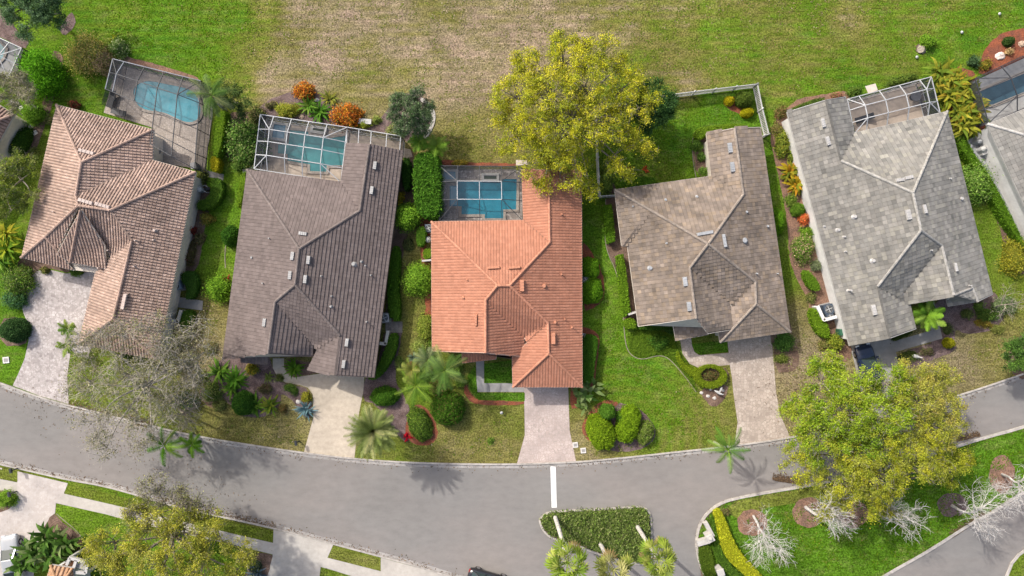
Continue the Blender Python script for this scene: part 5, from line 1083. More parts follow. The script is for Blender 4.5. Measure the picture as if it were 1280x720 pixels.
hedge('low green hedge under the front eave of the tan-roofed house', [(798,406),(838,402),(842,412),(800,413)], .9, [(.04,.10,.012),(.06,.13,.015)], 60, .12)
hedge('lime square bush at the front corner of the tan-roofed house', [(780,399),(794,398),(797,411),(781,411)], 1.0, G_LIME, 60, .13)
hedge('clipped green hedge along the back eave of the tan-roofed house', [(776,223),(818,220),(821,230),(776,236)], 1.3, [(.075,.165,.014),(.10,.2,.018)], 60, .14)
hedge('lime hedge curving round the gable of the tan-roofed house', [(868,168),(872,160),(890,157),(915,154),(935,156),(936,160),(910,163),(885,168),(874,175)], 1.1, [(.12,.21,.014),(.16,.25,.02)], 60, .14)
a_ = np.linspace(0, 6.283, 17)[:-1]
hedge('ring-shaped clipped hedge beside the tan driveway', [(889 + 21 * math.cos(a), 471 + 15 * math.sin(a)) for a in a_], .75, [(.18,.24,.014),(.14,.20,.012)], 70, .12, holes=[[(889 + 13 * math.cos(-a), 469 + 9 * math.sin(-a)) for a in a_]])
o = hedge('low green ground cover between the curved edging and the tan front walk', [(785,413),(838,413),(846,428),(852,445),(863,456),(870,468),(868,480),(873,487),(869,489),(858,471),(844,453),(833,444.5),(822,442.5),(806,447.5),(795,446),(786.5,438)], .16, [(.10,.18,.014),(.125,.20,.018),(.08,.15,.012)], 60, .13, name='ground_cover', cat='ground cover', rough=.06); o['kind'] = 'stuff'
bush('brown-leaved shrub inside the ring-shaped hedge', (889,469), 11, 7.5, .6, [(.10,.085,.03),(.06,.09,.02),(.15,.09,.04)], 900, .12)
hedge('low lime hedge sweeping along the curved tan front walk', [(848,438),(853,451),(862,458),(876,461),(872,475),(860,468),(850,457),(845,446)], .5, [(.19,.25,.014),(.15,.22,.012)], 60, .12)
hedge('oval lime hedge beside the white equipment wall', [(1013,387),(1022,385),(1032,400),(1039,415),(1036,424),(1026,420),(1016,405)], 1.0, G_LIME, 60, .14)
hedge('bright oval hedge at the side of the pale grey house', [(1004,338),(1012,338),(1024,352),(1027,362),(1018,364),(1008,354)], .9, [(.10,.20,.014),(.13,.24,.018)], 60, .13)
hedge('long curved bright hedge between the pale grey and the edge house', [(1196,168),(1206,170),(1218,190),(1240,222),(1258,255),(1280,300),(1288,320),(1274,300),(1254,272),(1238,240),(1215,203),(1200,185)], 1.2, [(.09,.19,.012),(.12,.23,.016),(.07,.15,.012)], 60, .14)
hedge('low dark hedge below the front gable of the pale grey house', [(1117,422),(1140,412),(1142,417),(1118,428)], .6, [(.05,.08,.02),(.07,.11,.02)], 60, .11)
hedge('green foundation hedge behind the corner of the pale grey house', [(990,134),(1030,120),(1032,126),(990,141)], .8, [(.06,.105,.02),(.09,.14,.02)], 60, .14)

# ------------------------------------------------------------------ clipped bushes
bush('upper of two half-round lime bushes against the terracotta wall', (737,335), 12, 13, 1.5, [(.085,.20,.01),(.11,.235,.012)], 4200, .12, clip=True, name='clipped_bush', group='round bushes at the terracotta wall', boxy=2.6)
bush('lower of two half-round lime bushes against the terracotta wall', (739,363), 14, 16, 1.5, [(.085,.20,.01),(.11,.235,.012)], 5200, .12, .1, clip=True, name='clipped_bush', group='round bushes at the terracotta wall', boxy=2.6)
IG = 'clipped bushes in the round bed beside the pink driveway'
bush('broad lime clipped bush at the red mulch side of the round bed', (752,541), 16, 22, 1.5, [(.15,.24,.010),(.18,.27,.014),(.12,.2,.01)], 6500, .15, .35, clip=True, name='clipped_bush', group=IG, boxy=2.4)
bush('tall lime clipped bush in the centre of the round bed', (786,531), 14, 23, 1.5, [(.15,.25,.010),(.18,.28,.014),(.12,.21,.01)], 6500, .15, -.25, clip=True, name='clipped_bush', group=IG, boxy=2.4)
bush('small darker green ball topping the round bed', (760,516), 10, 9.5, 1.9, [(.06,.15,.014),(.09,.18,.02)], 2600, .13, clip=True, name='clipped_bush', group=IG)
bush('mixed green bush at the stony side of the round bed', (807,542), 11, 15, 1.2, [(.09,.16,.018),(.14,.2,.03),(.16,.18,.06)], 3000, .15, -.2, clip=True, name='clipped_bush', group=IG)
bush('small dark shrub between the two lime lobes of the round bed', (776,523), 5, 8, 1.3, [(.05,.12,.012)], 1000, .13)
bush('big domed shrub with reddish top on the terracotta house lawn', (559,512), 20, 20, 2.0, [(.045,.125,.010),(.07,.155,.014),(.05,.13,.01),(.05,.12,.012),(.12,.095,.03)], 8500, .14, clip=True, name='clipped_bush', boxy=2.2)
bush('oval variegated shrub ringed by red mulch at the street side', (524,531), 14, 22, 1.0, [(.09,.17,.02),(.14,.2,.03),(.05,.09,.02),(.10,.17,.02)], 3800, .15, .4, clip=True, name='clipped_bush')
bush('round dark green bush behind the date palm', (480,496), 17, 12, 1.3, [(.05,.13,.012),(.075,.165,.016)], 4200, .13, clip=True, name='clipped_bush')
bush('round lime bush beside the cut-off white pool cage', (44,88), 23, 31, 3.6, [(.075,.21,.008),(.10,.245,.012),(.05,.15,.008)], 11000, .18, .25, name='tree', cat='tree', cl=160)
bush('small green tree below the greyish olive tree', (38,140), 14, 14, 1.8, [(.08,.17,.014),(.11,.2,.02)], 2600, .16)
bush('dark hedge mass beside the cream wall at the edge', (24,178), 9, 20, 1.1, [(.035,.085,.012),(.05,.11,.014)], 2600, .14, -.5, clip=True, boxy=2.6, name='hedge', cat='hedge')
bush('half-hidden bright bush beside the tan roof facing the grey house', (972,277), 10, 17, 1.6, [(.085,.20,.01),(.11,.235,.012)], 4200, .12, clip=True, name='clipped_bush')
bush('lime ball bush at the pale grey white wall above an orange shrub', (999,262), 8.5, 8.5, 1.1, [(.11,.2,.02),(.08,.16,.016)], 1800, .12, clip=True, name='clipped_bush')
bush('small golden ball bush in the purple mulch corner', (1188,429), 7, 6.5, .9, [(.25,.24,.01),(.2,.21,.012)], 1300, .12, clip=True, name='clipped_bush')
YB = 'small bushes in the fenced yard'
bush('small yellow bush in the fenced yard beside the fence corner', (912.5,125.5), 6, 6, .9, [(.36,.30,.008),(.3,.27,.01)], 1000, .12, clip=True, name='clipped_bush', group=YB)
bush('oval yellow bush in the fenced yard nearest the tan roof', (935,140), 8.5, 6, .9, [(.33,.30,.008),(.27,.26,.01)], 1300, .12, .25, clip=True, name='clipped_bush', group=YB)
bush('dark olive round bush in the fenced yard corner', (932,123), 11, 10, 1.5, [(.06,.10,.014),(.09,.13,.02)], 2200, .14, clip=True, name='clipped_bush', group=YB)
bush('dark round shrub in the curved bed of the paver driveway', (14,413), 17, 15, 1.8, [(.03,.075,.02),(.05,.10,.03)], 4200, .15, clip=True, name='clipped_bush')
bush('green bush at the edge beside the far driveway', (4,626), 14, 10, 1.3, [(.10,.19,.016),(.14,.22,.025)], 2600, .15, name='shrub', cl=30)
bush('dark clipped bush against the grey-brown eave by the lawn strip', (286,295), 11, 13, 1.7, [(.045,.12,.012),(.03,.09,.01)], 3200, .13, clip=True, name='clipped_bush')
bush('dark round bush at the street bed left of the green ferns', (302,505), 14, 15, 1.5, [(.03,.09,.012),(.05,.12,.014)], 3800, .14, clip=True, name='clipped_bush')
bush('small dark ball in the red mulch bed behind the edge house', (1263,51), 6.5, 6, .9, [(.03,.065,.015),(.05,.09,.02)], 1000, .12, clip=True)
bush('tiny green tuft on the dry lawn near the pink driveway', (613,552), 5, 4, .35, [(.09,.16,.02),(.12,.18,.03)], 300, .12)

# ------------------------------------------------------------------ loose shrubs and trees of bush size
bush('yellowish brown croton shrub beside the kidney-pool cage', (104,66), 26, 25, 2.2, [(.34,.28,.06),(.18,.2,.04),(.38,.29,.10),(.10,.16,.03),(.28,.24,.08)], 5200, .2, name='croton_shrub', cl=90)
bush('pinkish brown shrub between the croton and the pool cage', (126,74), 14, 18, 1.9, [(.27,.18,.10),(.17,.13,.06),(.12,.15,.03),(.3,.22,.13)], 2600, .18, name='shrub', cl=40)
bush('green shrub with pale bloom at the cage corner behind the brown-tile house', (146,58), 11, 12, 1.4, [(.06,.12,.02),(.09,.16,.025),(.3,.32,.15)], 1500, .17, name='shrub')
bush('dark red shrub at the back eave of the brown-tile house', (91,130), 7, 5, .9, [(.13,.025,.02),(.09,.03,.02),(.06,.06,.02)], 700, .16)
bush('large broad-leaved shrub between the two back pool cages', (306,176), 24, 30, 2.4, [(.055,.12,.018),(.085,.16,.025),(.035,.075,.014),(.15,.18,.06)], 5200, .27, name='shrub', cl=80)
bush('brownish variegated shrub above the broad-leaved shrub', (318,142), 11, 12, 1.6, [(.2,.16,.07),(.1,.12,.03),(.06,.09,.02)], 1500, .2)
OG = 'orange croton shrubs in the back bed'
bush('smaller orange croton on the mulch of the back bed', (379,112), 13, 10, 1.3, CROTON, 1900, .22, name='croton_shrub', group=OG, cl=40, up=.6)
bush('larger round orange croton behind the white-framed cage', (432,143), 18, 15, 1.6, CROTON, 3400, .22, name='croton_shrub', group=OG, cl=60, up=.6)
bush('yellow-green variegated shrub at the white-framed cage corner', (358,137), 17, 9, 1.2, [(.2,.21,.02),(.12,.16,.018),(.26,.25,.04)], 2200, .17, .1)
bush('low yellow-green plants beside the larger orange croton', (455,155), 10, 6, .7, [(.2,.22,.03),(.14,.18,.02)], 900, .15, .2)
bush('variegated plants along the lanai screen below the dark oval tree', (495,163), 14, 8, .9, [(.17,.19,.05),(.10,.14,.03),(.22,.22,.09)], 1500, .15, .2)
bush('round bright tree between the grey-brown roof and the terracotta house', (508,270), 15, 18, 3.0, [(.10,.2,.015),(.13,.235,.02),(.07,.15,.012)], 5400, .17, name='tree', cat='tree', cl=90)
bush('bright green tree touching the terracotta wall halfway down', (522,350), 18, 21, 3.0, [(.11,.205,.015),(.15,.25,.025),(.07,.15,.012)], 6500, .17, name='tree', cat='tree', cl=110)
bush('small golden plant beside the round bright tree at the eave', (500,247), 4, 10, 1.0, [(.32,.22,.015),(.2,.18,.02)], 600, .16)
bush('olive yellow shrub at the terracotta wall above the palms', (532,408), 13, 16, 2.2, [(.13,.17,.02),(.18,.2,.035),(.09,.13,.018)], 3000, .16, cl=50)
bush('lower olive shrub mixed with palms at the terracotta corner', (525,432), 11, 12, 1.8, [(.13,.18,.03),(.17,.19,.05)], 1800, .16)
bush('leafy green shrub below the feathery palm', (548,486), 13, 10, 1.0, [(.09,.19,.02),(.13,.2,.03),(.2,.14,.06)], 1500, .17)
bush('small yellow flowering shrub in the bed behind the dark pool cage', (573,204), 12, 4, .6, [(.3,.22,.03),(.16,.15,.03)], 700, .14)
bush('bright round shrub at the grey-brown house side lawn', (270,362), 17, 16, 1.9, [(.10,.2,.014),(.14,.24,.02),(.06,.13,.012)], 4200, .18, cl=70)
bush('dark red plant beside the side bed of the brown-tile house', (238,288), 6, 5, 1.0, [(.22,.02,.025),(.15,.02,.02),(.08,.05,.02)], 600, .18)
bush('yellowish plant in the dark side bed of the brown-tile house', (258,273), 8, 8, .9, [(.16,.16,.03),(.1,.12,.02),(.2,.14,.03)], 900, .17)
bush('mixed shrub at the cage door of the brown-tile house', (251,220), 7, 8, 1.1, [(.09,.11,.025),(.13,.13,.03),(.06,.08,.02)], 1000, .16)
bush('low brown-green bedding along the side bed of the brown-tile house', (238,315), 7, 22, .5, [(.09,.07,.035),(.07,.08,.02),(.12,.08,.05)], 1500, .14, -.2)
bush('small red-leaved plant in the side bed of the brown-tile house', (230,322), 5, 5, .6, [(.16,.03,.03),(.1,.05,.03)], 350, .15)
bush('tall leafy shrubs crowding the edge beside the paver driveway', (16,350), 20, 17, 2.0, [(.07,.14,.016),(.11,.18,.02),(.05,.10,.02),(.15,.17,.06)], 4200, .19, cl=60)
bush('bluish dark shrub beside the paver driveway bulb', (14,375), 16, 10, 1.4, [(.04,.10,.04),(.06,.12,.05),(.05,.11,.02)], 2200, .17)
bush('low shrubs under the front eave of the brown-tile house', (95,340), 9, 5, .8, [(.05,.10,.02),(.08,.13,.02)], 900, .14)
bush('dark green shrub hidden under the sparse olive tree', (160,440), 12, 8, 1.2, [(.03,.06,.015),(.045,.08,.02)], 1500, .16)
bush('leafy mixed shrub in the planted corner of the grey-brown house', (262,490), 12, 14, 1.2, [(.10,.15,.03),(.16,.17,.05),(.06,.10,.02)], 1800, .17)
bush('dark shrub near the kerb beside the orange-brown mulch corner', (232,502), 13, 10, 1.2, [(.03,.07,.014),(.05,.10,.02)], 1800, .17)
bush('golden croton beside the bay roof of the grey-brown house', (313,462), 8, 7, 1.0, [(.3,.22,.02),(.18,.17,.02),(.1,.14,.02)], 900, .17)
bush('small golden shrub at the end of the blue agave bed', (382,496), 6, 7, .8, [(.22,.2,.02),(.15,.16,.02)], 700, .15)
bush('low dark shrubs lining the curved walk of the grey-brown house', (364,487), 12, 5, .6, [(.05,.10,.018),(.08,.13,.02)], 1100, .13, -.6)
bush('green shrub with leafy top in front of the tan-roofed house', (824,427), 11, 9, 1.0, [(.04,.10,.014),(.06,.14,.016),(.09,.16,.02)], 1800, .17)
bush('dark shrub tucked under the porch corner of the tan-roofed house', (838,411), 7, 7, 1.2, [(.025,.06,.012),(.04,.08,.014)], 900, .15)
bush('dark round shrub at the front corner of the tan-roofed house', (982,428), 13, 11, 1.3, [(.045,.105,.02),(.07,.14,.025)], 2600, .16, cl=40)
bush('low olive ground plant beside the brown mulch corner of the tan house', (978,449), 10, 7, .4, [(.12,.14,.03),(.09,.12,.02)], 700, .13)
SG = 'shrubs in the gravel strip of the tan-roofed house'
bush('upper round shrub in the gravel strip under the tan gable', (872,180), 7, 7.5, 1.1, [(.06,.12,.018),(.09,.16,.025)], 1300, .15, group=SG)
bush('middle small shrub in the gravel strip under the tan gable', (877,195), 4.5, 6, .8, [(.05,.10,.018),(.08,.14,.025)], 700, .14, group=SG)
bush('lowest spiky shrub in the gravel strip under the tan gable', (881,214), 5.5, 6, .7, [(.06,.12,.018),(.11,.17,.03)], 700, .16, group=SG)
bush('green shrub in the yard under the oak by the left fence', (758,225), 9, 22, 1.6, [(.07,.12,.02),(.11,.15,.025)], 2200, .17)
bush('reddish shrub at the corner bed of the pale grey house', (977,141), 9, 8, .7, [(.15,.08,.04),(.12,.10,.03),(.07,.09,.02)], 1000, .15)
bush('green and gold croton shrubs along the white side wall', (980,178), 9, 20, 1.1, [(.12,.16,.02),(.18,.18,.025),(.08,.12,.018)], 2600, .17, -.15)
bush('orange-red croton at the white side wall', (1006,273), 7.5, 7.5, .9, [(.42,.10,.03),(.3,.06,.02),(.36,.15,.05)], 900, .18, up=.6)
bush('flowering green shrub beside the white side wall', (1005,311), 12, 20, 1.4, [(.09,.17,.02),(.13,.2,.03),(.06,.12,.016),(.3,.2,.14)], 3600, .17, -.2, cl=60)
bush('greyish shrub beside the flowering shrub at the white wall', (1021,333), 7, 7, .9, [(.14,.16,.09),(.1,.13,.06)], 800, .15)
bush('yellow-green croton at the driveway corner of the pale grey house', (1045,428), 10, 10, 1.2, [(.14,.18,.018),(.2,.21,.025),(.1,.14,.016)], 1800, .17)
bush('dark green shrubs behind the lanai cage', (1128,100), 22, 6, .7, [(.06,.10,.018),(.09,.13,.02)], 2000, .15, .3)
bush('dark green shrubs beside the cream slab behind the pale grey house', (1070,113), 12, 6, .7, [(.06,.11,.018),(.09,.14,.02)], 1200, .15, .25)
bush('pink-red flowering plant by the lanai of the pale grey house', (1047,118), 10, 3.5, .6, [(.3,.1,.09),(.2,.12,.06),(.1,.12,.03)], 700, .14, .1)
bush('rounded green tree between the pale grey house and the curved hedge', (1224,228), 22, 26, 2.6, [(.085,.16,.02),(.12,.2,.03),(.16,.22,.06),(.05,.11,.014)], 6200, .19, name='tree', cat='tree', cl=100)
bush('yellow shrub cut off at the edge below the curved hedge', (1274,322), 17, 26, 1.8, [(.2,.19,.015),(.15,.16,.016),(.24,.22,.03),(.09,.11,.015)], 3600, .18, name='shrub', cl=60)
BD = 'filler shrubs in the planting beds'
for u, v, rx, ry, h, pal, lab in (
    (972,160,6,9,.7,[(.12,.15,.03),(.17,.12,.05)],'small bronze shrub at the top of the white-wall bed'),
    (990,250,7,8,.7,[(.09,.15,.02),(.13,.18,.03)],'small green shrub above the lime ball at the white wall'),
    (1010,290,8,8,.9,[(.09,.18,.016),(.12,.2,.02)],'green shrub between the orange-red croton and the flowering shrub'),
    (1016,372,7,7,.6,[(.14,.13,.04),(.09,.12,.03)],'low brownish shrub above the white equipment wall'),
    (1033,432,7,7,.8,[(.17,.13,.05),(.12,.15,.03)],'reddish shrub beside the croton at the grey driveway corner'),
    (991,195,5,10,.8,[(.10,.16,.02),(.16,.18,.03)],'green shrub above the gold strap-leaved plants'),
    (511,305,7,9,.6,[(.07,.09,.03),(.10,.11,.04)],'low dull plants in the dark mulch beside the grey-brown eave'),
    (488,392,5,8,.7,[(.06,.12,.02),(.09,.15,.02)],'small shrub at the end of the long dark hedge'),
    (500,455,6,9,.6,[(.10,.16,.03),(.14,.17,.05)],'small green shrub at the edge of the purple mulch by the palms'),
    (541,432,8,8,.9,[(.09,.17,.02),(.13,.19,.03)],'leafy shrub under the roof corner beside the palms'),
    (532,468,9,8,.8,[(.12,.18,.03),(.16,.2,.05)],'yellow-green shrub between the two front palms'),
    (575,478,8,7,.7,[(.09,.16,.02),(.13,.19,.03)],'green shrub at the start of the red mulch edging'),
    (570,462,8,7,1.0,[(.08,.14,.02),(.11,.17,.03)],'green shrub under the porch roof of the terracotta house'),
    (349,473,5,5,.5,[(.09,.12,.03),(.13,.15,.04)],'small plant in the purple mulch beside the curved walk'),
    (330,487,10,6,.5,[(.08,.09,.03),(.12,.08,.05)],'reddish low plants in the middle of the front mulch bed'),
    (352,512,6,7,.6,[(.13,.08,.03),(.10,.10,.03)],'brownish plant at the right end of the street bed'),
    (275,507,9,7,.6,[(.10,.13,.03),(.15,.15,.05)],'low mixed plants beside the orange-brown mulch'),
    (250,470,8,8,.9,[(.13,.17,.03),(.2,.19,.05)],'yellowish shrub behind the leafy mixed shrub in the planted corner'),
    (262,435,8,9,.6,[(.14,.15,.05),(.17,.14,.07)],'dry looking shrub at the side strip beside the grey-brown wall'),
    (231,270,6,9,.8,[(.07,.10,.02),(.10,.12,.03)],'dark shrub against the brown-tile wall near the C-shaped hedge'),
    (250,298,7,8,.6,[(.09,.10,.03),(.13,.1,.06)],'brown-green plant at the outer edge of the side bed'),
    (296,205,8,8,1.3,[(.07,.13,.02),(.1,.16,.03)],'green shrub at the lower end of the broad-leaved shrub'),
    (338,131,8,5,.5,[(.14,.11,.06),(.11,.12,.04)],'low plant on the mulch left of the smaller orange croton'),
    (470,150,6,5,.5,[(.12,.17,.03),(.16,.19,.05)],'small plant beside the white garden bench'),
    (28,338,8,7,.9,[(.09,.14,.02),(.14,.16,.04)],'shrub at the corner between driveway bulb and brown roof'),
    (55,338,7,4,.7,[(.08,.12,.02),(.14,.11,.04)],'low shrub under the left wing eave of the brown-tile house'),
    (1210,392,7,7,.5,[(.06,.09,.025),(.09,.11,.03)],'low dark plant in the middle of the purple mulch'),
    (1226,384,7,6,.8,[(.07,.12,.02),(.10,.15,.03)],'green plant under the bay roof edge'),
    (1160,440,8,5,.4,[(.10,.07,.05),(.08,.09,.03)],'reddish low plant beside the golden ball bush'),
    (1248,412,9,6,.5,[(.15,.16,.04),(.12,.14,.03)],'olive low plants where the purple mulch meets the dry lawn'),
    (908,640,6,5,.4,[(.14,.11,.05),(.10,.12,.03)],'brownish plant at the tip of the yellow hedge'),
    (60,150,6,7,.5,[(.08,.11,.03),(.12,.1,.05)],'low plant along the dark mulch path'),
    (40,190,6,7,.6,[(.14,.16,.04),(.10,.13,.03)],'pale low plant where the mulch path meets the lawn'),
    (64,110,6,7,.6,[(.07,.12,.02),(.1,.14,.03)],'green low plant beside the round lime bush')):
    bush(lab, (u, v), rx, ry, h, pal, int(rx * ry * 14), .15, group=BD)
bush('silvery green shrub at the corner of the pale grey bay roof', (1258,382), 20, 12, 1.0, [(.12,.16,.07),(.16,.19,.1),(.07,.12,.03)], 2000, .15, .3)
bush('dark shrub in the purple mulch in front of the bay roof', (1238,393), 14, 9, 1.0, [(.045,.09,.016),(.07,.11,.02)], 1700, .16)
bush('golden low shrubs along the purple mulch edge', (1232,405), 14, 4, .5, [(.18,.15,.02),(.12,.12,.02),(.2,.12,.03)], 1000, .14, -.2)
bush('low dark ground plants beside the white bird ornament', (1135,446), 17, 8, .35, [(.055,.085,.02),(.08,.1,.025)], 1500, .13, .3)
bush('low ground plants in the purple mulch by the walk', (1185,412), 7, 9, .3, [(.06,.09,.025),(.08,.10,.03)], 600, .12)
bush('small green tree on the open lawn beside a stump', (1162,50), 9, 8, 1.2, [(.09,.18,.014),(.13,.22,.02)], 1200, .2)
bush('dark yucca-like shrub at the red mulch edge', (1220,76), 7, 6, .8, [(.05,.09,.04),(.03,.06,.02)], 700, .18)
bush('reddish croton plant in the red mulch behind the edge house', (1233,80), 9, 6, .7, [(.2,.16,.02),(.16,.09,.02),(.1,.13,.02)], 900, .16)
bush('sandy dry plant in the red mulch behind the edge house', (1262,64), 5, 4, .5, [(.36,.26,.14),(.28,.2,.08)], 350, .14)
bush('small grey shrub near the far driveway agave', (318,709), 10, 8, .8, [(.07,.09,.05),(.05,.07,.03)], 900, .15)
bush('dark leafy shrub beside the cut-off house front across the street', (82,690), 11, 9, 1.2, [(.05,.085,.018),(.08,.11,.02),(.03,.05,.012)], 1600, .18)
# ------------------------------------------------------------------ strap-leaved plants
PL = [(.08,.18,.018),(.12,.22,.025),(.06,.14,.014),(.16,.25,.04)]
spiky('bright green spiky palm clump left of the tall back croton', (386,133), 1.5, 34, .22, PL, name='spiky_plant'); spiky('second green spiky clump touching the larger orange croton', (401,141), 1.5, 34, .22, [(.06,.16,.016),(.09,.2,.02)], name='spiky_plant')
spiky('yellow-green spiky plant on the back bed between two crotons', (412,124), 1.1, 24, .2, [(.2,.2,.03),(.15,.18,.03)], name='spiky_plant')
spiky('left bright fern clump in the street bed of the grey-brown house', (320,505), 1.4, 30, .24, PL, name='fern_plant'); spiky('right yellowish fern clump in the street bed of the grey-brown house', (338,507), 1.3, 28, .24, [(.16,.22,.02),(.2,.24,.03),(.1,.17,.02)], name='fern_plant')
spiky('large green fern clump at the left corner of the grey-brown front', (276,464), 1.6, 38, .24, PL, name='fern_plant'); spiky('second green fern clump in front of the grey-brown bay roof', (296,474), 1.6, 38, .22, [(.06,.16,.014),(.09,.2,.02)], name='fern_plant')
spiky('lower green fern clump in the mulch of the grey-brown front', (290,485), 1.2, 26, .2, PL, name='fern_plant')
spiky('green fern filling the bed inside the curved walk', (368,460), 1.35, 40, .22, [(.08,.18,.014),(.11,.22,.02)], name='fern_plant')
spiky('small pale green rosette alone in the purple mulch', (336,472), .7, 18, .16, [(.16,.2,.05),(.12,.17,.03)], name='rosette_plant')
spiky('blue agave at the edge of the beige driveway', (383,511), 1.25, 40, .17, [(.13,.22,.235),(.17,.26,.28),(.09,.17,.19)], name='agave', el=(1.4,.2), droop=.25)
spiky('blue-grey agave beside the driveway across the street', (322,716), 1.2, 36, .17, [(.13,.19,.23),(.17,.23,.27),(.09,.14,.18)], name='agave', el=(1.4,.2), droop=.25)
spiky('dark green rosette plant by the small palm of the grey-brown house', (518,448), .9, 24, .14, [(.10,.15,.09),(.13,.18,.12)], name='rosette_plant')
for q, (u, v, lab) in enumerate(((985,215,'upper gold and orange strap-leaved plant at the white side wall'), (994,232,'lower gold and orange strap-leaved plant at the white side wall'))):
    spiky(lab, (u, v), 1.35, 38, .34, GOLD, name='croton_plant', z=.3)
spiky('yellow strap-leaved plant at the brown-tile roof edge', (18,293), 1.5, 34, .25, [(.28,.28,.02),(.2,.24,.02),(.34,.3,.03)], name='strap_plant', z=1.0); spiky('lime strap-leaved plant below the yellow one at the roof edge', (20,312), 1.9, 44, .26, [(.16,.25,.015),(.24,.28,.02),(.1,.19,.015)], name='strap_plant', z=1.0)
spiky('green strap-leaved plant at the edge beside the driveway bulb', (6,325), 1.8, 40, .24, PL, name='strap_plant', z=.8)
GG = 'golden bushy palms beside the pale grey house'
for k, (u, v, lab) in enumerate(((1180,92,'golden bushy palm nearest the field beside the lanai cage'), (1198,100,'golden bushy palm behind the cage corner next to the red mulch'), (1190,118,'golden bushy palm touching the lanai cage corner'), (1212,116,'golden bushy palm over the edge of the dark pool cage'), (1203,138,'golden bushy palm in the middle of its row at the grey roof corner'), (1221,136,'golden bushy palm over the dark pool deck'), (1210,155,'golden bushy palm at the end of the row above the curved hedge'))):
    spiky(lab, (640 + (u - 640) * .975, 360 + (v - 360) * .975), 1.75, 54, .32, [(.22,.23,.02),(.29,.27,.03),(.15,.2,.02),(.32,.24,.025),(.12,.17,.02)] if k % 3 else [(.2,.22,.02),(.26,.26,.03),(.12,.18,.02)], name='bushy_palm', cat='palm', group=GG, z=1.3, base_r=.4, el=(1.5,.0), droop=1.3)
spiky('broad-leaved banana plant at the terracotta garage corner', (726,488), 1.5, 16, .42, [(.07,.15,.025),(.12,.19,.05),(.16,.21,.08)], name='banana_plant', z=.8, base_r=.5, droop=.8); spiky('second banana plant towards the lawn beside the garage corner', (737,484), 1.3, 13, .4, [(.10,.17,.04),(.15,.21,.07)], name='banana_plant', z=.7, base_r=.4, droop=.8); spiky('small banana plant at the drive edge below the garage corner', (727,503), 1.0, 11, .32, [(.14,.19,.06),(.1,.16,.04)], name='banana_plant', z=.4, base_r=.35, droop=.8)
TG = 'dark tropical plants beside the parked white car'
for u, v, lab in ((52,682,'large dark tropical plant nearest the parked white car'), (70,668,'large light-tipped tropical plant at the curved edging'), (75,688,'dark tropical plant next to the orange-tan roof'), (40,700,'low tropical plant below the parked white car'), (90,672,'dark tropical plant at the grass plot edge')):
    spiky(lab, (u, v), 1.7, 30, .42, [(.06,.13,.018),(.09,.17,.03),(.15,.2,.07),(.04,.09,.015)], name='tropical_plant', group=TG, z=1.2, base_r=.35, droop=.9)
spiky('red bromeliad at the point of the oval bed', (509,545), .55, 16, .16, [(.42,.008,.02),(.32,.01,.02)], name='bromeliad')
spiky('red ti plant at the grey-brown eave beside the bright shrub', (284,349), .6, 14, .14, [(.4,.03,.03),(.25,.03,.03)], name='bromeliad')
for q, (u, v, lab) in enumerate(((786,212,'orange-leaved plant lower left in the shaded yard'), (807,212,'orange-leaved plant lower right in the shaded yard'), (804,188,'orange-leaved plant nearest the dark tree in the yard'))):
    spiky(lab, (u, v), .45, 14, .14, [(.36,.07,.02),(.28,.06,.02)], name='bromeliad', group='orange plants in the fenced yard')
spiky('yellow lily-like plant at the croton beside the field', (143,50), .8, 12, .14, [(.3,.32,.02),(.2,.28,.02)], name='lily_plant')

# ------------------------------------------------------------------ fence
def fence():
    t = empty('picket_fence', W(860,150,0), 'white picket fence round the back yard of the tan-roofed house', 'fence')
    wm = mat('vinyl_white', (.40, .40, .39), .4, .03); hh = 1.45
    runs = [[(768,246),(748,247.5),(745.5,200),(744.5,160),(743,138)], [(743,138),(790,130),(838,122.5)], [(838,122.5),(890,116),(941,110)], [(941,110),(947,140),(955,171.5)], [(955,171.5),(949,173)]]
    for r in runs:
        pb = MB()
        P_ = [np.array(W(*q, 0)) for q in r]
        for a, c in zip(P_[:-1], P_[1:]):
            ln = np.linalg.norm(c - a); k = max(1, round(ln / 2.4))
            for zz in (.2, hh - .12): pb.bar(a + (0, 0, zz), c + (0, 0, zz), .09, .14)
            m = max(2, int(ln / .16))
            for j in range(m):
                p = a + (c - a) * (j + .5) / m; pb.box((p[0], p[1], .08 + hh / 2), (.085, .03, hh - .05), math.atan2((c - a)[1], (c - a)[0]))
            for j in range(k + 1):
                p = a + (c - a) * j / k
                if j < k or c is P_[-1]:
                    b = MB(); b.box((p[0], p[1], (hh + .1) / 2), (.13, .13, hh + .1)); b.add([(p[0] + sx * .085, p[1] + sy * .085, hh + .1) for sx, sy in ((-1,-1),(1,-1),(1,1),(-1,1))] + [(p[0], p[1], hh + .2)], [(0,1,4),(1,2,4),(2,3,4),(3,0,4)]); b.build('post', wm, t)
        pb.build('picket_panel', wm, t)
fence()
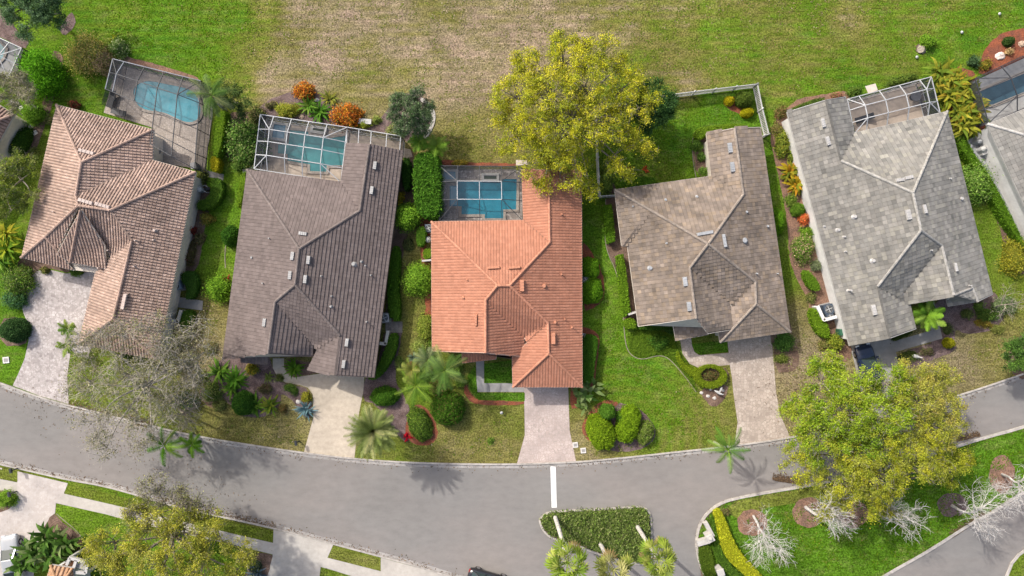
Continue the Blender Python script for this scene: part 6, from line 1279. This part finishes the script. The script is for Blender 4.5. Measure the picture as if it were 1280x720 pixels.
# ------------------------------------------------------------------ entrance monument
t = empty('entrance_monument', W(882,662,0), 'white stucco entrance monument with angled walls at the street corner', 'monument')
wm = mat('monument_white', (.37, .355, .33), .7, .05)
b = MB(); b.bar((*W2(880,651), .35), (*W2(889,668), .35), .42, .7); b.build('wall', wm, t)
b = MB(); b.bar((*W2(870,677), .35), (*W2(884,673), .35), .55, .7); b.build('wall', wm, t)
b = MB(); p = W2(883,667); b.box((*p, .7), (.6, .6, 1.4), .5); b.build('pillar', wm, t)
b = MB(); b.box((*p, 1.46), (.78, .78, .12), .5, .9); b.cyl((*p, 1.52), .2, .22, 10, .1); b.build('cap', wm, t)
t = empty('entrance_pillar', W(897,712,0), 'white entrance pillar in the hedge below the monument', 'pillar')
b = MB(); b.bar((*W2(896,706), .6), (*W2(900,722), .6), .5, 1.2); b.build('wall', wm, t); b = MB(); p = W2(896,709); b.box((*p, .7), (.6, .6, 1.4), .3); b.build('pillar', wm, t); b = MB(); b.box((*p, 1.45), (.75, .75, .1), .3, .9); b.build('cap', wm, t)

# ------------------------------------------------------------------ vehicles
def car(label, px, deg, paint, L=4.6, Wd=1.82, Ht=1.45, van=False, glass_roof=None):
    c = np.array(W(*px, 0)); t = empty('parked_car', tuple(c), label, 'car'); a = math.radians(deg)
    def put(o_v): 
        v = np.array(o_v, float); return np.c_[v[:, 0] * math.cos(a) - v[:, 1] * math.sin(a), v[:, 0] * math.sin(a) + v[:, 1] * math.cos(a), v[:, 2]] + c
    def loft(secs):
        """secs: (x, half width, z low, z shoulder, z top, top half width)"""
        V = []; Fc = []
        for x, w, zl, zs, zt, tw in secs:
            V += [(x, -w * .92, zl), (x, -w, (zl + zs) / 2), (x, -w, zs), (x, -tw, zt), (x, -tw * .5, zt + .015), (x, 0, zt + .02), (x, tw * .5, zt + .015), (x, tw, zt), (x, w, zs), (x, w, (zl + zs) / 2), (x, w * .92, zl)]
        n = 11
        for i in range(len(secs) - 1):
            for j in range(n - 1): Fc.append((i * n + j, (i + 1) * n + j, (i + 1) * n + j + 1, i * n + j + 1))
        Fc.append(tuple(range(n))); k = (len(secs) - 1) * n; Fc.append(tuple(k + j for j in reversed(range(n)))); return V, Fc
    h = L / 2; w = Wd / 2
    V, Fc = loft([(-h, w * .70, .42, .62, .80, w * .6), (-h + .12, w * .90, .30, .70, .92, w * .78), (-h + .5, w, .22, .78, .97, w * .86), (-h * .45, w, .2, .82, .98, w * .88), (h * .25, w, .2, .82, .98, w * .88), (h * .40, w, .2, .80, .95, w * .86), (h - .55, w * .98, .22, .74, .84, w * .8), (h - .15, w * .88, .28, .62, .70, w * .72), (h, w * .62, .36, .52, .58, w * .5)])
    o = mk('body', put(V), Fc, paint, t, smooth=True); recalc(o)
    # cabin: glass all round, painted roof
    zr = Ht; r0, r1, r2, r3 = (-h + .35, -h + 1.05, h * .05, h * .43) if not van else (-h + .12, -h + .35, h * .15, h * .5)
    gw = w * .84; tw = w * .66; gm = mat('car_glass', (.03, .045, .045), .12, 0, big=0, spec=.25)
    gv = [(r0, -gw, .95), (r0, gw, .95), (r3, gw, .93), (r3, -gw, .93), (r1, -tw, zr), (r1, tw, zr), (r2, tw, zr), (r2, -tw, zr)]
    mk('window_glass', put(gv), [(0, 1, 5, 4), (1, 2, 6, 5), (2, 3, 7, 6), (3, 0, 4, 7), (4, 5, 6, 7)], gm, t)
    rv = [(r1 + .02, -tw * 1.02, zr), (r1 + .02, tw * 1.02, zr), (r2 - .05, tw * 1.02, zr), (r2 - .05, -tw * 1.02, zr), (r1 + .12, -tw * .8, zr + .05), (r1 + .12, tw * .8, zr + .05), (r2 - .15, tw * .8, zr + .05), (r2 - .15, -tw * .8, zr + .05)]
    mk('roof_panel', put(rv), [(0, 1, 5, 4), (1, 2, 6, 5), (2, 3, 7, 6), (3, 0, 4, 7), (4, 5, 6, 7)], glass_roof or paint, t)
    b = MB()
    for sy in (-1, 1):
        for (x0, z0_, x1, z1_) in ((r0, .95, r1, zr), (r3, .93, r2, zr), ((r0 + r3) / 2, .95, (r1 + r2) / 2, zr)):
            q = put([(x0, sy * gw, z0_), (x1, sy * tw, z1_)]); b.bar(q[0], q[1], .09)
    b.build('window_pillar', paint, t)
    for sx in (-1, 1):
        for sy in (-1, 1):
            q = put([(sx * h * .6, sy * (w - .12), .33), (sx * h * .6, sy * (w + .02), .33)])
            v, f = tube_arrays([(q, .33)], 18); v = np.concatenate([v, q]); k = len(v) - 2; f = f.tolist() + [(i, (i + 1) % 18, k) for i in range(18)] + [(18 + (i + 1) % 18, 18 + i, k + 1) for i in range(18)]
            wh = mk('wheel', v, f, mat('tyre', (.02, .02, .02), .9, .1), t); q2 = put([(sx * h * .6, sy * (w + .0), .33), (sx * h * .6, sy * (w + .03), .33)]); v, f = tube_arrays([(q2, .2)], 14); v = np.concatenate([v, q2]); k = len(v) - 2
            mk('rim', v, f.tolist() + [(i, (i + 1) % 14, k) for i in range(14)] + [(14 + (i + 1) % 14, 14 + i, k + 1) for i in range(14)], mat('rim', (.4, .4, .42), .3, 0, metal=.8), wh)
    for sy in (-1, 1):
        b = MB(); q = put([(h - .12, sy * w * .62, .60)])[0]; b.box(q, (.28, .34, .13), a); b.build('headlight', mat('lamp_clear', (.6, .62, .65), .1, 0, spec=.8), t)
        b = MB(); q = put([(-h + .07, sy * w * .66, .76)])[0]; b.box(q, (.16, .34, .14), a); b.build('tail_light', mat('lamp_red', (.35, .01, .01), .2, 0), t)
        b = MB(); q = put([(h * .34, sy * (w + .1), .98)])[0]; b.box(q, (.16, .22, .13), a); b.build('wing_mirror', paint, t)
    return t
car('dark blue car parked on the grey driveway under the green oak', (1081,457), 104, mat('paint_navy', (.012, .022, .055), .18, 0, big=0, spec=.7))
car('white car parked on the cream driveway across the street', (21,694), 100, mat('paint_white', (.27, .28, .29), .2, 0, big=0, spec=.6), L=4.7)
car('black car on the street cut off at the lower edge', (611,723.5), -16, mat('paint_black', (.012, .012, .015), .2, 0, big=0, spec=.7), L=4.5)

# ------------------------------------------------------------------ equipment, ornaments
STEEL = mat('unit_grey', (.34, .35, .35), .5, .06); DRK = mat('dark_plastic', (.03, .032, .036), .4, .05); WHP = mat('white_plastic', (.37, .37, .36), .4, .04)
def ac(label, px, rz=0., s=.85, m=None, grp='air-conditioning units'):
    c = W(*px, 0); t = empty('air_conditioner', c, label, 'air conditioner', grp)
    b = MB(); b.box((c[0], c[1], .06), (s + .2, s + .2, .1), rz); b.build('base_slab', CONCG, t)
    b = MB(); b.box((c[0], c[1], .52), (s, s, .8), rz); b.build('casing', m or STEEL, t)
    b = MB(); b.cyl((c[0], c[1], .925), s * .42, .02, 20); b.build('fan_opening', DRK, t)
    b = MB()
    for k in range(4): b.box((c[0] + math.cos(k * 1.571 + .4) * s * .2, c[1] + math.sin(k * 1.571 + .4) * s * .2, .955), (s * .34, .09, .012), k * 1.571 + .4)
    for r_ in (.42, .28): 
        an = np.linspace(0, 2 * math.pi, 21); b.tube([(c[0] + s * r_ * math.cos(x), c[1] + s * r_ * math.sin(x), .985) for x in an], .012, 4)
    b.build('fan_grille', STEEL, t)
ac('air conditioner beside the terracotta-side walk of the grey-brown house', (482.5,397), .1, .9, WHP); ac('air conditioner behind the dark hedge of the brown-tile house', (225,357), .2, .95, mat('unit_bluegrey', (.16, .2, .25), .5, .06)); ac('air conditioner between the two half-round lime bushes', (731,350), 0, .7, DRK)
ac('dark air conditioner inside the white wall of the pale grey house', (1031,386), .25, .95, mat('unit_navy', (.05, .07, .10), .5, .06)); ac('second dark air conditioner inside the white wall by the lime hedge', (1033,396), .25, .7, mat('unit_navy2', (.06, .08, .11), .5, .06)); ac('air conditioner at the terracotta wall beside the small hedge block', (537,286), 0, .75, mat('unit_bluegrey', (.16, .2, .25)))
def lowwall(label, px, h, wd, m, name='screen_wall', cat='low wall', group='low walls hiding equipment'):
    t = empty(name, W(*px[0], 0), label, cat, group); p = [np.array(W(*q, h)) for q in px]
    for a, c in zip(p[:-1], p[1:]):
        b = MB(); b.bar((a[0], a[1], h / 2), (c[0], c[1], h / 2), wd, h); b.build('wall', m, t)
        b = MB(); e = unit(c - a) * .05; b.bar((*(a - e)[:2], h + .03), (*(c + e)[:2], h + .03), wd + .08, .06); b.build('coping', m, t)
lowwall('U-shaped white wall beside the pale grey house with blue units inside', [(1022,383),(1030,400),(1045,396)], 1.2, .22, STW)
lowwall('cream low wall beside the grey side walk of the brown-tile house', [(208,399),(222,402),(226,388)], 1.1, .2, STUCCO)
lowwall('cream L-shaped wall at the side of the grey-brown garage', [(473,429),(482,430),(485,414)], 1.1, .22, STUCCO)
lowwall('short white screen at the side of the tan-roofed house', [(786,393),(795,390)], 1.2, .12, TRW)
lowwall('white rail beside the side wall of the terracotta house', [(728,418),(731,418),(731,435)], 1.0, .1, TRW)
lowwall('thin white screen on the terracotta wall above the bright tree', [(528,326),(540,325)], 1.1, .1, TRW)
def bin_(label, px, col, group=None, h=1.1):
    c = W(*px, 0); t = empty('waste_bin', c, label, 'bin', group); m = mat('bin_' + col, {'green': (.03, .10, .06), 'blue': (.05, .09, .16), 'grey': (.2, .2, .2)}[col], .5, .05)
    b = MB(); b.box((c[0], c[1], .08 + h * .45), (.5, .55, h * .9), .2, 1.15); b.build('body', m, t); b = MB(); b.box((c[0], c[1], h + .04), (.62, .68, .09), .2, .92); b.build('lid', m, t)
    for s in (-1, 1): b = MB(); b.cyl((c[0] + s * .25, c[1] - .25, .0), .1, .16, 10); b.build('wheel', DRK, t)
bin_('green wheeled bin below the white wall of the pale grey house', (1047,414), 'green'); bin_('grey bin at the cage door of the brown-tile house', (247,209), 'grey', None, .9)
def pump(label, px, m):
    c = np.array(W(*px, 0)); t = empty('pool_pump', tuple(c), label, 'pool pump', 'pool equipment beside the houses')
    b = MB(); b.cyl(c + (0, 0, .02), .3, .85, 12); b.cyl(c + (0, 0, .87), .3, .2, 12, .1); b.build('filter_tank', m, t)
    b = MB(); b.box(c + (.65, .1, .22), (.55, .28, .36), .3); b.build('motor', DRK, t)
    b = MB(); b.tube([c + (.0, .3, .3), c + (.35, .5, .3), c + (.7, .3, .3)], .04); b.tube([c + (.3, -.1, .6), c + (.7, -.3, .5), c + (.9, -.2, .1)], .04); b.build('pipe', WHP, t)
pump('white pool pump inside the C-shaped hedge', (253,238), WHP); pump('pale pool pump on the grey pad of the edge house', (1218,178), STEEL); pump('white pool pump lower on the grey pad of the edge house', (1223,188), WHP); pump('pool pump at the terracotta corner beside the hedge block', (536,300), STEEL)
t = empty('equipment_lid', W(1227,190,0), 'white box with a sloped lid on the grey pad of the edge house', 'box'); p = W2(1227,190); b = MB(); b.box((*p, .3), (.75, .6, .56), .4); b.build('box', WHP, t); b = MB(); b.box((*p, .62), (.85, .7, .07), .4, .9); b.build('lid', WHP, t)
t = empty('garden_bench', W(457,151,0), 'white garden bench on the mulch behind the lanai screen', 'bench'); p = W2(457,153); b = MB(); b.box((*p, .45), (1.35, .52, .08), -.05); b.build('seat', WHP, t)
for s in (-1, 1):
    b = MB(); b.box((p[0] + s * .5, p[1] - s * .025, .2), (.16, .42, .42), -.05); b.build('leg', WHP, t)
t = empty('swan_ornament', W(1142,445,0), 'white bird ornament lying in the dark front bed', 'ornament'); c = np.array(W(1142,445,0)); v, f = tube_arrays([([c + (-.35, .1, .25), c + (-.1, .03, .28), c + (.2, -.04, .26), c + (.4, -.1, .35), c + (.5, -.12, .6), c + (.62, -.14, .58)], [.05, .2, .2, .1, .05, .02])], 8); mk('body', v, f, WHP, t, smooth=True); b = MB(); b.box(c + (.0, .0, .06), (.3, .2, .12)); b.build('base', WHP, t)
t = empty('heron_statue', W(896,490,0), 'white bird statue among the pale stones by the ring hedge', 'statue'); c = np.array(W(897,490,0)); v, f = tube_arrays([([c + (-.5, .25, .5), c + (-.2, .1, .55), c + (.1, -.1, .5), c + (.3, -.15, .75), c + (.45, -.1, .72)], [.04, .14, .13, .05, .02])], 8); mk('body', v, f, WHP, t, smooth=True); b = MB(); b.bar(c + (-.05, 0, 0), c + (-.05, 0, .5), .04); b.bar(c + (.05, -.05, 0), c + (.05, -.05, .5), .04); b.build('leg', WHP, t); b = MB(); b.bar(c + (0, 0, .5), c + (.3, .55, .5), .16, .05); b.build('wing', WHP, t)
def rock(label, px, r, m, grp=None, zz=.5):
    c = np.array(W(*px, 0)); n = 9; V = []; 
    for j in range(5):
        th = j / 4 * math.pi / 2
        for i in range(n):
            q = 1 + rng.normal(0, .12); V.append(c + np.array((r * q * math.cos(th) * math.cos(i * 6.283 / n), r * q * .8 * math.cos(th) * math.sin(i * 6.283 / n), r * zz * math.sin(th) * q)))
    o = mk('rock', V, [(j * n + i, j * n + (i + 1) % n, (j + 1) * n + (i + 1) % n, (j + 1) * n + i) for j in range(4) for i in range(n)], m, origin=c); return tag(o, label, 'rock', grp)
PALE = mat('rock_pale', (.5, .47, .43), .85, .15, 6); RG = 'pale stones by the ring hedge'
for u, v, r, lab in ((877,491,.2,'pale stone at the lawn side of the ring-hedge bed'),(885,495,.21,'pale stone between two others in the ring-hedge bed'),(893,497.5,.2,'pale stone at the point of the ring-hedge bed'),(903.5,488,.17,'pale stone nearest the tan driveway in the ring-hedge bed'),(888,487,.15,'small pale stone just under the ring hedge')): rock(lab, (u, v), r, PALE, RG)
rock('large pinkish white boulder in the red mulch bed behind the edge house', (1250,70), .55, mat('rock_pink', (.5, .42, .38), .85, .15, 5)); rock('tan boulder at the edge of the red mulch bed', (1278,55), .45, mat('rock_tan', (.36, .27, .2), .85, .15, 5)); rock('grey stone beside the mulch in the planted corner', (272,488), .4, mat('rock_grey', (.3, .29, .27), .85, .2, 5))
rock('white stone beside the blue agave', (373,502), .28, PALE); rock('pale coral stone in the back bed between palm clumps', (396,125), .25, PALE); rock('flat pale stone at the foot of the palm clump by the white cage', (377,146), .3, mat('rock_tan', (.36, .27, .2)))
o = mk('tree_stump', *(lambda v, f: (np.concatenate([v, [np.array(W(1151,62,.28))]]), f.tolist() + [(30 + i, 30 + (i + 1) % 10, 40) for i in range(10)]))(*tube_arrays([([W(1151,62,0), W(1151,62,.1), W(1151,62,.2), W(1151,62,.28)], [.5, .4, .36, .33])], 10)), bark('pale'), origin=W(1151,62,0)); tag(o, 'pale tree stump in its mulch ring on the open lawn', 'stump')
def cover(label, px, grp='utility covers in the lawn', s=.42):
    c = W(*px, 0); t = empty('utility_cover', c, label, 'utility cover', grp); b = MB(); b.box((c[0], c[1], .05), (s * 1.3, s * 1.3, .09), .1); b.build('collar', mat('cover_pale', (.5, .48, .45), .8, .1), t); b = MB(); b.box((c[0], c[1], .105), (s * .75, s * .75, .03), .1); b.build('lid', mat('cover_grey', (.25, .24, .23), .8, .1), t)
cover('upper square utility cover beside the pink driveway', (719,556)); cover('lower square utility cover beside the pink driveway', (729,563)); cover('white square utility cover in the lawn left of the paver driveway', (8,450), 'utility covers in the lawn', .5)
def lamp(label, px, h=.45):
    c = W(*px, 0); t = empty('garden_light', c, label, 'garden light', 'small lawn fittings'); b = MB(); b.cyl(c, .04, h, 8); b.build('stake', DRK, t); b = MB(); b.cyl((c[0], c[1], h), .16, .1, 10, .05); b.build('shade', WHP, t)
lamp('white garden light on the front lawn of the terracotta house', (627,515)); lamp('white cap on the lawn near the top corner bed', (1248,18), .2); lamp('white cap on the open lawn near the stump', (1145,72), .2); lamp('white cap in the grass between stump and red bed', (1201,41), .2)
def mailbox(label, px):
    c = W(*px, 0); t = empty('mailbox', c, label, 'mailbox', 'mailboxes at the kerb'); b = MB(); b.box((c[0], c[1], .5), (.1, .1, 1.0), .1); b.build('post', DRK, t); b = MB(); b.box((c[0], c[1], 1.1), (.22, .5, .2), .2); b.cyl((c[0], c[1], 1.18), .1, .05, 8); b.build('box', DRK, t)
mailbox('dark mailbox on its post beside the beige driveway lawn', (374,551)); mailbox('dark mailbox at the cream driveway and sidewalk corner', (21,614)); mailbox('dark mailbox at the kerb above the cream driveway', (23,585))
SLG = 'pale stepping blocks by the edge house'
for u, v, lab in ((16,127,'pale stepping block nearest the greyish olive tree'),(22,130,'pale stepping block in the middle beside the cream wall'),(27,135,'pale stepping block beside the small green tree'),(39,158,'pale stepping block nearest the drain pipe'),(44,166,'pale stepping block at the dark mulch path')):
    c = W(u, v, 0); o = MB().box((c[0], c[1], .06), (.5, .42, .12), .5, .9).build('stepping_block', mat('cover_pale', (.5, .48, .45)), origin=c); tag(o, lab, 'stone block', SLG)
t = empty('downspout', W(24,160,0), 'white drain pipe running from the cream wall to the mulch path', 'pipe'); b = MB(); b.bar(W(23,159,.12), W(38,169,.08), .14, .1); b.build('pipe', WHP, t)
# patio pieces under the cages
def lounger(label, px, rz):
    c = np.array(W(*px, .06)); t = empty('sun_lounger', tuple(c), label, 'sun lounger', 'poolside loungers'); b = MB(); e = np.array((math.cos(rz), math.sin(rz), 0))
    b.box(c + (0, 0, .34), (1.3, .6, .07), rz); b.build('seat', DRK, t); b = MB(); b.bar(c + e * .62 + (0, 0, .36), c + e * 1.15 + (0, 0, .75), .6, .06); b.build('backrest', DRK, t)
    for i in (-1, 1):
        for j in (-1, 1): b = MB(); q = c + e * i * .5 + np.array((-e[1], e[0], 0)) * j * .25; b.bar(q, q + (0, 0, .33), .05); b.build('leg', DRK, t)
lounger('dark sun lounger left of the kidney-shaped pool', (141,128), 1.2); lounger('second dark sun lounger by the brown-tile wall', (149,141), -.3); lounger('dark sun lounger in the corner of the lanai of the pale grey house', (1075,150), .3)
def table(label, px, r=.55):
    c = np.array(W(*px, .06)); t = empty('patio_table', tuple(c), label, 'table', 'patio tables under the cages'); b = MB(); b.cyl(c + (0, 0, .7), r, .04, 18); b.build('tabletop', mat('table_top', (.1, .1, .11), .3, .1), t); b = MB(); b.cyl(c, .05, .7, 8); b.cyl(c, .3, .04, 12); b.build('pedestal', DRK, t)
table('round dark patio table by the kidney-shaped pool edge of the house', (199,190)); table('round patio table on the lanai of the pale grey house', (1140,122))
# leaf litter: uncountable
c = []
for line, side, n, sp in ((UP, 1, 900, .35), (LO, -1, 900, .3), (ISL, -1, 1500, .35)):
    p = np.array([W2(*q) for q in line]); keep = (np.abs(p[:, 0]) < 60) & (np.abs(p[:, 1]) < 34); p = p[keep]; k = rng.integers(0, len(p) - 1, n); f = rng.random((n, 1)); d = p[k + 1] - p[k]; d /= np.maximum(np.linalg.norm(d, axis=1, keepdims=True), 1e-6)
    q = p[k] * (1 - f) + p[k + 1] * f + np.c_[-d[:, 1], d[:, 0]] * (-side) * np.abs(rng.normal(0, sp, (n, 1))); c.append(q)
for (u0, v0, u1, v1, n) in ((965,600,1003,606,900), (1195,552,1225,545,450), (1190,672,1232,645,800), (83,508,180,530,700), (195,627,345,660,500), (165,531,190,534,500)):
    f = rng.random((n, 1)); a = np.array(W2(u0, v0)); b_ = np.array(W2(u1, v1)); d = unit(b_ - a); q = a * (1 - f) + b_ * f + np.array((-d[1], d[0])) * np.abs(rng.normal(0, .35, (n, 1))); c.append(q)
for (u, v, r, n) in ((180,500,8,900), (700,150,9,700), (1090,560,9,900), (1000,480,5,300), (230,670,8,500), (60,510,3,60)):
    c.append(np.array(W2(u, v)) + rng.normal(0, r * .5, (n, 2)))
c = np.concatenate(c); c = np.c_[c, rng.uniform(.012, .035, len(c))]
c[:, 2] += np.where(c[:, 0] > 16, .05, 0)
o = leaves_obj('leaf_litter', c, .16, [(.10,.065,.04),(.14,.09,.05),(.07,.05,.035)], up=4.0); tag(o, kind='stuff')
# longer grass tufts standing in the field and the open lawns: uncountable
def inside(P_, poly):
    q = np.array(poly); r = np.zeros(len(P_), bool); j = len(q) - 1
    for i in range(len(q)):
        cnd = (q[i, 1] > P_[:, 1]) != (q[j, 1] > P_[:, 1]); x = (q[j, 0] - q[i, 0]) * (P_[:, 1] - q[i, 1]) / (q[j, 1] - q[i, 1] + 1e-12) + q[i, 0]; r ^= cnd & (P_[:, 0] < x); j = i
    return r
FIELD = [(95,-20),(1300,-20),(1300,20),(1240,40),(1215,70),(1170,78),(1060,100),(985,120),(960,120),(944,104),(838,116),(700,150),(620,200),(560,195),(548,110),(490,105),(420,105),(340,95),(300,125),(250,85),(150,62)]
LAWNS = [FIELD, [(750,345),(775,420),(815,460),(860,480),(905,540),(830,560),(740,570),(735,520),(750,460)], [(560,545),(640,520),(640,572),(500,570)], [(1130,600),(1230,560),(1280,560),(1200,650),(1110,710),(1010,712),(930,650)], [(1200,440),(1250,425),(1250,465),(1150,480)], [(290,530),(380,530),(372,556),(270,545)], [(990,390),(1010,420),(1050,470),(985,520),(985,430)], [(255,380),(275,380),(270,470),(245,470)], [(845,125),(890,120),(930,150),(860,160),(850,230),(775,215),(830,150)]]
P_ = np.c_[rng.uniform(80, 1300, 420000), rng.uniform(-20, 720, 420000)]
mk_ = np.zeros(len(P_), bool)
for q in LAWNS: mk_ |= inside(P_, q)
P_ = P_[mk_]; kk = np.array(DRY); dry = np.zeros(len(P_))
for s in range(0, len(P_), 20000):
    q = P_[s:s + 20000]; d2 = (q[:, 0, None] - kk[:, 0]) ** 2 + (q[:, 1, None] - kk[:, 1]) ** 2 + 60; w_ = 1 / d2 ** 1.6; dry[s:s + 20000] = (w_ * kk[:, 2]).sum(1) / w_.sum(1)
vn = rng.random((160, 260)); iu = P_[:, 0] / 5.2; iv = (P_[:, 1] + 20) / 5.2; i0 = iu.astype(int); j0 = iv.astype(int); fu = iu - i0; fv = iv - j0
clmp = (vn[j0, i0] * (1 - fu) + vn[j0, i0 + 1] * fu) * (1 - fv) + (vn[j0 + 1, i0] * (1 - fu) + vn[j0 + 1, i0 + 1] * fu) * fv + rng.normal(0, .18, len(P_))
clmp0 = np.sin(P_[:, 0] * .19 + 2 * np.sin(P_[:, 1] * .11)) * np.sin(P_[:, 1] * .27 + 1.5 * np.sin(P_[:, 0] * .07)) + rng.normal(0, .5, len(P_)); kp = clmp > .66; P_ = P_[kp]; dry = dry[kp]
dry = np.clip(dry + rng.normal(0, .22, len(P_)) - .06, 0, 1); st_ = [0, .15, .35, .6, .8, 1.0]; cs_ = np.array([(.045, .11, .004), (.065, .125, .006), (.09, .115, .014), (.13, .125, .036), (.17, .15, .07), (.24, .2, .13)])
cc = np.stack([np.interp(dry, st_, cs_[:, q]) for q in range(3)], 1)
pos = np.c_[(P_[:, 0] - 640) * H / F, (360 - P_[:, 1]) * H / F, np.full(len(P_), .025)]; pos[:, 2] += np.where((P_[:, 1] > 550) & (P_[:, 0] > 880), .05, 0)
v, q = leafquads(pos, .2, 2.2, .55); o = mk('grass_tufts', v, q, mat('tuft', (1, 1, 1), .95, 0, attr=True, big=0, spec=0), colors=np.repeat(cc * (1 + rng.normal(0, .16, (len(cc), 1))), 4, 0)); tag(o, kind='stuff')
# ------------------------------------------------------------------ camera, light
cam = bpy.data.objects.new('camera', bpy.data.cameras.new('camera')); COL.objects.link(cam); cam.location = (0, 0, H); cam.rotation_euler = (0, 0, 0)
cam.data.sensor_width = 36; cam.data.lens = 24.0; cam.data.clip_end = 2000; SC.camera = cam
SUN_EL = math.radians(41.5); AZ = math.atan2(.69, -.72)      # towards the sun: up-left in the picture
sd = bpy.data.lights.new('sun', 'SUN'); sd.energy = 2.7; sd.angle = math.radians(.9); sd.color = (1, .96, .90)
so = bpy.data.objects.new('sun', sd); COL.objects.link(so); d = Vector((math.cos(AZ) * math.cos(SUN_EL), math.sin(AZ) * math.cos(SUN_EL), math.sin(SUN_EL)))
so.rotation_euler = (-d).to_track_quat('-Z', 'Y').to_euler(); so.location = (-30, 30, 60)
w = bpy.data.worlds.new('World'); SC.world = w; w.use_nodes = True; nt = w.node_tree
sk = nt.nodes.new('ShaderNodeTexSky'); sk.sky_type = 'NISHITA'; sk.sun_disc = False; sk.sun_elevation = SUN_EL; sk.sun_rotation = math.pi / 2 - AZ; sk.air_density = 1.0; sk.dust_density = 5.0; sk.ozone_density = 0.6
bg = nt.nodes['Background']; bg.inputs['Strength'].default_value = .15; nt.links.new(sk.outputs[0], bg.inputs['Color'])
vs = SC.view_settings; vs.view_transform = 'Standard'; vs.look = 'None'; vs.gamma = 1; vs.exposure = 0.78; vs.use_curve_mapping = False
SC.render.resolution_x = 1024; SC.render.resolution_y = 576
